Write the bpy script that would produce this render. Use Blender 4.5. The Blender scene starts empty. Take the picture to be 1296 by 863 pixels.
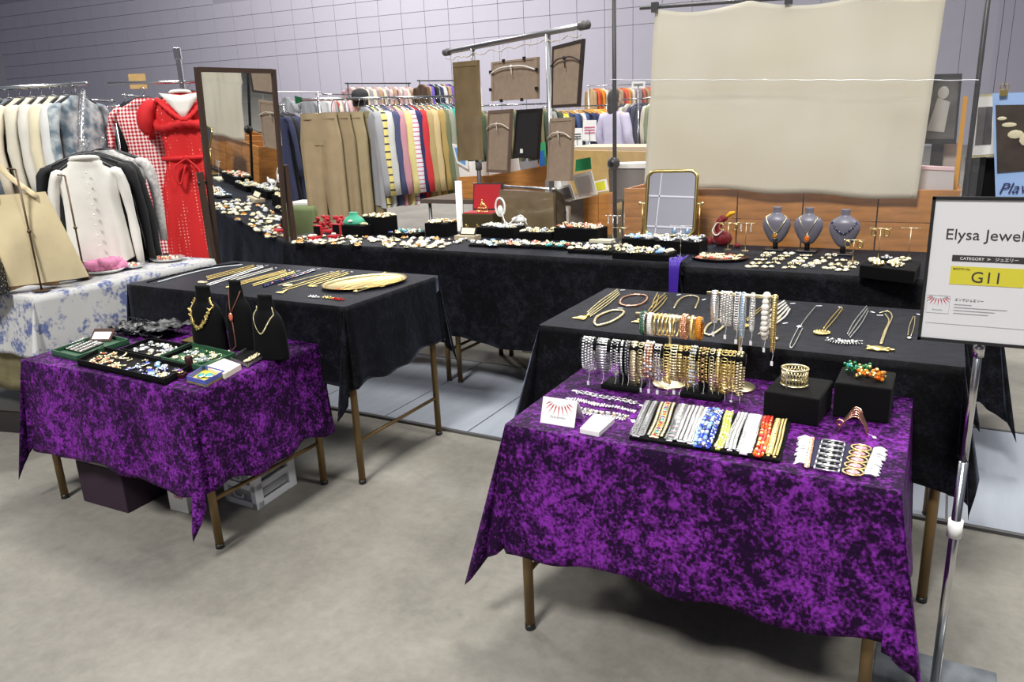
import bpy, math, random
from mathutils import Vector, Matrix
random.seed(7)
S = bpy.context.scene
COL = S.collection
R = math.radians
PI = math.pi

# ------------------------------------------------------------------ camera
FPX, YAW, PITCH, ROLL, CH = 967.94, -.5183, .2807, -.0432, 1.3289
_f = Vector((math.sin(YAW)*math.cos(PITCH), math.cos(YAW)*math.cos(PITCH), -math.sin(PITCH)))
_r0 = Vector((math.cos(YAW), -math.sin(YAW), 0))
_u0 = _r0.cross(_f)
_r = _r0*math.cos(ROLL) + _u0*math.sin(ROLL)
_u = -_r0*math.sin(ROLL) + _u0*math.cos(ROLL)
cam = bpy.data.objects.new('camera', bpy.data.cameras.new('camera'))
COL.objects.link(cam)
mw = Matrix((( _r.x, _u.x, -_f.x, 0), (_r.y, _u.y, -_f.y, 0), (_r.z, _u.z, -_f.z, CH), (0, 0, 0, 1)))
cam.matrix_world = mw
cam.data.sensor_width = 36
cam.data.lens = FPX/1296*36
cam.data.clip_end = 200
S.camera = cam

# ------------------------------------------------------------------ world, lamps, exposure
S.view_settings.view_transform = 'Standard'
S.view_settings.look = 'None'
S.view_settings.gamma = 1
S.view_settings.use_curve_mapping = False
S.view_settings.exposure = 0.0
w = bpy.data.worlds.new('hall_air'); S.world = w; w.use_nodes = True
w.node_tree.nodes['Background'].inputs[0].default_value = (.78, .85, 1, 1)
w.node_tree.nodes['Background'].inputs[1].default_value = .28
def area(name, loc, sx, sy, power, col=(1, .97, .92), aim=(0, 0, 0)):
    l = bpy.data.lights.new(name, 'AREA'); l.shape = 'RECTANGLE'; l.size = sx; l.size_y = sy
    l.energy = power; l.color = col
    o = bpy.data.objects.new(name, l); COL.objects.link(o); o.location = loc
    o.rotation_euler = (Vector(aim)-Vector(loc)).to_track_quat('-Z', 'Y').to_euler()
area('hall_or_fill_lamp', (-1.0, 5.2, 8.5), 1.6, 1.6, 440, aim=(-1.2, 2.6, 0))
area('hall_or_fill_lamp', (-8.5, 5.0, 8.5), 1.6, 1.6, 420, aim=(-6.5, 5, 0))
area('hall_or_fill_lamp', (5.5, 2.5, 8.5), 1.6, 1.6, 380, aim=(2.5, 2.5, 0))
area('hall_or_fill_lamp', (-1.0, -4.6, 9.0), 1.8, 1.8, 1280, (1, .98, .95), aim=(-1.2, 3.0, 0))  # fill lamp behind the camera, strengthened to brighten camera-facing sides
area('hall_or_fill_lamp', (-2.0, -9.5, 8), 5, 2, 330, aim=(-2, -14, 4))  # added lamp, brightens the unseen front wall that the table mirror reflects
area('hall_or_fill_lamp', (-4.0, 13.0, 8.5), 2, 2, 700, aim=(-4, 12, 0))
area('hall_or_fill_lamp', (-12.0, 13.0, 8.5), 2, 2, 700, aim=(-12, 12, 0))
area('hall_or_fill_lamp', (5.0, 13.0, 8.5), 2, 2, 500, aim=(4, 12, 0))
area('hall_or_fill_lamp', (-17.0, 16.0, 11), 9, 6, 2500, aim=(-17, 27, 4.5))  # added wash lamp, brightens the back wall only

# ------------------------------------------------------------------ picks: a pixel of the photo on a real plane
def ray(u, v): return _f + _r*((u-648)/FPX) + _u*((431.5-v)/FPX)
def on(u, v, z=0):
    d = ray(u, v); return Vector((0, 0, CH)) + d*((z-CH)/d.z)
def onY(u, v, Y):
    d = ray(u, v); return Vector((0, 0, CH)) + d*(Y/d.y)
def onX(u, v, X):
    d = ray(u, v); return Vector((0, 0, CH)) + d*(X/d.x)
def onN(u, v, p0, n):                    # on a vertical plane through p0 with normal n
    d = ray(u, v); o = Vector((0, 0, CH)); return o + d*((Vector(p0)-o).dot(n)/d.dot(n))

# ------------------------------------------------------------------ materials
def L(r, g, b):
    f = lambda x: (x/255/12.92) if x/255 <= .04045 else ((x/255+.055)/1.055)**2.4
    return (f(r), f(g), f(b), 1)
MC = {}
def mat(name, col, rough=.6, metal=0, sheen=0, noise=0, nscale=20, bump=0, bscale=60, coat=0, trans=0, spec=None, sheentint=None, col2=None, srough=.35, detail=4, stretch=None):
    if name in MC: return MC[name]
    m = bpy.data.materials.new(name); m.use_nodes = True; MC[name] = m
    nt = m.node_tree; b = nt.nodes['Principled BSDF']
    b.inputs['Base Color'].default_value = col; b.inputs['Roughness'].default_value = rough
    b.inputs['Metallic'].default_value = metal; b.inputs['Sheen Weight'].default_value = sheen
    b.inputs['Sheen Roughness'].default_value = srough
    if sheentint: b.inputs['Sheen Tint'].default_value = sheentint
    b.inputs['Coat Weight'].default_value = coat; b.inputs['Transmission Weight'].default_value = trans
    if spec is not None: b.inputs['Specular IOR Level'].default_value = spec
    if noise or bump:
        tc = nt.nodes.new('ShaderNodeTexCoord'); mp = nt.nodes.new('ShaderNodeMapping')
        nt.links.new(tc.outputs['Object'], mp.inputs[0])
        if stretch: mp.inputs['Scale'].default_value = stretch
    if noise:
        n = nt.nodes.new('ShaderNodeTexNoise'); n.inputs['Scale'].default_value = nscale; n.inputs['Detail'].default_value = detail
        nt.links.new(mp.outputs[0], n.inputs['Vector'])
        r = nt.nodes.new('ShaderNodeValToRGB'); nt.links.new(n.outputs[0], r.inputs[0])
        c2 = col2 or tuple(list(x*(1-noise) for x in col[:3])+[1])
        r.color_ramp.elements[0].position = .35; r.color_ramp.elements[1].position = .68
        r.color_ramp.elements[0].color = c2; r.color_ramp.elements[1].color = col
        nt.links.new(r.outputs[0], b.inputs['Base Color'])
    if bump:
        n2 = nt.nodes.new('ShaderNodeTexNoise'); n2.inputs['Scale'].default_value = bscale; n2.inputs['Detail'].default_value = 3
        nt.links.new(mp.outputs[0], n2.inputs['Vector'])
        bp = nt.nodes.new('ShaderNodeBump'); bp.inputs['Strength'].default_value = bump; bp.inputs['Distance'].default_value = .02
        nt.links.new(n2.outputs[0], bp.inputs['Height']); nt.links.new(bp.outputs[0], b.inputs['Normal'])
    return m

def crushed(name, dark, bright, sheen, tint, scale=9, rough=.5, p0=.42, p1=.66, bump=.5, ss=.4):
    m = bpy.data.materials.new(name); m.use_nodes = True; MC[name] = m
    nt = m.node_tree; b = nt.nodes['Principled BSDF']; N = nt.nodes.new; Lk = nt.links.new
    tc = N('ShaderNodeTexCoord')
    n1 = N('ShaderNodeTexNoise'); n1.inputs['Scale'].default_value = scale; n1.inputs['Detail'].default_value = 7; n1.inputs['Roughness'].default_value = .78; n1.inputs['Distortion'].default_value = .15
    Lk(tc.outputs['Object'], n1.inputs['Vector'])
    n2 = N('ShaderNodeTexNoise'); n2.inputs['Scale'].default_value = scale*.2; n2.inputs['Detail'].default_value = 2
    Lk(tc.outputs['Object'], n2.inputs['Vector'])
    a = N('ShaderNodeMath'); a.operation = 'MULTIPLY_ADD'; Lk(n2.outputs[0], a.inputs[0]); a.inputs[1].default_value = .3; 
    a2 = N('ShaderNodeMath'); a2.operation = 'MULTIPLY'; Lk(n1.outputs[0], a2.inputs[0]); a2.inputs[1].default_value = .8
    Lk(a2.outputs[0], a.inputs[2])
    n3 = N('ShaderNodeTexNoise'); n3.inputs['Scale'].default_value = 120; n3.inputs['Detail'].default_value = 2; Lk(tc.outputs['Object'], n3.inputs['Vector'])
    a3 = N('ShaderNodeMath'); a3.operation = 'MULTIPLY_ADD'; Lk(n3.outputs[0], a3.inputs[0]); a3.inputs[1].default_value = .35; Lk(a.outputs[0], a3.inputs[2])
    r = N('ShaderNodeValToRGB'); Lk(a3.outputs[0], r.inputs[0])
    em = r.color_ramp.elements.new(p0+(p1-p0)*.45); em.color = tuple(x*.35+y*.4 for x, y in zip(bright, dark))[:3]+(1,)
    els = r.color_ramp.elements
    els[0].position = p0; els[0].color = dark
    els[2].position = p1; els[2].color = bright
    Lk(r.outputs[0], b.inputs['Base Color'])
    b.inputs['Roughness'].default_value = rough; b.inputs['Sheen Weight'].default_value = sheen
    b.inputs['Sheen Roughness'].default_value = ss; b.inputs['Sheen Tint'].default_value = tint
    b.inputs['Specular IOR Level'].default_value = .12
    bp = N('ShaderNodeBump'); bp.inputs['Strength'].default_value = bump; bp.inputs['Distance'].default_value = .015
    Lk(n1.outputs[0], bp.inputs['Height']); Lk(bp.outputs[0], b.inputs['Normal'])
    return m
purple = crushed('purple_crushed_velvet', (.011, .0006, .020, 1), (.23, .026, .36, 1), 0.05, (.75, .25, 1, 1), 30, p0=.675, p1=.86)
blackv = crushed('black_crushed_velvet', (.0015, .0015, .002, 1), (.010, .0105, .016, 1), .34, (.60, .68, .95, 1), 22, rough=.55, p0=.68, p1=.84, bump=.4, ss=.3)
blackf = mat('black_velour', (.002, .002, .0025, 1), .8, sheen=.04, spec=.15)
gold = mat('gold', (.95, .74, .30, 1), .3, 1)
palegold = mat('pale_gold', (.95, .84, .52, 1), .33, 1)
silver = mat('silver', (.92, .92, .91, 1), .3, 1)
dsilver = mat('dark_silver', (.38, .38, .38, 1), .3, 1)
rosegold = mat('rose_gold', (.85, .5, .34, 1), .28, 1)
chrome = mat('chrome', (.62, .62, .63, 1), .18, 1)
steel = mat('steel_tube', (.40, .40, .41, 1), .35, 1)
bronze = mat('bronze_leg', L(122, 98, 60), .42, .35)
brass = mat('brass', (.55, .43, .17, 1), .3, 1)
white = mat('white_paper', L(240, 240, 236), .6)
cream = mat('cream_stone', L(236, 228, 200), .3, coat=.4)
pearl = mat('pearl', L(238, 234, 224), .18, coat=.7)
redm = mat('red_velvet', L(180, 12, 30), .6, sheen=.5)
black = mat('black_plastic', (.012, .012, .013, 1), .4)
wood = mat('brown_wood', L(206, 140, 72), .5, noise=.38, nscale=5, stretch=(1, 1, 7), detail=6)
kraft = mat('kraft_board', L(158, 138, 118), .8, noise=.15, nscale=30)
rope = mat('string', L(205, 195, 180), .8)
tagm = mat('tag_card', L(235, 235, 240), .5)
clearp = None
def gem(name, rgb, r=.12): return mat(name, L(*rgb), r, coat=.6)
G = dict(white=pearl, cream=cream, gold=palegold, silver=silver, blue=gem('blue_stone', (40, 66, 190)), lblue=gem('pale_blue_stone', (140, 185, 225)),
         navy=gem('navy_stone', (24, 30, 80)), lime=gem('lime_bead', (190, 205, 90)), red=gem('red_stone', (190, 34, 20)), orange=gem('orange_stone', (235, 105, 20)),
         green=gem('green_stone', (16, 110, 60)), teal=gem('turquoise_stone', (70, 170, 165)), purple=gem('violet_stone', (120, 80, 160)), black=gem('black_stone', (14, 14, 16)),
         pink=gem('pink_stone', (226, 160, 170)), amber=gem('amber_stone', (212, 130, 24)), clear=mat('crystal', (.9, .93, .95, 1), .08, trans=.5, coat=.5),
         coral=gem('coral_stone', (215, 110, 85)), pale=gem('pale_grey_stone', (200, 205, 210)))

# ------------------------------------------------------------------ mesh builder
class M:
    def __init__(s): s.v = []; s.f = []; s.m = []; s.mi = 0
    def q(s, pts, faces, mi=None):
        b = len(s.v); s.v += [tuple(p) for p in pts]; mi = s.mi if mi is None else mi
        for f in faces: s.f.append([b+i for i in f]); s.m.append(mi)
        return s
    def box(s, c, sz, rz=0, mi=None):
        c = Vector(c); h = Vector(sz)/2; ca, sa = math.cos(rz), math.sin(rz)
        return s.axbox(c, Vector((ca, sa, 0)), Vector((-sa, ca, 0)), Vector((0, 0, 1)), h, mi)
    def axbox(s, c, t, n, u, h, mi=None):
        p = [Vector(c)+t*(h[0]*a)+n*(h[1]*b)+u*(h[2]*d) for d in (-1, 1) for a, b in ((-1, -1), (1, -1), (1, 1), (-1, 1))]
        return s.q(p, [(3, 2, 1, 0), (4, 5, 6, 7), (0, 1, 5, 4), (1, 2, 6, 5), (2, 3, 7, 6), (3, 0, 4, 7)], mi)
    def tube(s, path, r, n=6, closed=False, mi=None, flat=1):
        path = [Vector(p) for p in path]; k = len(path)
        rs = r if isinstance(r, (list, tuple)) else [r]*k
        pts = []; prev = None
        for i in range(k):
            a = path[(i-1) % k] if (closed or i) else path[i]
            b = path[(i+1) % k] if (closed or i < k-1) else path[i]
            t = (b-a)
            t = t.normalized() if t.length > 1e-9 else Vector((0, 0, 1))
            if prev is None:
                x = t.orthogonal().normalized() if abs(t.z) > .9 else t.cross(Vector((0, 0, 1))).normalized()
            else:
                x = (prev - t*prev.dot(t)); x = x.normalized() if x.length > 1e-6 else t.orthogonal().normalized()
            prev = x; y = t.cross(x)
            for j in range(n):
                a_ = 2*PI*j/n
                pts.append(path[i]+x*(rs[i]*math.cos(a_))+y*(rs[i]*math.sin(a_)*flat))
        fs = []
        for i in range(k if closed else k-1):
            for j in range(n):
                a0 = i*n; b0 = ((i+1) % k)*n
                fs.append((a0+j, a0+(j+1) % n, b0+(j+1) % n, b0+j))
        if not closed: fs += [tuple(range(n-1, -1, -1)), tuple((k-1)*n+j for j in range(n))]
        return s.q(pts, fs, mi)
    def cyl(s, a, b, r, n=12, mi=None): return s.tube([a, b], r, n, mi=mi)
    def ball(s, c, r, seg=8, rg=5, mi=None, ax=None):
        c = Vector(c); r = r if isinstance(r, (tuple, list)) else (r, r, r)
        X, Y, Z = ax or (Vector((1, 0, 0)), Vector((0, 1, 0)), Vector((0, 0, 1)))
        pts = [c+Z*r[2]]
        for i in range(1, rg):
            p = PI*i/rg
            for j in range(seg):
                a = 2*PI*j/seg
                pts.append(c+X*(r[0]*math.sin(p)*math.cos(a))+Y*(r[1]*math.sin(p)*math.sin(a))+Z*(r[2]*math.cos(p)))
        pts.append(c-Z*r[2]); fs = []
        for j in range(seg):
            fs.append((0, 1+j, 1+(j+1) % seg)); e = len(pts)-1; o = 1+(rg-2)*seg
            fs.append((e, o+(j+1) % seg, o+j))
            for i in range(rg-2):
                a0 = 1+i*seg; b0 = a0+seg
                fs.append((a0+j, b0+j, b0+(j+1) % seg, a0+(j+1) % seg))
        return s.q(pts, fs, mi)
    def ring(s, c, rt, rs, th, n=12, m=5, ax=None, mi=None):
        X, Y, Z = ax or (Vector((1, 0, 0)), Vector((0, 1, 0)), Vector((0, 0, 1)))
        return s.tube([Vector(c)+X*(rt*math.cos(2*PI*i/n))+Y*(rs*math.sin(2*PI*i/n)) for i in range(n)], th, m, closed=True, mi=mi)
    def lathe(s, c, prof, n=20, mi=None, sx=1, sy=1, cap=True, rz=0):
        c = Vector(c); pts = []
        for r, z in prof:
            for j in range(n):
                a = 2*PI*j/n; x, y = r*sx*math.cos(a), r*sy*math.sin(a)
                pts.append(c+Vector((x*math.cos(rz)-y*math.sin(rz), x*math.sin(rz)+y*math.cos(rz), z)))
        fs = [(i*n+j, i*n+(j+1) % n, (i+1)*n+(j+1) % n, (i+1)*n+j) for i in range(len(prof)-1) for j in range(n)]
        if cap: fs += [tuple(range(n-1, -1, -1)), tuple((len(prof)-1)*n+j for j in range(n))]
        return s.q(pts, fs, mi)
    def prism(s, poly, d, mi=None):       # poly: list of 3D points, d: extrusion vector
        n = len(poly); poly = [Vector(p) for p in poly]; d = Vector(d)
        return s.q(poly+[p+d for p in poly], [tuple(range(n-1, -1, -1)), tuple(range(n, 2*n))]+[(i, (i+1) % n, n+(i+1) % n, n+i) for i in range(n)], mi)
    def grid(s, P, mi=None, flip=False):
        r, c = len(P), len(P[0]); pts = [p for row in P for p in row]
        fs = [((i*c+j, i*c+j+1, (i+1)*c+j+1, (i+1)*c+j) if not flip else (i*c+j, (i+1)*c+j, (i+1)*c+j+1, i*c+j+1)) for i in range(r-1) for j in range(c-1)]
        return s.q(pts, fs, mi)
    def mesh(s, name, mats, smooth, off=(0, 0, 0)):
        me = bpy.data.meshes.new(name)
        ox, oy, oz = off
        me.from_pydata([(x-ox, y-oy, z-oz) for x, y, z in s.v], [], s.f)
        for m_ in mats: me.materials.append(m_)
        if len(mats) > 1: me.polygons.foreach_set('material_index', s.m)
        if smooth: me.polygons.foreach_set('use_smooth', [True]*len(s.f))
        me.update(); return me
    def bottom(s):
        xs = [p[0] for p in s.v]; ys = [p[1] for p in s.v]; zs = [p[2] for p in s.v]
        return Vector(((min(xs)+max(xs))/2, (min(ys)+max(ys))/2, min(zs)))

def wloc(o):
    p = Vector(o.location)
    while o.parent: o = o.parent; p += Vector(o.location)
    return p
def tag(o, label=None, cat=None, group=None, kind=None):
    if label: o['label'] = label
    if cat: o['category'] = cat
    if group: o['group'] = group
    if kind: o['kind'] = kind
    return o
def obj(name, m, mats, parent=None, smooth=False, label=None, cat=None, group=None, kind=None, bevel=0, local=False, solid=0):
    if not isinstance(mats, (list, tuple)): mats = [mats]
    loc = Vector((0, 0, 0)) if local else m.bottom()
    me = m.mesh(name, mats, smooth, loc)
    o = bpy.data.objects.new(name, me); COL.objects.link(o)
    if parent:
        o.parent = parent; o.location = Vector((0, 0, 0)) if local else loc-wloc(parent)
    else: o.location = loc
    if bevel:
        b = o.modifiers.new('b', 'BEVEL'); b.width = bevel; b.segments = 2; b.limit_method = 'ANGLE'
    if solid:
        b = o.modifiers.new('s', 'SOLIDIFY'); b.thickness = solid; b.offset = 0
    return tag(o, label, cat, group, kind)
def thing(name, label, cat, loc, group=None):
    o = bpy.data.objects.new(name, None); COL.objects.link(o); o.location = loc; o.empty_display_size = .05
    return tag(o, label, cat, group)
def dup(root, loc=None, rz=None, label=None, group=None):
    r = root.copy(); COL.objects.link(r)
    if loc is not None: r.location = loc
    if rz is not None: r.rotation_euler = (0, 0, rz)
    if label: r['label'] = label
    if group: r['group'] = group
    for ch in list(root.children):
        c = ch.copy(); COL.objects.link(c); c.parent = r
        for g in ch.children:
            d = g.copy(); COL.objects.link(d); d.parent = c
    return r
def text(name, s, size, loc, rot, m, parent, align='CENTER', ext=.0002, shear=0):
    c = bpy.data.curves.new(name, 'FONT'); c.body = s; c.size = size; c.align_x = align; c.extrude = ext; c.resolution_u = 3; c.shear = shear
    c.materials.append(m)
    o = bpy.data.objects.new(name, c); COL.objects.link(o)
    me = bpy.data.meshes.new_from_object(o); bpy.data.objects.remove(o)
    me.materials.clear(); me.materials.append(m)
    o = bpy.data.objects.new(name, me); COL.objects.link(o)
    if parent: o.parent = parent; o.location = Vector(loc)-wloc(parent)
    else: o.location = loc
    o.rotation_euler = rot
    return o
# ------------------------------------------------------------------ the hall
fm = bpy.data.materials.new('concrete_floor'); fm.use_nodes = True
nt = fm.node_tree; b = nt.nodes['Principled BSDF']; N = nt.nodes.new; Lk = nt.links.new
tc = N('ShaderNodeTexCoord')
a1 = N('ShaderNodeTexNoise'); a1.inputs['Scale'].default_value = 1.3; a1.inputs['Detail'].default_value = 9; a1.inputs['Roughness'].default_value = .62; a1.inputs['Distortion'].default_value = .4
a2 = N('ShaderNodeTexNoise'); a2.inputs['Scale'].default_value = 26; a2.inputs['Detail'].default_value = 6; a2.inputs['Roughness'].default_value = .7
a3 = N('ShaderNodeTexNoise'); a3.inputs['Scale'].default_value = 8; a3.inputs['Detail'].default_value = 3
for a in (a1, a2, a3): Lk(tc.outputs['Object'], a.inputs['Vector'])
r1 = N('ShaderNodeValToRGB'); Lk(a1.outputs[0], r1.inputs[0])
r1.color_ramp.elements[0].position = .3; r1.color_ramp.elements[0].color = L(120, 117, 110)
r1.color_ramp.elements[1].position = .7; r1.color_ramp.elements[1].color = L(150, 146, 136)
r2 = N('ShaderNodeValToRGB'); Lk(a2.outputs[0], r2.inputs[0])
r2.color_ramp.elements[0].position = .3; r2.color_ramp.elements[0].color = (.72, .72, .72, 1); r2.color_ramp.elements[1].position = .7
mx = N('ShaderNodeMixRGB'); mx.blend_type = 'MULTIPLY'; mx.inputs[0].default_value = .8; Lk(r1.outputs[0], mx.inputs[1]); Lk(r2.outputs[0], mx.inputs[2])
r3 = N('ShaderNodeValToRGB'); Lk(a3.outputs[0], r3.inputs[0]); r3.color_ramp.elements[0].position = .74; r3.color_ramp.elements[0].color = (1, 1, 1, 1)
r3.color_ramp.elements[1].position = .80; r3.color_ramp.elements[1].color = (.6, .58, .55, 1)
m2 = N('ShaderNodeMixRGB'); m2.blend_type = 'MULTIPLY'; m2.inputs[0].default_value = .8; Lk(mx.outputs[0], m2.inputs[1]); Lk(r3.outputs[0], m2.inputs[2])
Lk(m2.outputs[0], b.inputs['Base Color']); b.inputs['Roughness'].default_value = .48; b.inputs['Specular IOR Level'].default_value = .3
bp = N('ShaderNodeBump'); bp.inputs['Strength'].default_value = .12; Lk(a2.outputs[0], bp.inputs['Height']); Lk(bp.outputs[0], b.inputs['Normal'])
fl = obj('floor', M().box((-4, 12, -.05), (70, 60, .1)), fm, kind='structure')
# the utility duct in the floor, closed by painted cover planks
pm = mat('grey_painted_cover', L(150, 156, 166), .5, noise=.12, nscale=3, stretch=(6, 1, 1))
for i in range(17):
    x = -5.0+i*.4645
    obj('plank', M().box((x+.232, 3.08, .004), (.457, .885, .012)), pm, fl)
tm = mat('duct_edge', L(92, 92, 92), .5, .4)
for y in (2.625, 3.535): obj('trim_strip', M().box((-1.2, y, .004), (8.6, .014, .014)), tm, fl)

wm = mat('lilac_grey_panel', L(176, 173, 188), .75, noise=.03, nscale=2)
wdir = Vector((.992, .127, 0)).normalized(); wn = Vector((wdir.y, -wdir.x, 0))
W0 = Vector((-4.0, 27.5, 0))
jm = mat('panel_joint', L(154, 151, 164), .8)
wall = obj('wall_back', M().axbox(W0+Vector((0, 0, 6))-wn*.2, wdir, -wn, Vector((0, 0, 1)), (48, .1, 6)), jm, kind='structure')
pw = 1.0
ctop = [4.3+.56*k for k in range(7)]
pmesh = {}
def wpanel(i, z0, z1):
    k = round(z1-z0, 2)
    if k not in pmesh: pmesh[k] = M().axbox((0, 0, 0), wdir, -wn, Vector((0, 0, 1)), (pw/2-.008, .03, (z1-z0)/2-.008)).mesh('wall_panel', [wm], False)
    o = bpy.data.objects.new('wall_panel', pmesh[k]); COL.objects.link(o); o.parent = wall
    o.location = W0+wdir*((i+.5)*pw)-wn*.08+Vector((0, 0, (z0+z1)/2))-wall.location
pL = onN(9, 100, W0, wn); pL.z = 0
lo = int(math.floor((pL-W0).dot(wdir)/pw)); hi = lo+50
for i in range(lo, hi):
    wpanel(i, 0, 4.3)
    for z0, z1 in list(zip(ctop[:-1], ctop[1:]))[:(6 if i-lo < 14 else 4 if i-lo < 32 else 2)]: wpanel(i, z0, z1)
side = mat('grey_wall', L(150, 148, 158), .8)
obj('wall_left', M().axbox(pL+wn*20+Vector((0, 0, 6))-wdir*.3, wdir, wn, Vector((0, 0, 1)), (.2, 22, 6)), side, kind='structure')
obj('wall_right', M().box((24, 5, 6), (.2, 60, 12)), side, kind='structure')
obj('wall_front', M().box((-4, -14, 6), (60, .2, 12)), side, kind='structure')
for k in range(40):
    for j in range(1): pass
jo = M()
for k in range(30): jo.box((-27+k*1.8, -13.88, 6), (.03, .02, 12))
for k in range(14): jo.box((-4, -13.88, .9*k), (60, .02, .05))
obj('trim_1', jo, mat('wall_rail_light', L(205, 203, 214), .6), kind='structure')

# ------------------------------------------------------------------ tables and their cloths
TB = dict(A=(-.892, 1.536, .866, .55, .44, .596), B=(-1.085, 2.109, 1.161, .56, .25, .690), C=(-3.392, 3.187, 2.427, .585, -.87, .709),
          D=(-.956, 3.161, 1.137, .585, 0, .696), E=(-3.061, 2.037, 1.217, .566, -.23, .708), F=(-2.878, 1.451, .902, .552, .4, .559))
def tpt(k, a, b_, z):
    x0, y0, wd, dp, yw, h = TB[k]; c, s = math.cos(R(yw)), math.sin(R(yw))
    return Vector((x0+c*a-s*b_, y0+s*a+c*b_, z))
legm = bronze
def table(k, label, a0=0, a1=None, feet=None):
    x0, y0, wd, dp, yw, h = TB[k]; a1 = wd if a1 is None else a1
    t = thing('folding_table', label, 'table', tpt(k, (a0+a1)/2, dp/2, 0))
    c = tpt(k, (a0+a1)/2, dp/2, h-.022)
    obj('table_top', M().box(c, (a1-a0-.016, dp-.016, .028), R(yw)), mat('table_board', L(90, 80, 70), .6), t)
    ins = .022
    for a in (a0+ins, a1-ins):
        pp = []
        for b_ in (ins, dp-ins):
            m = M(); m.cyl(tpt(k, a, b_, .012), tpt(k, a, b_, h-.036), .0135, 14)
            lg = obj('leg', m, legm, t, True)
            m = M(); m.cyl(tpt(k, a, b_, 0), tpt(k, a, b_, .016), .0145, 12); obj('rubber_foot', m, black, lg, True)
        m = M(); m.cyl(tpt(k, a, ins, .175), tpt(k, a, dp-ins, .175), .0075, 10); obj('crossbar', m, legm, t, True)
    m = M(); m.cyl(tpt(k, a0+ins, dp/2, h-.06), tpt(k, a1-ins, dp/2, h-.06), .007, 8); obj('stretcher', m, legm, t, True)
    return t
def drape(k, label, m_, drops, flaps, seed=1, cat='tablecloth', rip=.012, flapang=14, freq=16, alt=None):
    """cloth over table k; drops = (front0, front1, right0, right1, back0, back1, left0, left1); flaps: 4 corner fold directions (degrees)"""
    x0, y0, wd, dp, yw, h = TB[k]; rnd = random.Random(seed); g = .006
    cs = [(-g, -g), (wd+g, -g), (wd+g, dp+g), (-g, dp+g)]
    outs = [(0, -1), (1, 0), (0, 1), (-1, 0)]
    V = 16; ring = []   # each entry: function v->local point
    ph = [rnd.uniform(0, 6) for _ in range(8)]
    for sidx in range(4):
        p, q = cs[sidx], cs[(sidx+1) % 4]; o = outs[sidx]; d0, d1 = drops[2*sidx], drops[2*sidx+1]
        ln = math.hypot(q[0]-p[0], q[1]-p[1]); n = max(6, int(ln/.028))
        for i in range(n+1):
            f = i/n; x, y = p[0]+(q[0]-p[0])*f, p[1]+(q[1]-p[1])*f; d = d0+(d1-d0)*f
            d *= 1+.035*math.sin(f*9+ph[sidx])+.02*math.sin(f*21+ph[sidx+4])
            wob = math.sin(f*ln*freq+ph[sidx])*.6+math.sin(f*ln*freq*2.3+ph[sidx+4])*.4
            def fn(v, x=x, y=y, o=o, d=d, wob=wob, f=f):
                s = v*d; off = .004+s*.05+rip*wob*(v**1.4)*min(1, 5*f, 5*(1-f)+.0)+rip*.8*(v**1.3)
                return (x+o[0]*off, y+o[1]*off, h+.003-s - (0 if v > 0 else 0))
            ring.append(fn)
        # corner fan between this side's end and the next side's start
        ci = (sidx+1) % 4; cx, cy = cs[ci]; da, db = drops[2*sidx+1], drops[(2*sidx+2) % 8]
        o2 = outs[ci]; fa = R(flaps[ci]); fd = (math.cos(fa), math.sin(fa)); KN = 12
        for j in range(1, KN):
            t = j/KN; phi = t*PI/2
            # along the first side's cloth the extent is da; along the second, db
            rho = min(da/max(math.cos(phi), 1e-4), db/max(math.sin(phi), 1e-4))
            # reach of cloth past the corner: x excess = db direction, y excess = da direction
            al = R(flapang)*(1-abs(2*t-1))**.8
            wv = math.sin(t*PI*5+ph[ci])*.010
            def fn(v, cx=cx, cy=cy, rho=rho, al=al, fd=fd, t=t, wv=wv, o=outs[sidx], o2=o2):
                s = v*rho; out = s*math.sin(al)+s*.05+.004
                ox = (o[0]*(1-t)+o2[0]*t)*.8; oy = (o[1]*(1-t)+o2[1]*t)*.8
                bl = min(1, al/R(flapang)*1.2)
                px = cx+(fd[0]*bl+ox*(1-bl)*1)*out - fd[1]*wv*v*2
                py = cy+(fd[1]*bl+oy*(1-bl)*1)*out + fd[0]*wv*v*2
                return (px, py, h+.003-s*math.cos(al))
            ring.append(fn)
    K = len(ring); pts = []
    for i in range(V+1):
        v = i/V
        for fn in ring:
            x, y, z = fn(v)
            if i == 0: z = h+.006
            z = max(z, .006)
            c, s = math.cos(R(yw)), math.sin(R(yw)); pts.append((x0+c*x-s*y, y0+s*x+c*y, z))
    fs = [(i*K+(j+1) % K, i*K+j, (i+1)*K+j, (i+1)*K+(j+1) % K) for i in range(V) for j in range(K)]
    fs.append(tuple(range(K)))
    m = M().q(pts, fs); o = obj('tablecloth', m, m_, smooth=False, label=label, cat=cat, solid=.0012)
    for p in o.data.polygons: p.use_smooth = p.index != len(fs)-1
    return o
table('A', 'small bronze-legged folding table under the purple cloth at the right front')
table('B', 'bronze-legged folding table under the black cloth behind the right purple table')
table('C', 'left of the two back folding tables under the long black cloth', 0, 1.2)
table('C', 'right of the two back folding tables under the long black cloth', 1.227, 2.427)
table('D', 'folding table under the black cloth with the three grey busts')
table('E', 'bronze-legged folding table under the black cloth behind the left purple table')
table('F', 'small bronze-legged folding table under the purple cloth at the left front')
drape('A', 'purple crushed velvet cloth over the right front table', purple, (.335, .335, .36, .36, .03, .03, .40, .35), (200, -40, 40, 150), 3, flapang=13, rip=.016)
drape('B', 'black crushed velvet cloth over the table of necklaces at the right', blackv, (.30, .33, .22, .30, .3, .3, .36, .33), (215, -50, 40, 140), 5, flapang=14, rip=.008)
drape('C', 'long black velvet cloth over the back row of trays', blackv, (.44, .44, .03, .03, .4, .4, .44, .44), (250, -70, 70, 130), 8, flapang=8, rip=.016)
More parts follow.
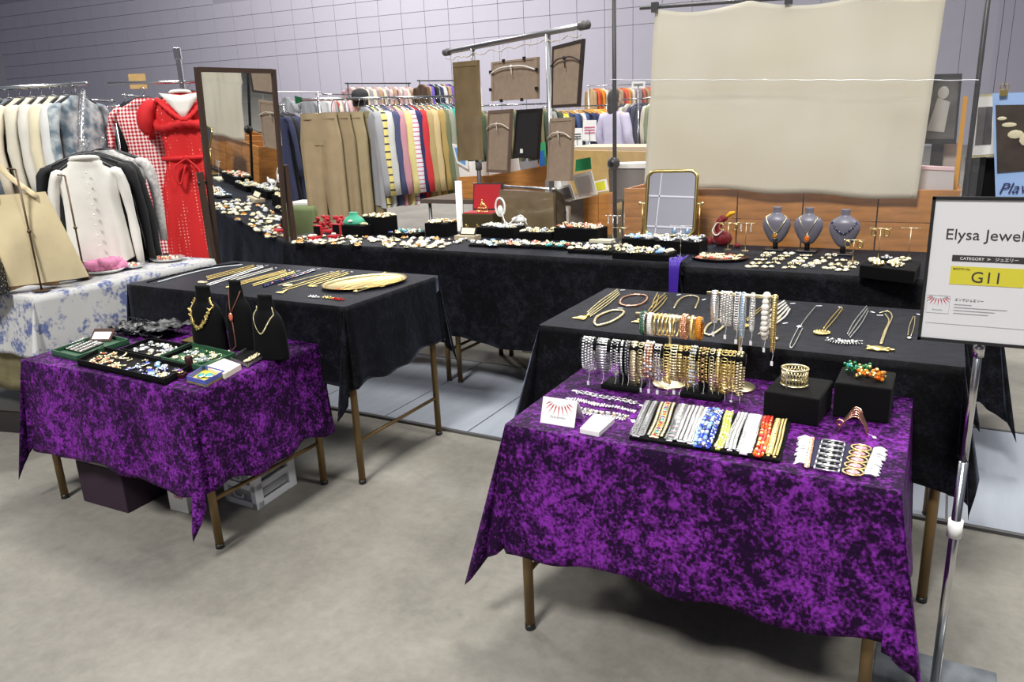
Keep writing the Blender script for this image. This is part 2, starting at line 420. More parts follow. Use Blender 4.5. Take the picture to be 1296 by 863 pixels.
drape('D', 'black velvet cloth over the table with the grey busts', blackv, (.44, .44, .40, .46, .3, .3, .03, .03), (260, -30, 40, 140), 9, flapang=12, rip=.008)
drape('E', 'black velvet cloth over the table with the gold necklaces at the left', blackv, (.33, .30, .31, .27, .3, .3, .33, .33), (230, -100, 20, 140), 12, flapang=7, rip=.008)
drape('F', 'purple crushed velvet cloth over the left front table', purple, (.33, .345, .33, .34, .03, .03, .36, .33), (215, -75, 20, 140), 14, flapang=9, rip=.014)
# ------------------------------------------------------------------ jewellery builders
UP = Vector((0, 0, 1))
def strap(m, pts, side, kind, wd, pitch, nm=2, rnd=random):
    """links laid along a path; side = the strap's width direction; nm = number of material slots to use"""
    pts = [Vector(p) for p in pts]; side = Vector(side).normalized()
    seg = [(pts[i+1]-pts[i]).length for i in range(len(pts)-1)]; tot = sum(seg); k = max(2, int(tot/pitch)); acc = 0; i = 0
    for q in range(k):
        s = (q+.5)*tot/k
        while i < len(seg)-1 and acc+seg[i] < s: acc += seg[i]; i += 1
        t = (pts[i+1]-pts[i]).normalized(); c = pts[i]+t*(s-acc)
        sd = (side-t*side.dot(t)).normalized(); n = t.cross(sd); p = tot/k
        if kind == 'mesh':
            cols = max(2, round(wd/(p*1.25)))
            for j in range(cols):
                o = (j+.5-cols/2)*wd/cols
                m.axbox(c+sd*o+t*(p*.25*(1 if j % 2 else -1)), t, sd, n, (p*.36, wd/cols*.4, .0014), 0)
        elif kind == 'links': m.ring(c+n*(.001*(1 if q % 2 else -1)), p*.62, wd/2, .0014, 8, 4, (t, sd, n), 0)
        elif kind == 'double':
            for o in (-wd*.27, wd*.27): m.ring(c+sd*o, p*.55, wd*.25, .0013, 7, 4, (t, sd, n), 0)
        elif kind == 'stone':
            m.ring(c, p*.46, wd/2, .0016, 8, 4, (t, sd, n), 0)
            m.ball(c+n*.0015, (p*.32, wd*.36, .003), 6, 4, 1+(q % max(1, nm-1)), (t, sd, n))
        elif kind == 'beads':
            m.ball(c, wd/2*rnd.uniform(.85, 1.1), 7, 5, q % nm)
        elif kind == 'cluster':
            for j in range(3):
                r = wd*rnd.uniform(.16, .27); m.ball(c+sd*((j-1)*wd*.33)+n*rnd.uniform(0, .003), r, 6, 4, rnd.randrange(nm))
        elif kind == 'leaf':
            m.ball(c+n*.001, (p*.75, wd*.5, .0016), 6, 4, 0, (t, sd, n))
        elif kind == 'ladder':
            m.axbox(c, t, sd, n, (p*.24, wd/2, .0016), 0)
            for o in (-wd*.45, wd*.45): m.axbox(c+sd*o, t, sd, n, (p*.5, .0016, .0018), 0)
            if nm > 1: m.axbox(c+t*(p*.4), t, sd, n, (p*.16, wd*.38, .001), 1)
        elif kind == 'plain': m.axbox(c, t, sd, n, (p*.5, wd/2, .0011), 0)
        elif kind == 'filigree':
            m.ring(c, p*.5, wd*.22, .0011, 7, 3, (t, sd, n), 0)
            for o in (-wd*.36, wd*.36): m.ball(c+sd*o, (p*.4, wd*.13, .002), 6, 3, 0, (t, sd, n))
            if nm > 1 and q % 2 == 0: m.ball(c+n*.002, wd*.14, 6, 4, 1+(q//2) % (nm-1))
    return m
def stadium(c, ry, hz, n=22):
    """oval loop in the YZ plane whose top rests on a bar at c"""
    out = []
    for i in range(n+1):
        a = PI/2+2*PI*i/n; y = ry*math.cos(a); z = math.sin(a)
        out.append(Vector((0, y, (z-1)*hz/2+.001+ry)))
    return [Vector(c)+p for p in out]
def ptag(parent, p, p2=None, sz=(.007, .012)):
    """small swing tag: string from p down to the card at p2"""
    m = M(); p = Vector(p); p2 = Vector(p2) if p2 else p-Vector((0, 0, .03))
    m.tube([p, (p+p2)/2+Vector((.002, 0, 0)), p2], .00035, 3, mi=0)
    if abs(p.z-p2.z) > .01: m.box(p2-Vector((0, 0, sz[1]/2)), (sz[0], .0005, sz[1]), random.uniform(-.5, .5), 0)
    else: m.box(p2, (sz[0], sz[1], .0006), random.uniform(0, 3), 0)
    return obj('price_tag', m, tagm, parent)
def curve(ps, n=5):
    """Catmull-Rom through points"""
    ps = [Vector(p) for p in ps]; e = [ps[0]*2-ps[1]]+ps+[ps[-1]*2-ps[-2]]; out = []
    for i in range(1, len(e)-2):
        for k in range(n):
            t = k/n; a, b_, c, d = e[i-1], e[i], e[i+1], e[i+2]
            out.append(.5*((2*b_)+(c-a)*t+(2*a-5*b_+4*c-d)*t*t+(3*b_-a-3*c+d)*t**3))
    return out+[ps[-1]]
def wob(path, r): return [r*(1.15 if i % 2 else .8) for i in range(len(path))]
def chainpath(m, path, r, mi=0):
    """links of a fine chain as a beaded tube"""
    out = [path[0]]; 
    r = r*1.15
    for a, b_ in zip(path[:-1], path[1:]):
        k = max(1, int((b_-a).length/.005))
        for j in range(1, k+1): out.append(a.lerp(b_, j/k))
    m.tube(out, wob(out, r), 5, mi=mi)

# ---- T-bar stands with bracelets (right front table)
def tbar(label, base, barL, barR, m_, r, basekind, postr=.006):
    t = thing('jewelry_display_stand', label, 'display stand', base)
    zc = barL.z
    m = M(); m.cyl(barL, barR, r, 16); obj('bar', m, m_, t, True)
    if postr > .008: m = M().box((base.x, base.y, (base.z+.012+zc)/2-.004), (.022, .018, zc-base.z-.02)); obj('post', m, m_, t, bevel=.002)
    else: m = M(); m.cyl((base.x, base.y, base.z+.004), (base.x, base.y, zc), postr, 10); obj('post', m, m_, t, True)
    if basekind == 'box': obj('base', M().box((base.x, base.y, base.z+.0075), (.108, .075, .013)), m_, t, bevel=.003)
    else:
        m = M().lathe(base+Vector((0, 0, .001)), [(.047, 0), (.047, .004), (.043, .007), (.008, .009)], 28); obj('base', m, m_, t, True)
    return t
zA = TB['A'][5]+.006; zB = TB['B'][5]+.006; zC = TB['C'][5]+.006; zD = TB['D'][5]+.006; zE = TB['E'][5]+.006; zF = TB['F'][5]+.006
def bracelet(label, x, y, z, kind, wd, mats, R_=.022, hz=.10, pitch=.0078, group=None, tag_=True):
    wd = wd*1.4
    pts = stadium((x, y, z), R_, hz)
    m = M(); strap(m, pts, (1, 0, 0), kind, wd, pitch, len(mats), random)
    t = thing('bracelet', label, 'bracelet', (x, y, z+R_-hz), group)
    obj('band', m, mats, t, True)
    m = M(); m.box((x, y+.004, z+R_-hz-.001), (wd*.7, .006, .005)); obj('clasp', m, mats[0], t)
    if tag_: ptag(t, (x+.003, y-.012, z+R_-hz+.008), (x+.004, y-.022, z+R_-hz-.022))
    return t
bY1 = 1.897
sb = on(787, 492, zA); L1, L2 = onY(736, 431, bY1), onY(838, 438, bY1)
zb = (L1.z+L2.z)/2-.012
tbar('black velvet T-bar stand holding the silver bracelets', Vector((sb.x, bY1, zA)), Vector((L1.x, bY1, zb)), Vector((L2.x, bY1, zb)), blackf, .017, 'box', .009)
sil = [('wide silver brick-link bracelet at the left end of the silver row', 'mesh', .025, [silver], 746), ('silver panel bracelet beside the wide brick-link one', 'plain', .022, [silver], 764),
       ('silver round-link bracelet third along the silver row', 'filigree', .017, [silver], 780), ('narrow silver bar bracelet standing pale in the silver row', 'plain', .005, [silver], 789),
       ('dark silver woven bracelet on the black T-bar', 'mesh', .010, [dsilver], 796), ('silver leaf-link bracelet with long hanging end', 'leaf', .016, [palegold], 804),
       ('slim two-tone link bracelet beside the leaf bracelet', 'links', .010, [palegold, silver], 813), ('pearl and bronze chequer bracelet near the join of the rows', 'cluster', .018, [silver, rosegold], 823),
       ('fine silver chain bracelet at the right end of the silver row', 'double', .012, [silver], 834)]
for lb, kd, wd, ms, px in sil:
    p = onY(px, 431+(px-736)*.069, bY1); bracelet(lb, p.x, bY1, zb, kd, wd, ms, hz=.10+(0.03 if kd == 'leaf' else 0), R_=.020)
bY2 = 1.914
L1, L2 = onY(842, 439, bY2), onY(942, 450, bY2); zb2 = (L1.z+L2.z)/2-.012
sb = on(888, 503, zA)
tbar('black velvet T-bar stand holding the gold bracelets', Vector((sb.x, bY2-.0, zA)), Vector((L1.x, bY2, zb2)), Vector((L2.x+.004, bY2, zb2)), blackf, .017, 'box', .009)
gl = [('gold open-loop bracelet at the left end of the gold row', 'links', .014, [gold], 846), ('gold bamboo-link bracelet second along the gold row', 'ladder', .012, [palegold], 855),
      ('polished gold bar bracelet beside the bamboo one', 'plain', .008, [gold], 863), ('gold double-ring bracelet in the gold row', 'double', .012, [gold], 871),
      ('pale green stone bracelet among the gold ones', 'cluster', .012, [G['pale'], palegold], 879), ('wide gold openwork bracelet in the middle of the gold row', 'filigree', .020, [gold, rosegold], 892),
      ('slim gold scroll bracelet right of the wide openwork one', 'links', .009, [palegold], 903), ('gold braided bracelet in the gold row', 'leaf', .010, [gold], 911),
      ('gold oval-link bracelet third from the right end', 'links', .013, [gold, silver], 919), ('gold curb bracelet second from the right end', 'double', .013, [gold], 928),
      ('pale rose gold herringbone bracelet at the right end', 'mesh', .012, [palegold], 938)]
for lb, kd, wd, ms, px in gl:
    p = onY(px, 439+(px-842)*.09, bY2); bracelet(lb, p.x, bY2, zb2, kd, wd, ms, hz=.105+random.uniform(-.01, .015), R_=.020)
# gold stands behind
def gstand(label, bpx, a, b_, r): 
    bs = on(*bpx, zA); p, q = onY(*a, bs.y), onY(*b_, bs.y); z = (p.z+q.z)/2-r*.5
    tbar(label, bs, Vector((p.x, bs.y, z)), Vector((q.x, bs.y, z)), palegold, r, 'disc', .004); return bs, z
bs3, z3 = gstand('gold T-bar stand with round base holding the bangles', (847, 487), (805, 397), (890, 403), .008)
ban = [('silver bangle set with a green stone', 815, 'stone', .012, [dsilver, G['green']]), ('white enamel cuff bangle beside the green stone one', 824, 'plain', .009, [pearl])]
for lb, px, kd, wd, ms in ban:
    p = onY(px, 398, bs3.y); bracelet(lb, p.x, bs3.y, z3-.010, kd, wd, ms, R_=.018, hz=.062, pitch=.005, tag_=False)
for i, (px, c_, nm) in enumerate([(832, 0, 'left of the set'), (837, 0, 'second in the set'), (842, 1, 'paler third in the set'), (847, 0, 'in the middle of the set'), (851, 1, 'pale, next to the middle'), (856, 0, 'at the right of the set')]):
    p = onY(px, 400, bs3.y); m = M(); m.ring((p.x, bs3.y, z3-.022), .03, .030, .0022, 26, 6, (Vector((0, 1, 0)), UP, Vector((1, 0, 0))))
    obj('bangle', m, [gold, palegold][c_], smooth=True, label='thin gold bangle on the gold T-bar, '+nm, cat='bangle', group='thin gold bangles')
for lb, px, kd, wd, ms in [('copper coloured beaded bangle on the gold T-bar', 867, 'cluster', .012, [rosegold]), ('gold rope bangle right of the copper one', 877, 'leaf', .009, [gold]), ('wide amber bangle at the right end of the gold T-bar', 886, 'plain', .010, [G['amber']])]:
    p = onY(px, 400, bs3.y); bracelet(lb, p.x, bs3.y, z3-.010, kd, wd, ms, R_=.018, hz=.062, pitch=.005, tag_=False)
bs4, z4 = gstand('tall gold T-bar stand at the back of the right purple table', (934, 491), (895, 368), (985, 377), .005)
for lb, px, kd, wd, ms, hz in [('silver braided bracelet at the left of the tall stand', 905, 'leaf', .014, [silver], .085), ('wide silver basket-weave bracelet on the tall stand', 920, 'mesh', .022, [silver], .09),
        ('narrow dark silver bar bracelet on the tall stand', 934, 'ladder', .008, [silver, G['navy']], .10), ('slim silver bracelet with blue stones on the tall stand', 941, 'stone', .008, [silver, G['lblue']], .12),
        ('thin silver charm bracelet hanging on the tall stand', 953, 'links', .007, [silver], .10), ('string of large pearls hanging from the tall stand', 970, 'beads', .015, [pearl], .115), ('gold rope bracelet at the right end of the tall stand', 981, 'leaf', .009, [gold], .15)]:
    p = onY(px, 370+(px-895)*.1, bs4.y); bracelet(lb, p.x, bs4.y, z4-.006, kd, wd, ms, R_=.012, hz=hz, pitch=.0065 if kd != 'beads' else .014)
# riser boxes
def riser(label, px4, z, h, cat='display box', m_=blackf):
    """box from three visible base corners: front-left, front-right, back-right"""
    a, b_, c = (on(*p, z) for p in px4); d = (b_-a); ang = math.atan2(d.y, d.x); dp = (c-b_).length; n = Vector((-math.sin(ang), math.cos(ang), 0))
    ce = (a+b_)/2+n*dp/2; m = M(); m.box((ce.x, ce.y, z+h/2+.0005), (d.length, dp, h), ang)
    return obj('riser_box', m, m_, label=label, cat=cat, bevel=.004), Vector((ce.x, ce.y, z+h)), ang
rb1, c1, an1 = riser('black velvet riser box under the wide gold cuff', ((965, 529), (1034, 541), (1040, 513)), zA, .070)
rb2, c2, an2 = riser('black velvet riser box under the green and amber bracelets', ((1053, 527), (1124, 537), (1128, 513)), zA, .088)
# wide cuff of woven wire
cf = thing('cuff_bracelet', 'wide pale gold woven-wire cuff with silver tassel on black box', 'bracelet', c1+Vector((-.012, 0, 0)))
m = M(); q0 = c1+Vector((-.012, 0, 0))
for zz in (.003, .044): m.ring(q0+Vector((0, 0, zz)), .031, .027, .0028, 26, 6)
for k in range(26):
    a = 2*PI*k/26
    for d in (.55, -.55): m.tube([q0+Vector((.031*math.cos(a+d*t), .027*math.sin(a+d*t), .004+.039*t)) for t in (0, .33, .66, 1)], .0013, 4)
obj('woven_band', m, palegold, cf, True)
m = M(); tp = q0+Vector((-.014, -.027, .045)); m.tube(curve([tp, tp+Vector((0, -.006, -.02)), tp+Vector((.002, -.008, -.05))]), .0018, 5)
for k in range(5): m.tube([tp+Vector((.002, -.008, -.05)), tp+Vector((-.003+.002*k, -.010, -.066))], .0008, 3)
obj('tassel', m, silver, cf, True)
def cluster_bracelet(label, c, r, mats, ang=0, tilt=0, flat=.75, seed=1):
    rn = random.Random(seed); t = thing('bracelet', label, 'bracelet', c); m = M()
    for k in range(46):
        a = rn.uniform(0, 2*PI); rr = r+rn.uniform(-.006, .006); b_ = rn.uniform(.0035, .006)
        m.ball(c+Vector((rr*math.cos(a)*1.15, rr*math.sin(a)*flat, .006+rn.uniform(0, .018)+tilt*math.cos(a))), b_, 6, 4, rn.randrange(len(mats)))
    obj('bead_band', m, mats, t, True); return t
cluster_bracelet('green beaded bracelet on the taller black box', c2+Vector((-.022, .024, 0)), .022, [G['green'], G['teal'], gold, G['green']], seed=2)
cluster_bracelet('amber and gold beaded bracelet in front of the green one', c2+Vector((.012, -.012, 0)), .023, [G['amber'], gold, G['orange'], gold], seed=3)
# rose gold wire cuff
p = on(1080, 548, zA); wc = thing('cuff_bracelet', 'rose gold open wire cuff with curled ends in front of black box', 'bracelet', p); m = M()
for k in range(5):
    o = Vector((0, .007*k-.012, 0)); m.tube([v+o for v in curve([p+Vector((-.032, 0, .004)), p+Vector((-.02, 0, .03)), p+Vector((.002, 0, .046+.003*k)), p+Vector((.02, 0, .03)), p+Vector((.03, 0, .004))])], .0018, 5)
for s_, zz in ((1, .055), (-1, .02)):
    cc = p+Vector((.004 if s_ > 0 else -.03, 0, zz)); m.tube([cc+Vector((.011*(1-.4*t)*math.cos(6*t), (t-.5)*.02, .011*(1-.4*t)*math.sin(6*t))) for t in [i/14 for i in range(15)]], .0024, 6)
obj('wire_band', m, rosegold, wc, True); ptag(wc, p+Vector((.03, 0, .004)), p+Vector((.045, -.012, .002)))

# ---- bracelet tray, right front table
ta, tb, tc_, td = on(796, 556, zA), on(987, 587, zA), on(1001, 537, zA), on(818, 510, zA)
tr = thing('bracelet_tray', 'black velvet pad tray full of thirteen bracelets', 'tray', (ta+tc_)/2)
m = M(); m.prism([ta, tb, tc_, td], (0, 0, .008)); obj('pad', m, blackf, tr, bevel=.002)
rows = [('grey-violet metal bracelet at the left end of the tray', 'double', .034, [dsilver, G['purple']], .055), ('gold bracelet with many coloured stones in the tray', 'filigree', .042, [palegold, G['red'], G['teal'], G['purple'], G['amber']], .175),
        ('dark bracelet with green and blue stones in the tray', 'stone', .028, [dsilver, G['green'], G['navy'], G['pink']], .285), ('wide silver mesh bracelet in the tray', 'mesh', .038, [silver], .365),
        ('silver chain-mail bracelet beside the mesh one in the tray', 'double', .024, [silver], .425), ('blue bead cluster bracelet in the tray', 'cluster', .028, [G['blue'], G['lblue'], silver, G['navy'], G['blue']], .485),
        ('blue and silver bead bracelet next to the lime one', 'cluster', .012, [G['blue'], silver], .545), ('lime green bead bracelet in the tray', 'cluster', .020, [G['lime'], G['lime'], palegold], .61),
        ('silver ladder bracelet right of the lime beads', 'ladder', .022, [silver, G['black']], .685), ('clear crystal bracelet in the tray', 'stone', .034, [silver, G['clear'], G['white']], .775),
        ('red and orange three-strand bead bracelet', 'cluster', .024, [G['red'], G['orange'], G['red'], gold], .865), ('green enamel panel bracelet near the right end of the tray', 'stone', .013, [gold, G['green'], G['cream']], .925),
        ('gold mesh strap bracelet at the right end of the tray', 'mesh', .013, [gold], .965)]
for lb, kd, wd, ms, f in rows:
    a, b_ = ta.lerp(tb, f), td.lerp(tc_, f); d = b_-a; a = a+d*random.uniform(.0, .06); b_ = b_-d*random.uniform(0, .05)
    sk = Vector((random.uniform(-.004, .004), 0, 0)); pts = [a.lerp(b_, t)+sk*math.sin(t*5)+Vector((0, 0, .013+.004*math.sin(PI*t))) for t in [i/10 for i in range(11)]]
    t = thing('bracelet', lb, 'bracelet', (a+b_)/2+Vector((0, 0, .009))); m = M(); strap(m, pts, (tb-ta).normalized(), kd, wd, .0085 if kd in ('stone', 'filigree') else .0068, len(ms))
    obj('band', m, ms, t, True); m = M(); m.box(pts[0]+Vector((0, -.004, -.002)), (wd*.5, .005, .003)); obj('clasp', m, ms[0], t)
# flat silver bracelets behind the cards
for lb, a, b_, kd, wd, ms in [('narrow silver link bracelet laid flat behind the cards', (730, 497), (806, 511), 'links', .019, [silver]), ('pale stone bracelet laid flat in the middle row', (722, 507), (806, 523), 'cluster', .015, [silver, pearl]),
        ('wide silver and gold panel bracelet laid flat near the cards', (724, 519), (794, 530), 'filigree', .042, [silver, silver, palegold])]:
    P_, Q_ = on(*a, zA), on(*b_, zA); t = thing('bracelet', lb, 'bracelet', (P_+Q_)/2); d = (Q_-P_).normalized(); sd = Vector((-d.y, d.x, 0))
    m = M(); strap(m, [P_.lerp(Q_, i/12)+sd*.003*math.sin(i*.9)+Vector((0, 0, .003)) for i in range(13)], sd, kd, wd, .008, len(ms)); obj('band', m, ms, t, True)
    ptag(t, Q_+Vector((0, 0, .003)), Q_+Vector((.02, -.012, .002)), (.01, .018)); ptag(t, P_+Vector((0, 0, .003)), P_+Vector((-.010, .008, .002)), (.01, .014))
# necklace logo (red drops under a silver collar), used on the card and on the sign
redink = mat('red_ink', L(190, 30, 60), .6); greyink = mat('grey_ink', L(150, 150, 155), .6); darkink = mat('dark_ink', L(52, 48, 50), .6)
def logo(parent, c, X, Y, n, s):
    m = M(); m2 = M()
    for k in range(9):
        a = R(-62+15.5*k); d = X*math.sin(a)-Y*math.cos(a); o = c+X*(s*.55*math.sin(a)*1.35)+Y*(s*.35*(1-math.cos(a))*1.2); w_ = X*math.cos(a)+Y*math.sin(a)
        ln = s*(.34 if k in (0, 8) else .42+.22*math.cos(a)*(.7 if k % 2 else 1)); m.prism([o+w_*s*.045, o+d*ln, o-w_*s*.045], n*.0003)
        m2.ring(o-d*s*.06, s*.05, s*.05, s*.012, 6, 3, (X, Y, n))
    obj('red_drops', m, redink, parent); obj('silver_collar', m2, greyink, parent)
cA = on(705, 538, zA); cd = thing('shop_card', 'standing white card with red necklace drawing', 'card', cA)
X = (on(727, 541, zA)-on(684, 534, zA)).normalized(); nn = Vector((X.y, -X.x, 0)); Yd = (UP*.94-nn*.34).normalized(); no = X.cross(Yd)
cw, chh = (on(727, 541, zA)-on(684, 534, zA)).length, .066
m = M(); cc = cA+Yd*chh/2; m.axbox(cc, X, Yd, no, (cw/2, chh/2, .0006)); obj('front_leaf', m, white, cd)
m = M(); m.axbox(cA+UP*.03+Vector((0, .045, -.001)), X, (UP*.8+nn*.5).normalized(), X.cross((UP*.8+nn*.5).normalized()), (cw/2, chh*.47, .0006)); obj('back_leaf', m, white, cd)
logo(cd, cc+Yd*.012+no*.0008, X, Yd, no, .040)
rot_face = Matrix((X, Yd, no)).transposed().to_euler()
text('lettering', 'Elysa Jewelry', .0078, cc-Yd*.016+no*.0009, rot_face, greyink, cd)
a, b_, c, d = on(734, 548, zA), on(758, 553, zA), on(778, 535, zA), on(752, 529, zA)
st = thing('card_stack', 'small stack of white cards in front of the tray', 'cards', (a+c)/2)
m = M(); m.prism([a, b_, c, d], (0, 0, .012)); obj('cards', m, white, st)
Xc = (b_-a).normalized(); text('lettering', 'Elysa Jewelry', .006, (a+c)/2+Vector((0, .004, .0126)), (0, 0, math.atan2(Xc.y, Xc.x)), greyink, st)
m = M(); m.ring((a+c)/2+Vector((0, .016, .0125)), .006, .005, .0006, 8, 3); obj('crest', m, greyink, st)
# dark cloth pad with white fringe and three bracelets
a, b_, c, d = on(1016, 590, zA), on(1098, 604, zA), on(1111, 570, zA), on(1022, 556, zA)
pd = thing('fringed_cloth', 'navy cloth pad with white fringed ends at the right corner', 'cloth', (a+c)/2)
m = M(); m.prism([a, b_, c, d], (0, 0, .003)); obj('cloth_pad', m, mat('navy_cloth', L(34, 30, 66), .8), pd)
for e0, e1, dx in ((a, d, -1), (b_, c, 1)):
    m = M()
    for k in range(26):
        q = e0.lerp(e1, (k+.5)/26)+Vector((0, 0, .004)); m.tube(curve([q+Vector((-dx*.008, 0, .001)), q+Vector((dx*.006, random.uniform(-.003, .003), .004)), q+Vector((dx*random.uniform(.014, .022), random.uniform(-.006, .006), -.002))], 3), .0019, 4)
    obj('fringe', m, mat('white_yarn', L(238, 238, 240), .8), pd, True)
for lb, f, kd, wd, ms in [('silver bracelet with long black stones on the navy cloth', .38, 'bars', .047, [silver, G['black']]), ('gold bracelet with oval pink stones on the navy cloth', .78, 'ovals', .040, [gold, G['pink']]), ('thin enamelled strip bracelet on the navy cloth', .07, 'stone', .010, [rosegold, G['navy'], G['white']])]:
    p_, q_ = a.lerp(b_, f), d.lerp(c, f); p_ = p_-(q_-p_)*.12; t = thing('bracelet', lb, 'bracelet', (p_+q_)/2); m = M(); sd = (b_-a).normalized(); tt = (q_-p_).normalized(); z_ = Vector((0, 0, .007))
    if kd == 'stone': strap(m, [p_+z_, q_+z_], sd, kd, wd, .008, 3)
    else:
        for k in range(6 if kd == 'bars' else 5):
            n_ = 6 if kd == 'bars' else 5; cc_ = p_.lerp(q_, (k+.5)/n_)+z_; pl = (q_-p_).length/n_
            if kd == 'bars':
                for s_ in (-1, 1): m.axbox(cc_+tt*(pl*.42*s_), tt, sd, UP, (.0012, wd/2, .002), 0)
                for s_ in (-1, 1): m.axbox(cc_+sd*(wd/2*s_), tt, sd, UP, (pl*.45, .0016, .002), 0)
                m.ball(cc_, (pl*.34, wd*.42, .004), 8, 4, 1, (tt, sd, UP))
            else:
                m.ring(cc_, pl*.5, wd/2, .0022, 16, 5, (tt, sd, UP), 0); m.ball(cc_, (pl*.32, wd*.36, .003), 8, 4, 1, (tt, sd, UP))
    obj('band', m, ms, t, True)

# ---- necklaces on the black table, right
def hexp(px, z=zB+.004): return on(px[0], px[1], z)
def necklace(label, loops, r, m_, pend=None, tags=(), z=zB+.004, mats2=None, name='necklace', extra=None):
    """loops: lists of photo points lying on the cloth; pend: (px, kind, size)"""
    c = on(*loops[0][0], z); t = thing(name, label, 'necklace', Vector((c.x, c.y, z-.004)))
    m = M()
    for l in loops: chainpath(m, curve([on(p[0], p[1], z) for p in l], 5), r)
    obj('chain', m, m_, t, True)
    if pend:
        px, kind, s = pend[:3]; ms = pend[3]; c = on(*px, z); m = M()
        if kind == 'disc':
            m.lathe(c-Vector((0, 0, .002)), [(s, 0), (s, .003), (s*.8, .005), (s*.3, .006)], 18, 0)
            for k in range(16): m.ball(c+Vector((s*math.cos(k*PI/8), s*math.sin(k*PI/8), .001)), s*.16, 5, 3, 0)
        elif kind == 'bib':
            for k in range(60):
                a = random.uniform(0, PI); q = s*random.uniform(.35, 1); m.ball(c+Vector((q*math.cos(a)*1.0, -q*math.sin(a)*.62+s*.2, random.uniform(0, .004))), s*.075, 5, 3, k % len(ms))
            for k in range(14): m.tube([c+Vector((s*(k/6.5-1)*.95, 0, .001)), c+Vector((s*(k/6.5-1)*1.05, -s*.5*math.sin(PI*(k+.5)/14)-s*.15, .001))], .0011, 4)
        elif kind == 'turtle':
            m.ball(c, (s, s*.7, .006), 12, 5, 0)
            for dx, dy in ((1, .5), (-1, .5), (1, -.5), (-1, -.5)): m.ball(c+Vector((dx*s*.85, dy*s*.9, 0)), (s*.22, s*.16, .003), 6, 4, 0)
            m.ball(c+Vector((s*1.25, 0, 0)), (s*.3, s*.2, .004), 6, 4, 0); m.ring(c+Vector((0, 0, .003)), s*.7, s*.45, .001, 14, 4, mi=0)
        elif kind == 'tassel':
            dr = (on(*pend[4], z)-c).normalized(); sd = Vector((-dr.y, dr.x, 0))
            for k in range(11): m.tube([c, c+dr*s*.5+sd*(k-5)*s*.05, c+dr*s+sd*(k-5)*s*.085], .0016, 4, mi=0)
            m.ball(c, .006, 8, 5, 0)
        elif kind == 'drop':
            m.ball(c, (s*.5, s*.8, s*.3), 8, 5, 0); m.ring(c, s*.6, s*.9, .001, 12, 4, mi=len(ms)-1)
        elif kind == 'balls':
            for q in pend[4]: m.ball(on(*q, z)+Vector((0, 0, s*.5)), s, 8, 5, 0)
        obj('pendant', m, ms, t, True)
    for q in tags: 
        p_ = on(*q, z-.002); ptag(t, p_, p_+Vector((.008, .004, .0)), (.018, .006))
    return t
def par(a, b_, n, sp):            # n strands side by side between two photo points
    out = []
    for k in range(n):
        o = (k-(n-1)/2)*sp*1.35; out.append([(a[0]+o*.3, a[1]+o*.7), ((a[0]+b_[0])/2+o, (a[1]+b_[1])/2+o*.5), (b_[0]+o*.4, b_[1]+o*.6)])
    return out
necklace('gold rope necklace with tassel at the left end of the black table', par((783, 369), (745, 398), 4, 2.2), .0022, palegold, ((744, 399), 'tassel', .055, [gold], (724, 406)), [(785, 367)])
necklace('rose pearl bracelet loop near the back edge of the black table', [[(784, 384), (788, 377), (802, 373), (817, 374), (818, 380), (808, 386), (792, 387), (784, 384)]], .0033, rosegold)
necklace('gold mesh necklace laid as a narrow oval loop', [[(752, 408), (757, 400), (775, 393), (789, 394), (786, 400), (772, 408), (756, 412), (752, 408)]], .0042, palegold, None, [(782, 390)])
necklace('three strand gold necklace behind the bangles', par((843, 374), (822, 396), 3, 3)+par((833, 372), (826, 390), 2, 3), .0020, gold, ((808, 405), 'tassel', .03, [gold], (800, 411)))
necklace('gold and white necklace at the back edge behind the bangles', [[(853, 390), (860, 379), (872, 374), (884, 377), (880, 390)]], .0028, palegold, None, [(856, 373), (888, 379)])
necklace('gold oval loop necklace right of the bangles', [[(891, 420), (897, 411), (911, 404), (919, 407), (914, 415), (900, 424), (891, 422)]], .0036, palegold)
necklace('white pearl strands folded at the back beside the tall stand', par((972, 408), (996, 386), 5, 3.2), .0030, pearl, None, [(1000, 384), (990, 409)])
necklace('gold sunburst brooch necklace behind the tall stand', par((968, 386), (945, 405), 2, 2), .0018, gold, ((940, 412), 'disc', .018, [gold]))
necklace('silver chain with pearl pendant near the tall stand', [[(960, 423), (972, 411), (985, 404), (990, 398)]], .0016, palegold, ((981, 428), 'drop', .014, [pearl, gold]))
necklace('thin silver chain with triangular pendant', [[(1032, 388), (1022, 400), (1014, 411)], [(1010, 415), (1000, 436), (1004, 438), (1016, 415)]], .0014, silver, ((1012, 413), 'drop', .013, [silver, silver]), [(1033, 387)])
necklace('gold chain with round gold pendant', par((1066, 389), (1043, 417), 2, 3), .0017, gold, ((1040, 421), 'disc', .021, [gold]), [(1060, 389)])
necklace('silver bib necklace with fringe of drops', par((1098, 390), (1074, 425), 3, 3), .0016, silver, ((1068, 432), 'bib', .046, [silver, dsilver, G['white']]), [(1101, 395)])
necklace('gold chain with turtle shaped pendant', [[(1113, 396), (1124, 394), (1129, 401), (1123, 415), (1116, 435)], [(1120, 397), (1125, 406), (1119, 420), (1114, 435)]], .0020, palegold, ((1111, 441), 'turtle', .028, [gold]), [(1110, 399)])
necklace('short fine chain with small pendant beside the sign', [[(1156, 400), (1151, 412), (1149, 424)], [(1158, 400), (1157, 412), (1153, 425)]], .0012, palegold, ((1151, 427), 'drop', .009, [G['white'], silver]), [(1160, 398)])

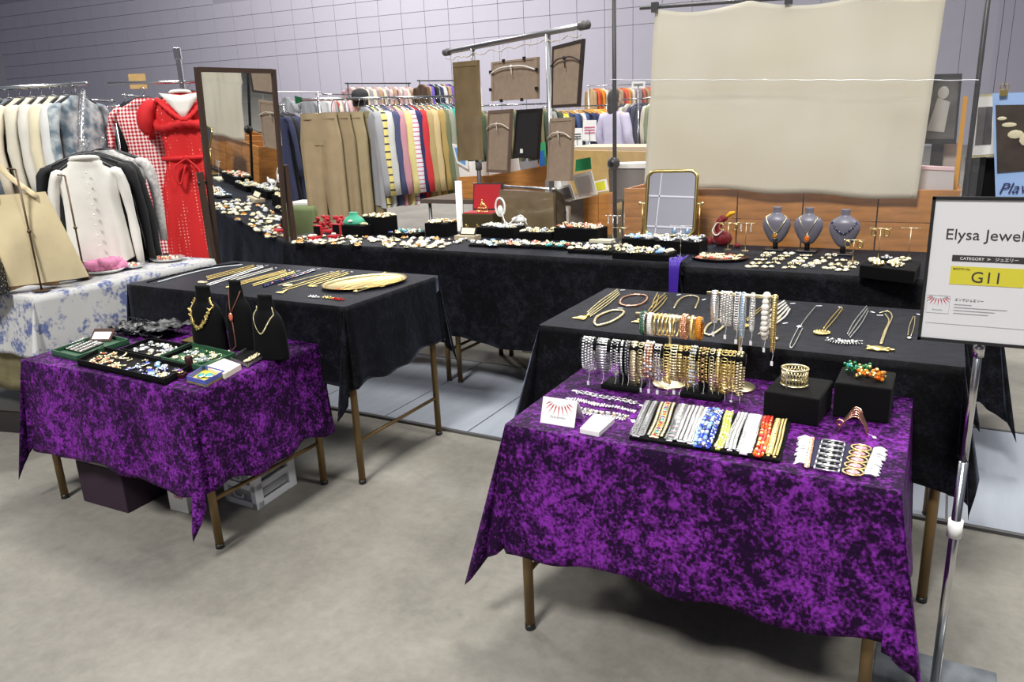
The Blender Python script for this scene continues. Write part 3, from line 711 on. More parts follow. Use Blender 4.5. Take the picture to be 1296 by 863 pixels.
# ---- necklaces on the black table, left
zEn = zE+.004
def nE(label, a, b_, n, sp, r, m_, pend=None): return necklace(label, par(a, b_, n, sp), r, m_, pend, [(b_[0]+2, b_[1]-1)], zEn)
necklace('dark bead strand nearest the toile cloth', [[(186, 357), (222, 347), (262, 338), (303, 333)]], .0032, G['black'], None, (), zEn)
necklace('grey and cream bead strand second from the toile cloth', [[(200, 357), (236, 347), (272, 339), (307, 335)]], .0032, G['pale'], None, (), zEn)
nE('gold chain bib necklace with pearl cluster', (262, 352), (322, 337), 3, 2, .0022, gold, ((257, 357), 'bib', .026, [palegold, pearl]))
nE('silver rope necklace with white tag', (262, 361), (333, 337), 2, 2, .0024, silver)
nE('white bead and silver strand beside the rope necklace', (292, 355), (345, 340), 2, 2, .0022, pearl)
nE('gold herringbone necklace in the middle of the row', (290, 362), (362, 343), 3, 1.6, .0022, gold, ((294, 361), 'tassel', .035, [gold], (285, 366)))
nE('gold flat link necklace right of the herringbone', (320, 361), (373, 344), 2, 2, .0026, gold)
nE('multicoloured stone necklace in the row', (333, 362), (399, 341), 2, 2, .0036, G['navy'], ((340, 362), 'balls', .005, [G['coral']], [(345, 359), (358, 355), (371, 351), (385, 346)]))
nE('thin gold chain with round pendant', (352, 361), (415, 345), 1, 2, .0018, palegold, ((364, 361), 'disc', .018, [palegold]))
nE('long gold lariat with tassel end', (358, 367), (430, 344), 2, 2.4, .0018, gold, ((362, 368), 'tassel', .04, [gold], (345, 373)))
nE('gold multi-chain necklace with leaf pendant', (392, 361), (441, 345), 2, 2.4, .0018, gold, ((396, 362), 'bib', .022, [gold, palegold]))
# gold tray
gt = on(462, 360, zE); gp = thing('gold_plate', 'scalloped gold plate under several pendant necklaces', 'plate', gt)
pa, pb = on(412, 366, zE), on(512, 350, zE); ang = math.atan2((pb-pa).y, (pb-pa).x)
m = M(); prof = [(.0, .003), (.86, .003), (.9, .006), (1, .012), (1.0, .015), (.92, .010), (.85, .006), (0, .006)]
m.lathe(gt, prof, 32, sx=(pb-pa).length/2*1.02, sy=.135, rz=ang); obj('plate_body', m, brass, gp, True)
for lb, a, b_, ms, pk in [('amber cluster pendant on fine chains on the gold plate', (432, 366), (497, 347), G['coral'], 'bib'), ('green stone pendant necklace on the gold plate', (462, 364), (505, 349), G['green'], 'drop'), ('gold drop pendant necklace on the gold plate', (440, 361), (490, 345), gold, 'drop'),
        ('long gold chain at the front of the gold plate', (450, 368), (509, 352), gold, 'drop'), ('rose stone pendant near the right rim of the gold plate', (482, 362), (508, 353), G['coral'], 'drop')]:
    necklace(lb, par(a, b_, 2, 2.4), .0011, palegold if pk == 'bib' else gold, (a, pk, .026 if pk == 'bib' else .012, [ms, gold]), (), zE+.011)
for lb, px, ms in [('small silver cross earrings lying near the gold plate', (397, 377), silver), ('gold knot ring pair lying near the front edge', (415, 378), gold), ('red cluster earrings lying near the front corner', (428, 380), G['red'])]:
    c = on(*px, zE); m = M()
    for k in range(5): m.ring(c+Vector((.010*k-.02, .004*math.sin(k*2), .004)), .006, .005, .0016, 8, 4)
    for k in range(3): m.ball(c+Vector((.014*k-.014, 0, .007)), .0045, 6, 4)
    obj('earrings', m, ms, smooth=True, label=lb, cat='earrings')
# ------------------------------------------------------------------ single jewels, shared meshes
JM = {}
def jmesh(kind, pal):
    k = (kind, pal)
    if k in JM: return JM[k]
    m = M(); ms = [G[p] for p in pal]; n = len(ms)
    if kind == 'cab': m.ball((0, 0, .003), (.011, .009, .006), 9, 5, 0); m.ring((0, 0, .0025), .0115, .0095, .0014, 12, 4, mi=n-1)
    elif kind == 'flower':
        for j in range(6): m.ball((.0075*math.cos(j*PI/3), .0075*math.sin(j*PI/3), .004), .0042, 6, 4, 0)
        m.ball((0, 0, .006), .0045, 6, 4, n-1)
    elif kind == 'knot':
        for j in range(3): m.ring((0, 0, .006), .009, .006, .002, 9, 4, (Vector((math.cos(j*2), math.sin(j*2), 0)), Vector((-math.sin(j*2)*.6, math.cos(j*2)*.6, .7)), UP), j % n)
    elif kind == 'drop': m.ball((0, -.006, .004), (.006, .009, .004), 8, 5, 0); m.ball((0, .008, .004), .0045, 6, 4, n-1); m.ring((0, -.006, .003), .007, .010, .001, 10, 3, mi=n-1)
    elif kind == 'pair':
        for s in (-1, 1): m.ball((s*.009, 0, .005), (.0065, .0065, .005), 7, 4, 0); m.ring((s*.009, 0, .004), .0075, .0075, .0012, 9, 3, mi=n-1); m.ball((s*.009, -.010, .003), .0035, 5, 3, n-1)
    elif kind == 'brooch':
        for j in range(7): m.ball((.012*math.cos(j*.9), .008*math.sin(j*.9), .003), (.006, .003, .002), 6, 3, j % n)
        m.ball((0, 0, .005), (.006, .005, .004), 7, 4, n-1)
    elif kind == 'bar': m.ball((0, 0, .004), (.015, .004, .004), 8, 4, 0); m.ball((.012, 0, .005), .005, 6, 4, n-1); m.ball((-.012, 0, .005), .004, 6, 4, n-1)
    JM[k] = m.mesh(kind, ms, True); return JM[k]
def jewel(c, kind, pal, s, label, name='earring', cat='earring', group=None, rz=None):
    o = bpy.data.objects.new(name, jmesh(kind, pal)); COL.objects.link(o); o.location = c; o.scale = (s, s, s)
    o.rotation_euler = (random.uniform(-.12, .12), random.uniform(-.12, .12), random.uniform(0, 6.28) if rz is None else rz)
    return tag(o, label, cat, group)
PW = {('cream', 'gold'): 'cream', ('white', 'gold'): 'white', ('pale', 'silver'): 'pale grey', ('gold', 'gold'): 'gold', ('silver', 'clear'): 'silver', ('black', 'gold'): 'black',
      ('blue', 'silver'): 'blue', ('coral', 'gold'): 'coral', ('amber', 'gold'): 'amber', ('green', 'gold'): 'green', ('teal', 'silver'): 'turquoise', ('lblue', 'silver'): 'pale blue',
      ('navy', 'gold'): 'navy', ('pink', 'gold'): 'pink', ('clear', 'silver'): 'clear', ('red', 'gold'): 'red', ('silver', 'silver'): 'bright silver'}
ORD = 'first second third fourth fifth sixth seventh eighth ninth tenth eleventh twelfth thirteenth fourteenth fifteenth sixteenth seventeenth eighteenth nineteenth twentieth'.split()
KW = dict(cab='oval', flower='flower-shaped', knot='knotted', drop='drop-shaped', brooch='cluster', bar='bar-shaped', pair='paired')
KIND_OF = {}
def px_of(p): d = Vector(p)-Vector((0, 0, CH)); return (d.dot(_r)/d.dot(_f), -d.dot(_u)/d.dot(_f))
def rank(items, cat, where):
    """one label per jewel: its look and its place among those like it, counted from the left"""
    by = {}
    for o, kind, pal in items: by.setdefault((kind, pal), []).append(o)
    for (kind, pal), os in by.items():
        os.sort(key=lambda o: px_of(o.location)[0]); base = KW[kind]+' '+PW[pal]+' '+cat
        for i, o in enumerate(os):
            o['label'] = (base if len(os) == 1 else (('rightmost ' if i == len(os)-1 and i else 'leftmost ' if i == 0 else ORD[min(i, 19)]+' ')+base+('' if i in (0, len(os)-1) else ' from the left')))+' '+where
def scatter(pts4, z, n, pals, where, group, s=1, kinds=('cab', 'flower', 'drop', 'knot', 'brooch'), name='earring', cat='earring', mind=.018, inset=.1):
    """pts4: world corners FL, FR, BR, BL of the field"""
    put = []; tries = 0; its = []
    while len(put) < n and tries < n*40:
        tries += 1; u, v = random.uniform(inset, 1-inset), random.uniform(inset, 1-inset)
        p = pts4[0].lerp(pts4[1], u).lerp(pts4[3].lerp(pts4[2], u), v)
        if all((p-q).length > mind*s for q in put):
            put.append(p.copy()); pal = random.choice(pals); kd = random.choice(kinds)
            its.append((jewel(Vector((p.x, p.y, z)), kd, pal, s*random.uniform(.85, 1.15), '', name, cat, group), kd, pal))
    rank(its, cat, where)
def topquad(px4, z):
    return [on(p[0], p[1], z) for p in px4]
def traybox(label, px4, z, h, mo, mi_, wall=.005, name='jewelry_tray', cat='tray'):
    q = topquad(px4, z+h); c = sum(q, Vector())/4; t = thing(name, label, cat, Vector((c.x, c.y, z)))
    q = [Vector((p.x, p.y, z)) for p in q]; c = Vector((c.x, c.y, z))
    m = M(); m.prism([p+UP*.0005 for p in q], (0, 0, h*.35)); obj('tray_base', m, mi_, t)
    for i in range(4):
        a, b_ = q[i], q[(i+1) % 4]; d = (b_-a).normalized(); n = Vector((-d.y, d.x, 0)); 
        if (c-a).dot(n) < 0: n = -n
        m = M(); m.prism([a+UP*.0005, b_+UP*.0005, b_+n*wall+UP*.0005, a+n*wall+UP*.0005], (0, 0, h)); obj('tray_side', m, mo, t)
    return t, [p.lerp(c, .08) for p in q]
greenv = mat('green_velvet', L(18, 78, 44), .7, sheen=.4)
# ---- table F
gtr, gq = traybox('green velvet tray with a chart of pale studs at the left corner', [(65, 443), (97, 451), (163, 429), (130, 421)], zF, .022, greenv, greenv)
q = topquad([(76, 440), (103, 446), (131, 434), (105, 427)], zF+.014)
ch = thing('stud_board', 'dark board with a grid of pale studs in the green tray', 'board', sum(q, Vector())/4-UP*.005)
m = M(); m.prism([p-UP*.004 for p in q], (0, 0, .005)); obj('board', m, G['black'], ch)
m = M()
for i in range(9):
    for j in range(5):
        p = q[0].lerp(q[1], (j+.5)/5).lerp(q[3].lerp(q[2], (j+.5)/5), (i+.5)/9)+UP*.002; m.ring(p, .0048, .0048, .0014, 8, 3)
obj('stud', m, silver, ch, True, kind='stuff')
cc = on(126, 432, zF+.012); t = thing('name_card', 'small brown framed card tilted up behind the stud board', 'card', cc)
X = Vector((.88, .35, 0)).normalized(); n = Vector((X.y, -X.x, 0)); Yd = (UP*.62-n*.78).normalized(); no = X.cross(Yd)
if no.z < 0: no = -no
m = M(); m.axbox(cc+Yd*.03, X, Yd, no, (.045, .03, .0025)); obj('card_frame', m, mat('brown_card', L(70, 45, 38), .5), t)
m = M(); m.axbox(cc+Yd*.026+no*.003, X, Yd, no, (.036, .017, .0005)); obj('label_panel', m, white, t)
t1, q1 = traybox('black two-part tray of rose and blue brooches at the front', [(97, 455), (209, 480), (240, 462), (130, 438)], zF, .022, blackf, blackf)
hl = lambda q, a, b_: [q[0].lerp(q[1], a), q[0].lerp(q[1], b_), q[3].lerp(q[2], b_), q[3].lerp(q[2], a)]
scatter(hl(q1, .02, .48), zF+.010, 26, [('coral', 'gold'), ('gold', 'gold'), ('gold', 'gold'), ('amber', 'gold')], 'in the front black tray', 'rose and gold brooches in the front tray', .95, ('bar', 'brooch', 'drop'), 'brooch', 'brooch', .017, .06)
scatter(hl(q1, .52, .98), zF+.010, 26, [('blue', 'silver'), ('blue', 'silver'), ('pale', 'silver'), ('navy', 'gold'), ('gold', 'gold'), ('lblue', 'silver')], 'in the front tray right half', 'blue and silver brooches in the front tray', 1.0, ('cab', 'brooch', 'flower'), 'brooch', 'brooch', .017, .06)
t2, q2 = traybox('black tray of silver brooches behind the front tray', [(152, 441), (203, 453), (243, 437), (190, 427)], zF, .02, blackf, blackf)
scatter(q2, zF+.009, 26, [('pale', 'silver'), ('white', 'gold'), ('silver', 'clear'), ('clear', 'silver')], 'in the rear black tray', 'silver brooches in the rear tray', .95, ('cab', 'brooch', 'knot', 'drop'), 'brooch', 'brooch', .018)
t3, q3 = traybox('green velvet tray heaped with pale gold jewelry', [(200, 451), (256, 464), (298, 446), (242, 433)], zF, .022, greenv, greenv)
scatter(q3, zF+.011, 24, [('cream', 'gold'), ('clear', 'silver'), ('pale', 'silver'), ('green', 'gold'), ('gold', 'gold')], 'in the green tray at the right', 'jewelry in the right green tray', 1.05, ('flower', 'brooch', 'knot', 'drop', 'bar'), 'earring', 'earring', .016, .15)
q = topquad([(229, 431), (250, 435), (265, 428), (247, 424)], zF+.02); t = thing('gift_box', 'flat box with a gold lid behind the green tray', 'box', sum(q, Vector())/4-UP*.02)
m = M(); m.prism([Vector((p.x, p.y, zF+.0005)) for p in q], (0, 0, .016)); obj('box_body', m, black, t)
m = M(); m.prism([Vector((p.x, p.y, zF+.0165)) for p in q], (0, 0, .004)); obj('lid', m, brass, t)
t4, q4 = traybox('small black tray beside the gold lidded box', [(250, 436), (266, 441), (280, 432), (266, 428)], zF, .012, black, blackf)
jewel(sum(q4, Vector())/4+UP*.006, 'bar', ('gold', 'gold'), .8, 'gold bar pin in the small black tray', 'brooch', 'brooch')
acr = mat('acrylic', (.95, .95, .95, 1), .05, trans=.9, coat=.3)
t5, q5 = traybox('clear sided tray with black pad at the right edge', [(289, 452), (313, 462), (347, 443), (322, 435)], zF, .012, acr, blackf)
m = M(); a, b_ = on(311, 457, zF+.02), on(339, 441, zF+.02); strap(m, [a.lerp(b_, i/10)+Vector((0, .004*math.sin(i), .0)) for i in range(11)], Vector((.6, .8, 0)), 'cluster', .022, .008, 1); obj('bracelet', m, palegold, smooth=True, label='chunky gold bracelet lying on the clear sided tray', cat='bracelet')
# ring holders
c = on(241, 468, zF); t = thing('ring_stand', 'dark red ring holder post beside the green tray', 'stand', c); dred = mat('oxblood_leather', L(48, 10, 14), .45)
m = M(); m.lathe(c, [(.014, 0), (.014, .004), (.0125, .03), (.012, .046), (.008, .05)], 16); obj('post', m, dred, t, True); m = M(); m.ball(c+UP*.052, .004); obj('knob', m, silver, t, True)
c = on(229, 478, zF); t = thing('ring_box', 'small dark leather ring box with blue and gold ring', 'box', c); m = M(); m.box(c+UP*.008, (.034, .03, .015), .4); obj('box_body', m, dred, t, bevel=.002)
m = M(); m.ring(c+UP*.020, .010, .009, .003, 14, 5); m.ball(c+UP*.026, (.010, .009, .004), 8, 4, 1); obj('ring', m, [gold, G['purple']], smooth=True, label='blue and gold ring standing on the dark leather ring box', cat='ring')
bb = mat('blue_card', L(86, 98, 178), .5); yb = mat('yellow_lining', L(214, 190, 60), .5)
t6, q6 = traybox('small blue box with yellow lining holding turquoise ring', [(236, 476), (259, 482), (284, 469), (258, 462)], zF, .022, bb, yb, .0025, 'gift_box', 'box')
for k, o in enumerate((-.012, .012)): jewel(sum(q6, Vector())/4+Vector((o, o*.5, .01)), 'cab', ('teal', 'silver'), 1.3, '%s turquoise earring in the small blue box' % ['left', 'right'][k], 'earring', 'earring', 'turquoise earrings in the blue box')
q = topquad([(258, 464), (284, 474), (305, 462), (280, 453)], zF+.016); m = M(); m.prism([Vector((p.x, p.y, zF+.0005)) for p in q], (0, 0, .018)); obj('loose_box_lid', m, mat('ivory_card', L(232, 222, 205), .6), label='white lid of the blue box lying beside it', cat='box lid')  # the loose lid itself, not a separate box
# black pouch heap
c = on(192, 424, zF); t = thing('drawstring_pouches', 'heap of crumpled black satin pouches at the back corner', 'pouches', c); m = M(); sat = mat('black_satin', (.010, .011, .014, 1), .38)
rn = random.Random(4)
for k in range(9):
    o = c+Vector((rn.uniform(-.14, .10), rn.uniform(-.03, .06), .018+.012*(k % 3))); n1 = rn.uniform(0, 3)
    P_ = [[o+Vector((i/8*.14-.07, j/6*.09-.045, 0))+Vector((0, 0, .011*math.sin(i*1.3+n1)*math.cos(j*1.1+n1)+.005*math.sin(i*2.7+j*1.9))) for i in range(9)] for j in range(7)]
    m.grid(P_)
obj('pouch_pile', m, sat, t, True, solid=.002)
m = M()
for k in range(7):
    o = c+Vector((rn.uniform(-.12, .08), rn.uniform(-.05, .05), .03)); m.tube(curve([o, o+Vector((-.05, -.02, .025)), o+Vector((-.10, -.01, -.01)), o+Vector((-.13, -.05, -.015))]), .0015, 4)
obj('drawstring', m, sat, t, True)

def bust(label, c, h, wd, m_, stem=True, dep=.5, rz=0, neck=.30):
    """neck form: lathe squashed front to back; returns surface function"""
    t = thing('necklace_bust', label, 'necklace bust', c); z0 = .035 if stem else 0
    hh = h-z0; r = wd/2
    prof = [(.16, 0), (.42, .06), (.72, .22), (.95, .42), (1.0, .55), (.90, .67), (.62, .76), (neck*1.08, .83), (neck, .92), (neck*1.05, 1.0)] if stem else \
           [(1.0, 0), (1.0, .12), (.97, .35), (.92, .52), (.78, .66), (.52, .76), (neck*1.15, .83), (neck, .92), (neck*1.0, 1.0)]
    pr = [(a*r, b_*hh+z0) for a, b_ in prof]
    pts = curve([Vector((a, 0, b_)) for a, b_ in pr], 3); pr = [(p.x, p.z) for p in pts]
    m = M(); m.lathe(c, pr, 24, sy=dep, rz=rz); obj('bust_form', m, m_, t, True)
    if stem:
        m = M(); m.cyl(c+UP*.006, c+UP*(z0+.03), .011, 12); obj('stem', m, black, t, True)
        m = M(); m.box(c+UP*.0055, (.088, .058, .010), rz); obj('base', m, black, t, bevel=.003)
    def surf(x, zf, e=.003):
        z = z0+zf*hh; rr = pr[0][0]
        for (a, za), (b_, zb_) in zip(pr[:-1], pr[1:]):
            if za <= z <= zb_: rr = a+(b_-a)*(z-za)/max(1e-6, zb_-za)
        x = max(-rr*.98, min(rr*.98, x)); y = -dep*math.sqrt(max(0, rr*rr-x*x))-e
        return c+Vector((x*math.cos(rz)-y*math.sin(rz), x*math.sin(rz)+y*math.cos(rz), z))
    return surf
# three black busts on F
def vneck(sf, w, zt, zb_, n=17, sag=1.0):
    out = []
    for i in range(n):
        u = i/(n-1)*2-1; out.append(sf(w*math.copysign(abs(u)**.9, u), zb_+(zt-zb_)*abs(u)**(1.6*sag)))
    return out
s1 = bust('left black velvet necklace bust on the left purple table', on(268, 440, zF), .235, .165, blackf, False, neck=.42)
m = M(); p = vneck(s1, .062, .80, .36, 31, 1.1)
for i, a in enumerate(p):
    for k in range(4): m.ball(a+Vector((random.uniform(-.006, .006), -.002, random.uniform(-.006, .006))), (.0028, .0028, .0065), 5, 4, ax=(Vector((1, 0, 0)), Vector((0, 1, .3)).normalized(), Vector((random.uniform(-1, 1), -.3, random.uniform(-1, 1))).normalized()))
m.tube(p, .002, 5); obj('necklace', m, gold, smooth=True, label='spiky chunky gold necklace on the left black bust', cat='necklace')
s2_ = bust('middle black velvet necklace bust holding the brown lariat', on(309, 441, zF), .255, .13, blackf, False, neck=.42)
m = M(); p = [s2_(x, z) for x, z in ((.034, .86), (.02, .74), (.006, .62), (-.002, .54))]; m.tube(p, .0022, 5, mi=1); p = [s2_(x, z) for x, z in ((-.03, .86), (-.02, .74), (-.010, .62), (-.004, .54))]; m.tube(p, .0022, 5, mi=1)
m.tube([s2_(-.002, .46), s2_(.001, .25), s2_(.002, .08), s2_(.002, .02)+Vector((-.004, -.02, 0))], .0022, 5, mi=1); m.ball(s2_(-.003, .50, .006), (.010, .006, .017), 8, 5, 0); m.ball(s2_(.002, .03, .01)+Vector((-.006, -.022, 0)), (.008, .006, .006), 6, 4, 2)
obj('necklace', m, [G['coral'], mat('brown_cord', L(110, 66, 50), .6), palegold], smooth=True, label='brown cord lariat with coral stone on the middle black bust', cat='necklace')
s3_ = bust('right black velvet necklace bust holding the flat gold collar', on(345, 452, zF), .225, .15, blackf, False, neck=.42)
m = M(); p = vneck(s3_, .056, .82, .42, 21, .9); strap(m, p, (0, -.3, 1), 'plain', .0055, .004, 1); obj('necklace', m, palegold, smooth=True, label='flat gold collar with V point on the right black bust', cat='necklace')

# ---- under table F
q = [Vector((p.x, p.y, 0)) for p in (on(106, 634), on(162, 650), on(222, 645))]; a, b_ = q[0], q[1]; d = (b_-a); n = Vector((-d.y, d.x, 0)).normalized()*.30
t = thing('storage_box', 'dark plum fabric storage box under the left purple table', 'box', (a+b_+n)/2+Vector((0, 0, 0))); plum = mat('plum_fabric', L(44, 24, 42), .8, bump=.3, bscale=200)
m = M(); m.prism([a, b_, b_+n, a+n], (0, 0, .17)); obj('box_body', m, plum, t, bevel=.004)
m = M(); m.prism([p+UP*.171 for p in (a-d*.02, b_+d*.02, b_+d*.02+n, a-d*.02+n)], (0, 0, .012)); obj('rim', m, mat('grey_plastic_bag', L(120, 116, 116), .4), t, bevel=.003)
c = on(228, 646)+Vector((0, .03, 0)); t = thing('paper_box', 'small white paper box with faint print under the table', 'box', c); m = M(); m.box(c+UP*.04, (.09, .07, .08), .1); obj('box_body', m, white, t)
m = M()
for k in range(7): m.box(c+Vector((-.03+.01*k, -.036, .06)), (.003, .001, .012), .1+.0*k)
obj('printed_marks', m, redink, t)
# clear drawer unit
fl_, fr_ = on(286, 633), on(326, 646); br_ = on(376, 612)
dX = (fr_-fl_); dY = (br_-fr_); H_ = .235
t = thing('drawer_unit', 'white plastic drawer unit with three clear drawers under the table', 'drawers', (fl_+br_)/2); wpl = mat('white_plastic', L(225, 228, 232), .45); cpl = mat('frosted_plastic', L(190, 194, 198), .25, trans=.35)
dx, dy = dX.normalized(), dY.normalized(); lw, ld = dX.length, dY.length
m = M()
for p, q_ in ((fl_, dy), (fr_, dy)): pass
for cx in (.012, lw-.012):
    for cy in (.02, ld-.02): m.axbox(fl_+dx*cx+dy*cy+UP*H_/2, dx, dy, UP, (.012, .02, H_/2))
for k in range(4):
    z = .012+k*(H_-.024)/3
    for cx in (.006, lw-.006): m.axbox(fl_+dx*cx+dy*ld/2+UP*z, dx, dy, UP, (.006, ld/2, .011))
    for cy in (.006, ld-.006): m.axbox(fl_+dx*lw/2+dy*cy+UP*z, dx, dy, UP, (lw/2, .006, .011))
m.axbox(fl_+dx*lw/2+dy*ld/2+UP*(H_-.004), dx, dy, UP, (lw/2, ld/2, .004)); obj('frame', m, wpl, t)
for k in range(3):
    z = .024+k*(H_-.024)/3; m = M(); m.axbox(fl_+dx*lw/2+dy*ld/2+UP*(z+.027), dx, dy, UP, (lw/2-.014, ld/2-.008, .024)); dr = obj('drawer', m, cpl, t)
    m = M(); o = fl_+dx*lw/2-dy*.006+UP*(z+.03); m.tube(curve([o-dx*.025, o-dx*.02-UP*.014, o+dx*.02-UP*.014, o+dx*.025]), .003, 5); obj('handle', m, wpl, dr, True)

# ---- back table C
n0 = Vector((0, 0, 0))
def tray_c(label, cx, cy, w_, d_, h, m_=blackf, z=zC):
    c = on(cx, cy, z); yw = R(TB['C'][4]) if z == zC else 0
    m = M(); m.box((c.x, c.y, z+h/2+.0005), (w_, d_, h), yw); obj('display_tray', m, m_, label=label, cat='tray', bevel=.003)
    X = Vector((math.cos(yw), math.sin(yw), 0)); Y = Vector((-X.y, X.x, 0)); c = Vector((c.x, c.y, z+h))
    return [c-X*w_/2-Y*d_/2, c+X*w_/2-Y*d_/2, c+X*w_/2+Y*d_/2, c-X*w_/2+Y*d_/2]
fa, fb, fc, fd_ = on(368, 308, zC), on(556, 316, zC), on(600, 303, zC), on(392, 299, zC)
for w4, rw in enumerate(('front', 'second', 'third', 'rear')):
    scatter([fa.lerp(fd_, w4/4), fb.lerp(fc, w4/4), fb.lerp(fc, (w4+.8)/4), fa.lerp(fd_, (w4+.8)/4)], zC+.002, 25, [('cream', 'gold')]*4+[('white', 'gold')]*3+[('pale', 'silver')]*2+[('gold', 'gold'), ('black', 'gold'), ('amber', 'gold')], 'in the loose '+rw+' row', 'loose earrings on the left of the back table', 1.7, ('cab', 'cab', 'flower', 'drop'), mind=.0165, inset=.0)
spec = [('low tray of coloured beads among the loose earrings', 514, 299, .20, .10, .022, [('blue', 'silver'), ('cream', 'gold'), ('cream', 'gold'), ('teal', 'silver'), ('amber', 'gold')]),
        ('black riser tray with amber clusters left of the red lined box', 559, 298, .15, .11, .075, [('amber', 'gold'), ('cream', 'gold'), ('gold', 'gold')]),
        ('tall black riser with gold clusters behind the loose earrings', 482, 296, .17, .12, .105, [('gold', 'gold'), ('amber', 'gold'), ('cream', 'gold')]),
        ('black riser tray with pale jewels right of the red lined box', 634, 299, .24, .13, .055, [('pale', 'silver'), ('white', 'gold'), ('clear', 'silver')]),
        ('black riser tray of gold and rose clusters under the clear stand post', 682, 302, .19, .12, .04, [('cream', 'gold'), ('gold', 'gold'), ('pale', 'silver')]),
        ('tall black riser tray of cream and gold clusters', 735, 303, .25, .13, .065, [('cream', 'gold'), ('coral', 'gold'), ('gold', 'gold'), ('pale', 'silver')]),
        ('small black riser of pale blue pieces left of the gold mirror foot', 813, 312, .17, .11, .045, [('lblue', 'silver'), ('white', 'gold'), ('clear', 'silver')]),
        ('black riser of silver pieces in front of the gold mirror', 862, 318, .21, .13, .055, [('clear', 'silver'), ('pale', 'silver'), ('silver', 'clear')]),
        ('first tray of the front row with cream and turquoise pieces', 618, 311, .17, .11, .012, [('cream', 'gold'), ('pale', 'silver'), ('lblue', 'silver')]),
        ('second tray of the front row with blue and pearl pieces', 658, 312, .17, .11, .014, [('blue', 'silver'), ('cream', 'gold'), ('pale', 'silver'), ('white', 'gold'), ('coral', 'gold')]),
        ('third tray of the front row with turquoise and gold pieces', 702, 314, .20, .11, .016, [('teal', 'silver'), ('white', 'gold'), ('cream', 'gold'), ('coral', 'gold'), ('gold', 'gold'), ('cream', 'gold')]),
        ('fourth tray of the front row with navy and silver pieces', 752, 319, .22, .12, .018, [('navy', 'gold'), ('white', 'gold'), ('pale', 'silver'), ('cream', 'gold')]),
        ('raised last tray of the front row with violet and gold pieces', 816, 326, .26, .13, .028, [('lblue', 'silver'), ('gold', 'gold'), ('clear', 'silver'), ('white', 'gold')])]
SHORT = ['on the low bead tray', 'on the amber riser', 'on the tall left riser', 'on the pale jewel riser', 'on the rose riser', 'on the tall cream riser', 'on the small blue riser', 'on the silver riser by the mirror', 'on the first front tray', 'on the second front tray', 'on the third front tray', 'on the fourth front tray', 'on the raised last tray']
VARIED_CATS = ['bead cluster', 'brooch', 'brooch', 'pendant', 'pendant', 'brooch', 'pendant', 'brooch', 'ring', 'ring', 'pendant', 'ring', 'earring']  # kind words only vary the naming by tray; all pieces are built as earrings
for sh, ct, (lb, cx, cy, w_, d_, h, pals) in zip(SHORT, VARIED_CATS, spec):
    q = tray_c(lb, cx, cy, w_, d_, h); q = [p.copy() for p in q]
    scatter(q, q[0].z+.001, int(w_*85)+3, pals, sh, 'pieces on the '+' '.join(lb.split()[:7]), 1.6, name=ct.replace(' ', '_'), cat=ct, mind=.020, inset=.06)
q = tray_c('black velvet riser under the green bust', 455, 298, .17, .11, .065)
cb = sum(q, Vector())/4; t = thing('necklace_bust', 'squat jade green velvet bust lying low among the trays', 'necklace bust', cb+Vector((-.03, 0, 0)))
jade = mat('jade_velvet', L(60, 165, 130), .6, sheen=.4)
m = M(); m.lathe(cb+Vector((-.03, 0, .001)), [(.075, 0), (.08, .012), (.06, .035), (.035, .05), (.028, .062), (.03, .07)], 20, sy=.6); obj('bust_form', m, jade, t, True)
jewel(cb+Vector((-.02, -.045, .02)), 'flower', ('white', 'gold'), 1.4, 'white flower earring resting on the green bust', 'earring', 'earring')
for k in range(4): jewel(cb+Vector((.03+.015*k, -.02, .001)), 'knot', ('gold', 'gold'), 1.2, ORD[k]+' gold knot ring from the left beside the green bust', 'ring', 'ring', 'gold rings by the green bust')
# red ring boxes and flower heap
for (px, py, lb) in ((399, 305, 'left open red ring box with black lining'), (423, 303, 'right open red ring box with black lining')):
    c = on(px, py, zC); t = thing('ring_box', lb, 'box', c); m = M(); m.box(c+UP*.014, (.06, .05, .027)); obj('box_body', m, redm, t, bevel=.004)
    m = M(); m.box(c+Vector((0, .032, .055)), (.06, .016, .062)); l = obj('lid', m, redm, t, bevel=.004); m = M(); m.box(c+Vector((0, .0225, .055)), (.048, .003, .05)); obj('lining', m, blackf, l)
    jewel(c+UP*.028, 'flower', ('white', 'gold'), 1.3, 'pearl ring in the '+lb.split(' with')[0], 'ring', 'ring')
c = on(412, 297, zC)+Vector((0, .06, 0)); m = M(); rn = random.Random(5)
for k in range(60): m.ball(c+Vector((rn.uniform(-.12, .14), rn.uniform(-.02, .03), rn.uniform(.02, .10))), (rn.uniform(.012, .02), .01, rn.uniform(.006, .016)), 6, 4)
m.box(c+UP*.012, (.20, .05, .022)); obj('velvet_flowers', m, redm, smooth=True, label='heap of crumpled red velvet flowers behind the ring boxes', cat='flowers')
# red lined open box with crown
c = on(607, 291, zC)+Vector((0, .04, 0)); t = thing('jewelry_box', 'open jewelry box with red velvet lining and standing lid', 'box', c)
X = Vector((1, .1, 0)).normalized(); Y = Vector((-.1, 1, 0)).normalized()
m = M(); m.axbox(c+UP*.05, X, Y, UP, (.10, .07, .048)); obj('box_body', m, mat('olive_wood', L(70, 60, 34), .5), t, bevel=.003)
m = M(); m.axbox(c+UP*.101, X, Y, UP, (.095, .066, .003)); obj('velvet_lining', m, redm, t)
lz = (UP*.97+Y*.2).normalized(); ln = X.cross(lz)
m = M(); m.axbox(c+Y*.075+UP*.10+lz*.082, X, lz, ln, (.095, .08, .012)); l = obj('lid', m, mat('dark_box_lid', L(50, 38, 36), .5), t, bevel=.003); m = M(); m.axbox(c+Y*.075+UP*.10+lz*.082+ln*.0125, X, lz, ln, (.086, .071, .002)); obj('lid_lining', m, redm, l)
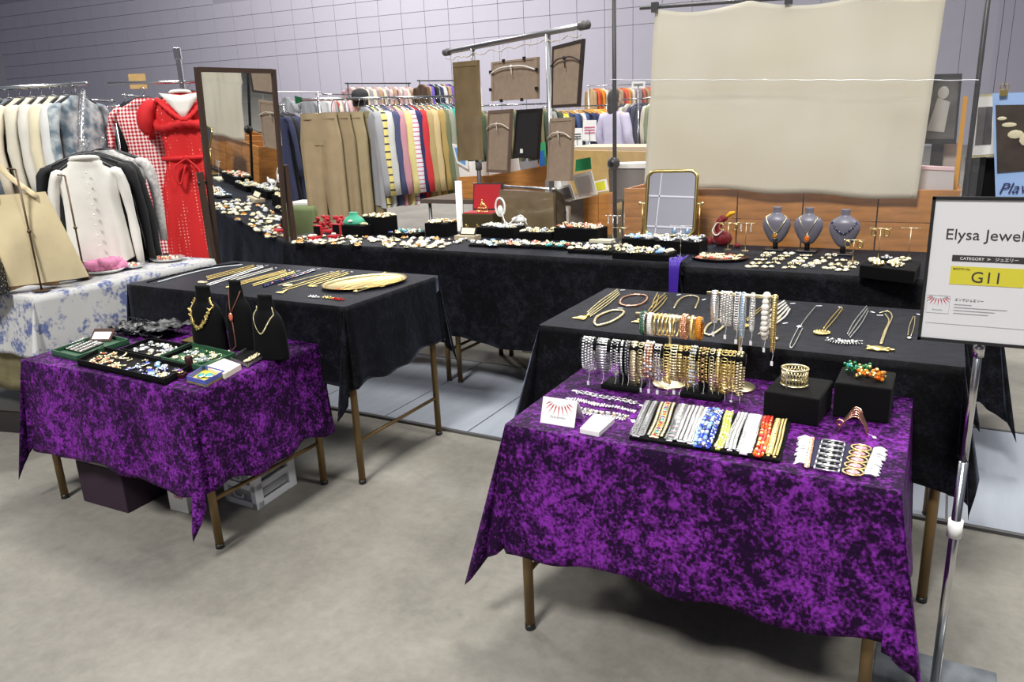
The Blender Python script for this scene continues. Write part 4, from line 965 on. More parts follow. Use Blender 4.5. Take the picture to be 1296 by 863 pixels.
cr = c+X*.012+UP*.104-Y*.02; m = M()
for k in range(7):
    a = PI*k/6; m.tube([cr+X*(.038*math.cos(a))+Y*(.012*math.sin(a)), cr+X*(.022*math.cos(a))+UP*.03+Y*.008, cr+UP*.062], .0022, 5)
for zz, rr in ((.004, .04), (.022, .028), (.042, .014)): m.tube([cr+X*(rr*math.cos(a))+Y*(rr*.3*math.sin(a))+UP*zz for a in [2*PI*i/14 for i in range(14)]], .0025, 5, closed=True)
m.ball(cr+UP*.068, .006); obj('crown', m, gold, smooth=True, label='small gold filigree crown standing in the red lined box', cat='crown')
for s_, lb in ((-1, 'left'), (1, 'right')):
    c2_ = on(600+7*s_, 297, zC)+Vector((0, -.02, .0)); m = M()
    for a in (-1, 1):
        m.ball(c2_+Vector((a*.006, 0, .012)), (.003, .003, .012), 6, 4); 
    m.box(c2_+UP*.025, (.02, .014, .004)); m.box(c2_+Vector((0, .007, .04)), (.018, .003, .028)); m.ball(c2_+UP*.056, .005); obj('figurine', m, gold, smooth=False, label='tiny gold chair shaped trinket, %s one before the red box' % lb, cat='trinket')
c = on(592, 303, zC); t = thing('picture_stand', 'small cream box with a framed card on its sloping top', 'box', c); m = M(); m.box(c+UP*.012, (.13, .07, .024)); obj('box_body', m, mat('stone_card', L(190, 176, 150), .7), t)
m = M(); m.axbox(c+Vector((0, .01, .043)), Vector((1, 0, 0)), Vector((0, .5, .86)), Vector((0, -.86, .5)), (.05, .022, .002)); f_ = obj('frame', m, black, t); m = M(); m.axbox(c+Vector((0, .008, .0455)), Vector((1, 0, 0)), Vector((0, .5, .86)), Vector((0, -.86, .5)), (.042, .017, .001)); obj('card_face', m, cream, f_)
# earring T stands
def tstand(label, px, z, h, wd, kind, m_=palegold):
    c = on(px[0], px[1], z); t = thing('earring_stand', label, 'earring stand', c); m = M(); m.cyl(c+UP*.003, c+UP*h, .0012, 6); obj('post', m, m_, t, True)
    m = M(); m.cyl(c+Vector((-wd/2, 0, h)), c+Vector((wd/2, 0, h)), .0018, 6); m.ball(c+Vector((-wd/2, 0, h)), .0032, 6, 4); m.ball(c+Vector((wd/2, 0, h)), .0032, 6, 4); obj('crossbar', m, m_, t, True)
    m = M(); m.box(c+UP*.002, (.03, .022, .003)); obj('base', m, m_, t); 
    if kind:
        for s_ in (-1, 1):
            o = c+Vector((s_*wd*.32, -.003, h-.003)); m = M()
            if kind == 'hoop': m.ring(o-UP*.014, .010, .014, .0028, 14, 5, (Vector((1, 0, 0)), UP, Vector((0, 1, 0)))); mm = gold
            elif kind == 'crystal':
                for k in range(4): m.ball(o-UP*(.006+.009*k), (.004, .003, .005), 6, 4)
                mm = G['clear']
            elif kind == 'bluedrop': m.ball(o-UP*.02, (.009, .005, .012), 8, 5, 1); m.tube([o, o-UP*.01], .001, 4); m.ring(o-UP*.02, .010, .013, .0012, 12, 3, (Vector((1, 0, 0)), UP, Vector((0, 1, 0)))); mm = [silver, G['lblue']]
            obj('earring', m, mm, smooth=True, label='%s earring on the %s' % ('left' if s_ < 0 else 'right', label.split(' with ')[0]), cat='earring')
tstand('tall thin earring stand at the pole with crystal drops', (776, 307), zC, .135, .075, 'crystal', silver)
tstand('short bare gold earring stand next to the pole', (785, 310), zC, .085, .065, None)
tstand('low silver earring stand before the gold mirror with blue drops', (861, 328), zC, .145, .09, 'bluedrop', silver)
tstand('gold earring stand before the red figurine with gold hoops', (921, 316), zD, .125, .10, 'hoop')
tstand('thin gold earring stand right of the figurine with one crystal', (943, 318), zD, .13, .07, 'crystal')
tstand('gold earring stand left of the riser box with hoops', (1111, 330), zD, .135, .075, 'hoop')
tstand('empty gold earring stand behind the riser box', (1149, 332), zD, .14, .07, None)
tstand('low gold earring stand at the foot of the third bust with hoops', (1079, 331), zD, .09, .075, 'hoop')
c = on(762, 307, zC); m = M(); m.box(c+UP*.009, (.12, .06, .016)); obj('display_block', m, mat('cream_block', L(222, 216, 190), .5), label='cream display block at the foot of the black pole', cat='block', bevel=.002)
jewel(on(792, 314, zC)+UP*.01, 'cab', ('cream', 'gold'), 1.6, 'large pearl earring lying between the trays', 'earring', 'earring')
# purple ribbon at the join of the tables
m = M(); c = on(858, 330, zC+.012); pur = mat('violet_ribbon', L(70, 40, 160), .4)
for k in range(8): m.tube(curve([c+Vector((.03*math.sin(k*2), .05, .004+.002*k)), c+Vector((-.03+.008*k, 0, .012)), c+Vector((-.02+.006*k, -.045, .002)), c+Vector((-.015+.005*k, -.062, -.05)), c+Vector((-.012+.004*k, -.066, -.16-.01*(k % 3)))]), .004, 4, flat=.3)
obj('ribbon', m, pur, smooth=True, label='violet ribbons trailing over the front edge between the back tables', cat='ribbon')
# gold framed table mirror
mc = onY(849, 256, 3.62); mz = [onY(849, 218, 3.62).z, onY(848, 296, 3.62).z]; hh = (mz[0]-mz[1])/2+.005; hw = .116
t = thing('table_mirror', 'gold framed swivel mirror with rounded corners on the back table', 'mirror', Vector((mc.x, 3.62, zC)))
tl = R(13); n = Vector((.10, -math.cos(tl), math.sin(tl))).normalized(); X = Vector((1, .10, 0)).normalized(); Yd = n.cross(X).normalized()
if Yd.z < 0: Yd = -Yd
cm = Vector((mc.x, 3.62, (mz[0]+mz[1])/2)); rp = []
for qx, qz, a0 in ((1, 1, 0), (-1, 1, 90), (-1, -1, 180), (1, -1, 270)):
    for k in range(6):
        a = R(a0+18*k); rp.append((qx*(hw-.035)+.035*math.cos(a), qz*(hh-.035)+.035*math.sin(a)))
glass = mat('mirror_glass', (.86, .88, .89, 1), .01, 1)
m = M(); m.prism([cm+X*a+Yd*b_ for a, b_ in rp], -n*.004); obj('mirror_glass', m, glass, t)
m = M(); m.tube([cm+X*(a*1.02)+Yd*(b_*1.015) for a, b_ in rp], .0085, 8, closed=True); obj('frame', m, brass, t, True)
for s_ in (-1, 1):
    m = M(); o = cm+X*(s_*(hw+.022)); m.cyl(Vector((o.x, o.y, zC+.01)), o+UP*.0, .004, 8); obj('upright', m, brass, t, True); m = M(); m.ball(o+X*s_*.012, .009); m.cyl(cm+X*(s_*hw), o+X*s_*.01, .003, 6); obj('knob', m, palegold, t, True)
m = M(); m.box((cm.x, cm.y, zC+.007), (2*hw+.06, .10, .010)); obj('base', m, brass, t, bevel=.003)

# ---- table D
greys = mat('grey_satin_bust', L(112, 110, 124), .38, sheen=.2, spec=.6)
b1 = bust('left grey satin bust with gold chain and round pendant', on(981, 317, zD), .20, .125, greys)
b2 = bust('middle grey satin bust with amber pendant', on(1021, 319, zD), .20, .125, greys)
b3 = bust('right grey satin bust with dark bead necklace', on(1066, 323, zD), .20, .128, greys)
m = M(); p = vneck(b1, .052, .80, .30, 19, .8); m.tube(p, wob(p, .0028), 6); m.ring(b1(0, .22, .005), .010, .013, .002, 12, 4, (Vector((1, 0, 0)), UP, Vector((0, 1, 0)))); m.ball(b1(0, .22, .006), (.008, .004, .010), 8, 5, 1); obj('necklace', m, [palegold, G['amber']], smooth=True, label='gold rope necklace with round pendant on the left grey bust', cat='necklace')
m = M(); p = vneck(b2, .044, .80, .30, 15, .62); m.tube(p, .0016, 5); m.ball(b2(0, .18, .008), (.010, .005, .015), 8, 5, 1); m.ring(b2(0, .18, .006), .011, .016, .0015, 12, 4, (Vector((1, 0, 0)), UP, Vector((0, 1, 0)))); m.ball(b2(0, .29), .004, 6, 4); obj('necklace', m, [palegold, G['orange']], smooth=True, label='fine chain with oval amber pendant on the middle grey bust', cat='necklace')
m = M(); p = vneck(b3, .055, .72, .38, 17, .9)
for i, a in enumerate(p): m.ball(a, .0048 if i % 2 else .0034, 6, 4, i % 2)
obj('necklace', m, [dsilver, G['navy']], smooth=True, label='dark grey bead necklace on the right grey bust', cat='necklace')
# round tray of brooches
c = on(910, 328, zD); t = thing('round_tray', 'round dark tray of pale brooches at the left of the bust table', 'tray', c); m = M(); m.lathe(c+UP*.001, [(.115, 0), (.13, .012), (.128, .015), (.112, .005)], 30, sy=.75); obj('tray_body', m, mat('dark_lacquer', L(40, 26, 22), .3), t, True)
m = M(); m.lathe(c+UP*.005, [(.108, 0), (.108, .002)], 30, sy=.75); obj('lining', m, mat('rust_lining', L(120, 70, 40), .7, noise=.5, nscale=30), t)
scatter([c+Vector((-.085, -.055, 0)), c+Vector((.085, -.055, 0)), c+Vector((.085, .055, 0)), c+Vector((-.085, .055, 0))], zD+.008, 20, [('cream', 'gold'), ('white', 'gold'), ('gold', 'gold'), ('coral', 'gold')], 'on the round dark tray', 'brooches on the round tray', 1.35, ('brooch', 'flower', 'cab', 'bar'), 'brooch', 'brooch', .02, 0)
for k, (a, b_, n) in enumerate([((951, 339), (974, 322), 5), ((972, 339), (998, 322), 5), ((1000, 340), (1020, 325), 5), ((1023, 339), (1052, 325), 5), ((1049, 341), (1064, 331), 3), ((1066, 343), (1079, 336), 3)]):
    for i in range(n):
        p = on(a[0], a[1], zD).lerp(on(b_[0], b_[1], zD), i/(n-1))
        for s_ in (-1, 1): jewel(p+Vector((s_*.013, s_*.004+.003*(i % 2), .001)), ['flower', 'cab', 'drop', 'knot'][(k+i) % 4], [('cream', 'gold'), ('gold', 'gold'), ('white', 'gold'), ('cream', 'gold')][(k*2+i) % 4], 1.25,
             '%s earring of the %s pair from the front in the %s earring column' % (['left', 'right'][s_ > 0], ORD[i], ['leftmost', 'second', 'third', 'fourth', 'fifth', 'rightmost'][k]), 'earring', 'earring', 'earring pairs before the busts, column %d' % (k+1))
q = topquad([(1088, 335), (1158, 343), (1166, 331), (1100, 325)], zD+.05); c = sum(q, Vector())/4; m = M(); m.prism([Vector((p.x, p.y, zD+.0005)) for p in q], (0, 0, .049)); obj('riser_box', m, blackf, label='black velvet riser box at the right end of the bust table', cat='display box', bevel=.004)
for k, (px, pal) in enumerate([((1106, 332), ('cream', 'gold')), ((1122, 328), ('pale', 'silver')), ((1130, 335), ('gold', 'gold')), ((1142, 330), ('cream', 'gold')), ((1112, 336), ('gold', 'gold')), ((1136, 337), ('cream', 'gold'))]):
    jewel(on(*px, zD+.05)+UP*.001, ['flower', 'brooch'][k % 2], pal, 2.0, ['cream flower brooch at the left on the black riser', 'pale grey brooch at the back of the black riser', 'gold flower brooch in the middle of the black riser', 'cream brooch at the right on the black riser', 'gold flower brooch at the front left of the riser', 'cream brooch at the front of the riser'][k], 'brooch', 'brooch')
# red figurine
c = on(914, 312, zD); t = thing('figurine', 'dark red bird shaped velvet ornament with yellow tip', 'figurine', c); dr = mat('dark_red_velvet', L(120, 14, 26), .6, sheen=.5)
m = M(); m.ball(c+UP*.04, (.048, .035, .038), 12, 8); m.tube(curve([c+Vector((-.01, 0, .06)), c+Vector((-.022, 0, .10)), c+Vector((-.004, 0, .135))]), [.02]*9+[.017]*2, 8); m.ball(c+Vector((0, 0, .135)), (.022, .016, .016), 10, 6); m.ball(c+Vector((-.06, 0, .025)), (.022, .02, .022), 8, 5); m.ball(c+Vector((.075, -.02, .012)), (.018, .014, .011), 8, 5); obj('body', m, dr, t, True)
m = M(); m.tube([c+Vector((.015, 0, .142)), c+Vector((.035, 0, .16)), c+Vector((.055, 0, .165))], [.009, .010, .006], 8); obj('yellow_tip', m, mat('yellow_felt', L(236, 180, 30), .6), t, True)
m = M(); p = curve([c+Vector((-.024, -.03, .115)), c+Vector((-.04, -.035, .08)), c+Vector((-.02, -.04, .06)), c+Vector((.01, -.036, .085))]); 
for a in p: m.ball(a, .0045, 6, 4)
obj('pearl_string', m, pearl, t, True)
# ------------------------------------------------------------------ neighbouring stalls
def plank_px(label, px4, Y, th, m_, name, cat, parent=None, group=None, bevel=0, xn=None, zb=None):
    """flat board whose corners stand on the vertical plane y = Y (or through xn=(point, normal)); th = real thickness going away"""
    f = (lambda u, v: onN(u, v, *xn)) if xn else (lambda u, v: onY(u, v, Y))
    n = Vector((0, 1, 0)) if not xn else -Vector(xn[1])*(1 if Vector(xn[1]).dot(-Vector(xn[0])) > 0 else -1)
    q = [f(*p) for p in px4]; m = M()
    if zb is not None:
        for p in sorted(q, key=lambda p: p.z)[:2]: p.z = zb
    m.prism(q, n*th)
    return obj(name, m, m_, parent, label=label, cat=cat, group=group, bevel=bevel), q, n
def atd(u, v, d):
    r = ray(u, v); return Vector((0, 0, CH))+r*(d/math.hypot(r.x, r.y))
# hanger + garments
def hanger_mesh(w_, m_=black):
    k = ('hg', round(w_, 2), m_.name)
    if k in JM: return JM[k]
    m = M(); m.tube([Vector((.018*math.cos(a), 0, -.018+.018*math.sin(a))) for a in [R(200-25*i) for i in range(9)]]+[Vector((.0, 0, -.045)), Vector((0, 0, -.06))], .0018, 5, mi=1)
    m.tube(curve([(-w_/2, 0, -.125), (-w_/4, 0, -.085), (0, 0, -.062), (w_/4, 0, -.085), (w_/2, 0, -.125)], 4), .008, 6, flat=1.4); m.tube([(-w_/2*.9, 0, -.125), (w_/2*.9, 0, -.125)], .0035, 5)
    JM[k] = m.mesh('hanger', [m_, chrome], True); return JM[k]
def hanger(c, rz, w_, label, group=None, m_=black):
    o = bpy.data.objects.new('clothes_hanger', hanger_mesh(w_, m_)); COL.objects.link(o); o.location = c; o.rotation_euler = (0, 0, rz); return tag(o, label, 'hanger', group)
def garm_meshes(kind, w_, ln, sl, dep, seed, fl=1.0):
    rn = random.Random(seed); hw = w_/2; m = M(); rows = []; n = 30; ph = rn.uniform(0, 6)
    zs = [0, .015, .035, .06, .10, .18]+[.18+(ln-.18)*k/7 for k in range(1, 8)]
    for i, z in enumerate(zs):
        if kind == 'trousers':
            hx = hw*(.9+.12*z/ln); dy = dep*(1 if z > .03 else .8)
        else:
            hx = {0: .05, 1: .075, 2: hw*.55, 3: hw*.84, 4: hw*.97, 5: hw*.86}.get(i, hw*(.84+(.16*fl+(fl-1)*.6)*(z-.18)/(ln-.18)))
            if kind == 'dress' and 6 <= i <= 7: hx *= .82
            dy = {0: .026, 1: .030, 2: dep*.75, 3: dep*.8}.get(i, dep)
        row = []
        for j in range(n):
            a = 2*PI*j/n; pl = 1+(.34*math.sin(a*5+ph+z*2)+.26*math.sin(a*9+ph*2)+.16*math.sin(a*13-ph+z*5))*min(1, z/ln*1.6+.05)
            row.append(Vector((hx*math.copysign(abs(math.cos(a))**.8, math.cos(a)), dy*math.sin(a)*pl, -.065-z-(.01*math.sin(a*3+ph) if i == len(zs)-1 else 0))))
        rows.append(row+[row[0]])
    m.grid(rows); b = m
    sv = []
    if sl:
        for s in (-1, 1):
            m = M(); x = rn.uniform(-.01, .02)
            p = curve([Vector((s*hw*.72, 0, -.122)), Vector((s*(hw*.98), 0, -.16)), Vector((s*(hw*1.10+x), .01, -.15-sl*.45)), Vector((s*(hw*1.14+x), -.01, -.15-sl))], 3)
            k = len(p); m.tube(p, [(.022, .036, .046)[min(i, 2)]-.014*(i/k)+.004*math.sin(i*2.1+ph) for i in range(k)], 10, flat=.6); sv.append(m)
    return b, sv
GM = {}
def garment(c, rz, label, cat, name, m_, w_=.42, ln=.68, sl=.52, dep=.03, seed=0, kind='top', group=None, fl=1.0, hang=True, collar=None, hgl=None, simple=False, hm=black):
    k = (round(w_, 2), round(ln, 2), sl, dep, seed % 4, kind, fl)
    if k not in GM:
        b, sv = garm_meshes(kind, w_, ln, sl, dep, seed % 4, fl); GM[k] = (b, sv)
    b, sv = GM[k]; kk = k+(m_.name,)
    if kk not in GM:
        if simple:
            a = M()
            for q in [b]+sv: a.q(q.v, q.f)
            GM[kk] = [a.mesh(name, [m_], True)]
        else: GM[kk] = [b.mesh(name, [m_], True)]+[q.mesh('sleeve', [m_], True) for q in sv]
    ms = GM[kk]; o = bpy.data.objects.new(name, ms[0]); COL.objects.link(o); o.location = c; o.rotation_euler = (0, 0, rz); tag(o, label, cat, group)
    for q in ms[1:]: s = bpy.data.objects.new('sleeve', q); COL.objects.link(s); s.parent = o
    if collar:
        m = M(); m.ring((0, 0, -.068), .058, .034, .012, 12, 5, (Vector((1, 0, 0)), Vector((0, 1, -.25)).normalized(), UP)); s = obj('collar', m, collar, o, True, local=True)
    if hang: hanger(c, rz, w_*.88, hgl or 'hanger holding the '+label, None if hgl is None else group, hm)
    return o
def cl(name, rgb, **k): return mat(name, L(*rgb), k.pop('rough', .8), **dict(dict(noise=.12, nscale=8, bump=.15, bscale=12), **k))
def rack(label, a, b_, zb=0, m_=chrome, r=.012, posts=(0, 1), mid=True, over=.04, group=None):
    """garment rail from a to b (both at rail height)"""
    a, b_ = Vector(a), Vector(b_); d = (b_-a).normalized(); n = Vector((-d.y, d.x, 0)); t = thing('clothes_rack', label, 'clothes rack', Vector(((a.x+b_.x)/2, (a.y+b_.y)/2, zb)), group)
    m = M(); m.cyl(a-d*over, b_+d*over, r, 10); obj('rail', m, m_, t, True)
    for p in posts:
        q = a.lerp(b_, p); m = M(); m.cyl((q.x, q.y, zb+.05), q+UP*.015, r*.95, 10); obj('post', m, m_, t, True)
        m = M(); f = Vector((q.x, q.y, zb+.05)); m.cyl(f-n*.24, f+n*.24, r*.9, 8); obj('foot', m, m_, t, True)
        for s in (-1, 1): m = M(); m.ball(f+n*.22*s-UP*.022, .026, 10, 6); obj('caster', m, black, t, True)
    if mid: m = M(); m.cyl((a.x, a.y, zb+.12), (b_.x, b_.y, zb+.12), r*.8, 8); obj('lower_rail', m, m_, t, True)
    return a, b_, d, n
# ---- clear sheet and cream backcloth behind the back tables
cp = bpy.data.materials.new('clear_vinyl'); cp.use_nodes = True; nt = cp.node_tree; nt.nodes.remove(nt.nodes['Principled BSDF']); N = nt.nodes.new; Lk = nt.links.new
tr_ = N('ShaderNodeBsdfTransparent'); tr_.inputs[0].default_value = (.97, .97, .97, 1); gl_ = N('ShaderNodeBsdfGlossy'); gl_.inputs['Roughness'].default_value = .08; df = N('ShaderNodeBsdfDiffuse'); df.inputs[0].default_value = (.8, .8, .82, 1)
tc = N('ShaderNodeTexCoord'); nz = N('ShaderNodeTexNoise'); nz.inputs['Scale'].default_value = 7; nz.inputs['Detail'].default_value = 3; Lk(tc.outputs['Object'], nz.inputs['Vector'])
bp = N('ShaderNodeBump'); bp.inputs['Strength'].default_value = .5; bp.inputs['Distance'].default_value = .03; Lk(nz.outputs[0], bp.inputs['Height'])
l0 = N('ShaderNodeLayerWeight'); l0.inputs[0].default_value = .5; l1 = N('ShaderNodeMath'); l1.operation = 'POWER'; Lk(l0.outputs['Facing'], l1.inputs[0]); l1.inputs[1].default_value = 4; lw = N('ShaderNodeMath'); lw.operation = 'MULTIPLY_ADD'; Lk(l1.outputs[0], lw.inputs[0]); lw.inputs[1].default_value = .6; lw.inputs[2].default_value = .04; Lk(bp.outputs[0], gl_.inputs['Normal'])
x1 = N('ShaderNodeMixShader'); x1.inputs[0].default_value = .05; Lk(tr_.outputs[0], x1.inputs[1]); Lk(df.outputs[0], x1.inputs[2])
x2 = N('ShaderNodeMixShader'); Lk(lw.outputs[0], x2.inputs[0]); Lk(x1.outputs[0], x2.inputs[1]); Lk(gl_.outputs[0], x2.inputs[2]); Lk(x2.outputs[0], nt.nodes['Material Output'].inputs[0])
YS = 3.80
poleX = [onY(775, 150, YS).x, onY(1236, 120, YS).x]
for x, lb in ((poleX[0], 'left black pole holding the clear sheet, with a ball clamp'), (poleX[1], 'right black pole holding the clear sheet')):
    t = thing('partition_pole', lb, 'pole', Vector((x, YS+.03, 0))); m = M(); m.cyl((x, YS+.03, .01), (x, YS+.03, 2.5), .0105, 12); obj('shaft', m, black, t, True); m = M(); m.lathe(Vector((x, YS+.03, 0)), [(.11, 0), (.11, .012), (.02, .02)], 20); obj('base', m, black, t, True)
    if x == poleX[0]: m = M(); m.ball((x, YS+.015, onY(773, 207, YS).z), .033, 12, 8); obj('ball_clamp', m, black, t, True)
m = M(); m.cyl((poleX[0]-.05, YS+.03, 2.45), (poleX[1]+.05, YS+.03, 2.45), .01, 10); obj('partition_rail', m, black, smooth=True, label='black top bar between the two partition poles', cat='bar')
rn = random.Random(3); P_ = []; zfa, zfb = onY(776, 101, YS).z, onY(1232, 102, YS).z
nz_ = 46
for i in range(nz_):
    z = .42+(2.43-.42)*i/(nz_-1); row = []
    for j in range(41):
        x = poleX[0]-.02+(poleX[1]-poleX[0]+.06)*j/40
        row.append(Vector((x, YS-.012+.006*math.sin(j*.7+i*.25)+.004*math.sin(j*1.9-i*.4)-(.012 if abs(z-(zfa+(zfb-zfa)*j/40)) < .023 else 0), z)))
    P_.append(row)
m = M(); m.grid(P_); obj('clear_sheet', m, cp, smooth=True, label='clear vinyl sheet hung between the two black poles', cat='plastic sheet')
m = M()
pts = [Vector((poleX[0]+(poleX[1]-poleX[0])*j/80, YS-.034, zfa+(zfb-zfa)*j/80+.0015*math.sin(j*.9))) for j in range(81)]
m.tube(pts, [.0012+.0010*abs(math.sin(j*1.7)*math.sin(j*.37)) for j in range(81)], 5); obj('crease_glint', m, mat('vinyl_crease_glint', (.85, .87, .9, 1), .12, coat=1), smooth=True, label='shiny fold running across the clear vinyl sheet', cat='sheet fold')  # pale opaque strand paints the glints along the fold
cloth = mat('cream_linen', L(238, 235, 224), .9, noise=.07, nscale=2.2, bump=.025, bscale=7, col2=L(229, 224, 206))
c4 = [onY(815, 233, YS+.05), onY(1160, 252, YS+.05), onY(1199, -16, YS+.05), onY(829, 8, YS+.05)]
nt = cloth.node_tree; pb_ = nt.nodes['Principled BSDF']; tl_ = nt.nodes.new('ShaderNodeBsdfTranslucent'); tl_.inputs[0].default_value = L(240, 236, 222); mx_ = nt.nodes.new('ShaderNodeMixShader'); mx_.inputs[0].default_value = .45
nt.links.new(pb_.outputs[0], mx_.inputs[1]); nt.links.new(tl_.outputs[0], mx_.inputs[2]); nt.links.new(mx_.outputs[0], nt.nodes['Material Output'].inputs[0])
P_ = []
for i in range(34):
    v = i/33; row = []
    for j in range(49):
        u = j/48; a = c4[0].lerp(c4[1], u); b_ = c4[3].lerp(c4[2], u); p = a.lerp(b_, v)
        sag = -.012*math.sin(u*PI*3)**2*(1-v)**6+ (-.035*abs(math.sin(u*PI*2.5+.3)))*(v**8)
        dy = .006*math.sin(u*9+v*2)+.004*math.sin(u*23+v*5)*v+(.008*math.exp(-((v-.52)/.02)**2))+.004*math.sin(v*14+u*3)
        row.append(p+Vector((0, dy, sag)))
    P_.append(row)
m = M(); m.grid(P_); obj('backcloth', m, cloth, smooth=True, label='large cream linen backcloth hanging behind the busts', cat='backcloth', solid=.0015)
t_ = thing('clamp_bar', 'horizontal bar holding the cream backcloth by clips', 'bar', (c4[3]+c4[2])/2+Vector((0, 0, .04))); m = M(); m.cyl(c4[3]+Vector((-.08, .01, .0)), c4[2]+Vector((.06, .01, 0)), .008, 8); obj('bar', m, black, t_, True)
for u in (.0, .5, .98): m = M(); p = c4[3].lerp(c4[2], u); m.box(p+Vector((0, 0, -.005)), (.03, .03, .045)); obj('clip', m, black, t_)
# wooden crates of the next stall, standing on its table just behind the sheet
def crate_row(u0, u1, v0, v1, cells, Y, label, dp=.38):
    for k in range(cells):
        a = onY(u0+(u1-u0)*k/cells, v0, Y); b_ = onY(u0+(u1-u0)*(k+1)/cells, v0, Y)
        yield k, a.x+.003, b_.x-.003
zc0, zc1 = .66, .955
xs = [-1.50, -1.20, -.90, -.59, -.265, .06]; names = ['leftmost brown wooden crate behind the gold mirror', 'brown wooden crate right of the gold mirror', 'brown wooden crate behind the left grey bust', 'brown wooden crate behind the third grey bust', 'rightmost brown wooden crate behind the riser box']
ny = 3.90
for k in range(5):
    x0_, x1_ = xs[k]+.003, xs[k+1]-.003; t = thing('wooden_crate', names[k], 'crate', Vector(((x0_+x1_)/2, ny+.17, zc0)), 'wooden crates behind the clear sheet')
    for i in range(2):
        m = M(); m.box(((x0_+x1_)/2, ny+.008, zc0+.002+(zc1-zc0)*(i+.5)/2), (x1_-x0_, .016, (zc1-zc0)/2-.004)); obj('plank', m, wood, t)
    for x in (x0_+.008, x1_-.008): m = M(); m.box((x, ny+.18, (zc0+zc1)/2), (.014, .325, zc1-zc0-.004)); obj('side_panel', m, wood, t)
    m = M(); m.box(((x0_+x1_)/2, ny+.352, (zc0+zc1)/2), (x1_-x0_, .014, zc1-zc0-.004)); obj('back_panel', m, wood, t); m = M(); m.box(((x0_+x1_)/2, ny+.18, zc0+.006), (x1_-x0_-.03, .32, .010)); obj('bottom_panel', m, wood, t)
t = thing('folding_table', 'neighbouring table carrying the wooden crates', 'table', Vector((-.72, 4.1, 0))); m = M(); m.box((-.72, 4.12, .64), (1.64, .5, .03)); obj('table_top', m, mat('table_board', L(90, 80, 70)), t)
for x in (-1.5, .06):
    for y in (3.91, 4.33): m = M(); m.cyl((x, y, 0), (x, y, .625), .0125, 8); obj('leg', m, steel, t, True)
t = thing('storage_bin', 'grey storage bin with white lids standing behind the left pole', 'bin', onY(800, 250, 4.45)); gb = mat('grey_bin', L(122, 116, 112), .7)
plank_px(None, [(772, 252), (846, 252), (830, 214), (770, 214)], 4.45, .2, gb, 'bin_body', None, t)
plank_px(None, [(768, 213), (840, 213), (840, 206), (768, 208)], 4.44, .2, white, 'lid', None, t)
# record crates with prints, left of the pole
t = thing('wooden_crate', 'brown wooden crate left of the black pole holding white frames', 'crate', Vector((-1.75, 4.15, .66)))
plank_px(None, [(722, 297), (738, 297), (738, 251), (722, 254)], 4.12, .02, mat('grey_edge', L(150, 138, 126), .7, noise=.3), 'side_panel', None, t)
plank_px(None, [(738, 297), (757, 297), (757, 247), (738, 251)], 4.12, .02, wood, 'plank', None, t)
plank_px(None, [(757.5, 297), (775, 297), (775, 243), (757.5, 246.5)], 4.12, .02, wood, 'plank', None, t)
plank_px(None, [(722, 297), (775, 297), (775, 250), (722, 256)], 4.42, .02, wood, 'back_panel', None, t)
def print_px(label, px4, Y, m_, fr=None, cat='print', name='print', th=.008, inner=None, zb=None):
    o, q, n = plank_px(label, px4, Y, th, fr or m_, name, cat, zb=zb)
    if fr or inner:
        c = sum(q, Vector())/4; s = .84 if not inner else .72; m = M(); m.prism([c+(p-c)*s-Vector((0, .002, 0)) for p in q], (0, .0015, 0)); obj('picture_face', m, inner or m_, o)
    return o
print_px('white box frame with a raised rim leaning in the crate', [(733, 249), (756, 246), (748, 216), (724, 222)], 4.16, white, inner=mat('grey_mount', L(215, 212, 210)), cat='picture frame', name='framed_picture')
print_px('white print with grey block leaning left in the crate', [(705, 258), (728, 252), (722, 233), (702, 238)], 4.18, white, inner=mat('grey_print', L(120, 118, 120)), cat='print')
print_px('green book standing behind the white frame', [(728, 217), (748, 214), (747, 199), (729, 202)], 4.3, mat('green_cover', L(34, 140, 84), .5), cat='book', name='book')
print_px('white card with yellow picture beside the pole', [(752, 244), (770, 241), (767, 226), (750, 230)], 4.2, white, inner=mat('yellow_print', L(222, 222, 60)), cat='print')
print_px('white sheet standing at the front of the crate', [(690, 248), (712, 246), (708, 226), (690, 228)], 4.24, white, cat='print')
tanb = mat('tan_board', L(196, 164, 104), .7, noise=.15)
plank_px('tan wooden panel behind the crates', [(722, 262), (822, 258), (822, 192), (722, 190)], 5.4, .03, tanb, 'backdrop_board', 'panel', zb=0)
plank_px('pale counter top beyond the tan panel', [(718, 200), (824, 200), (824, 186), (718, 186)], 5.6, .5, mat('pale_counter', L(196, 176, 150), .6), 'sales_counter', 'counter', zb=0)
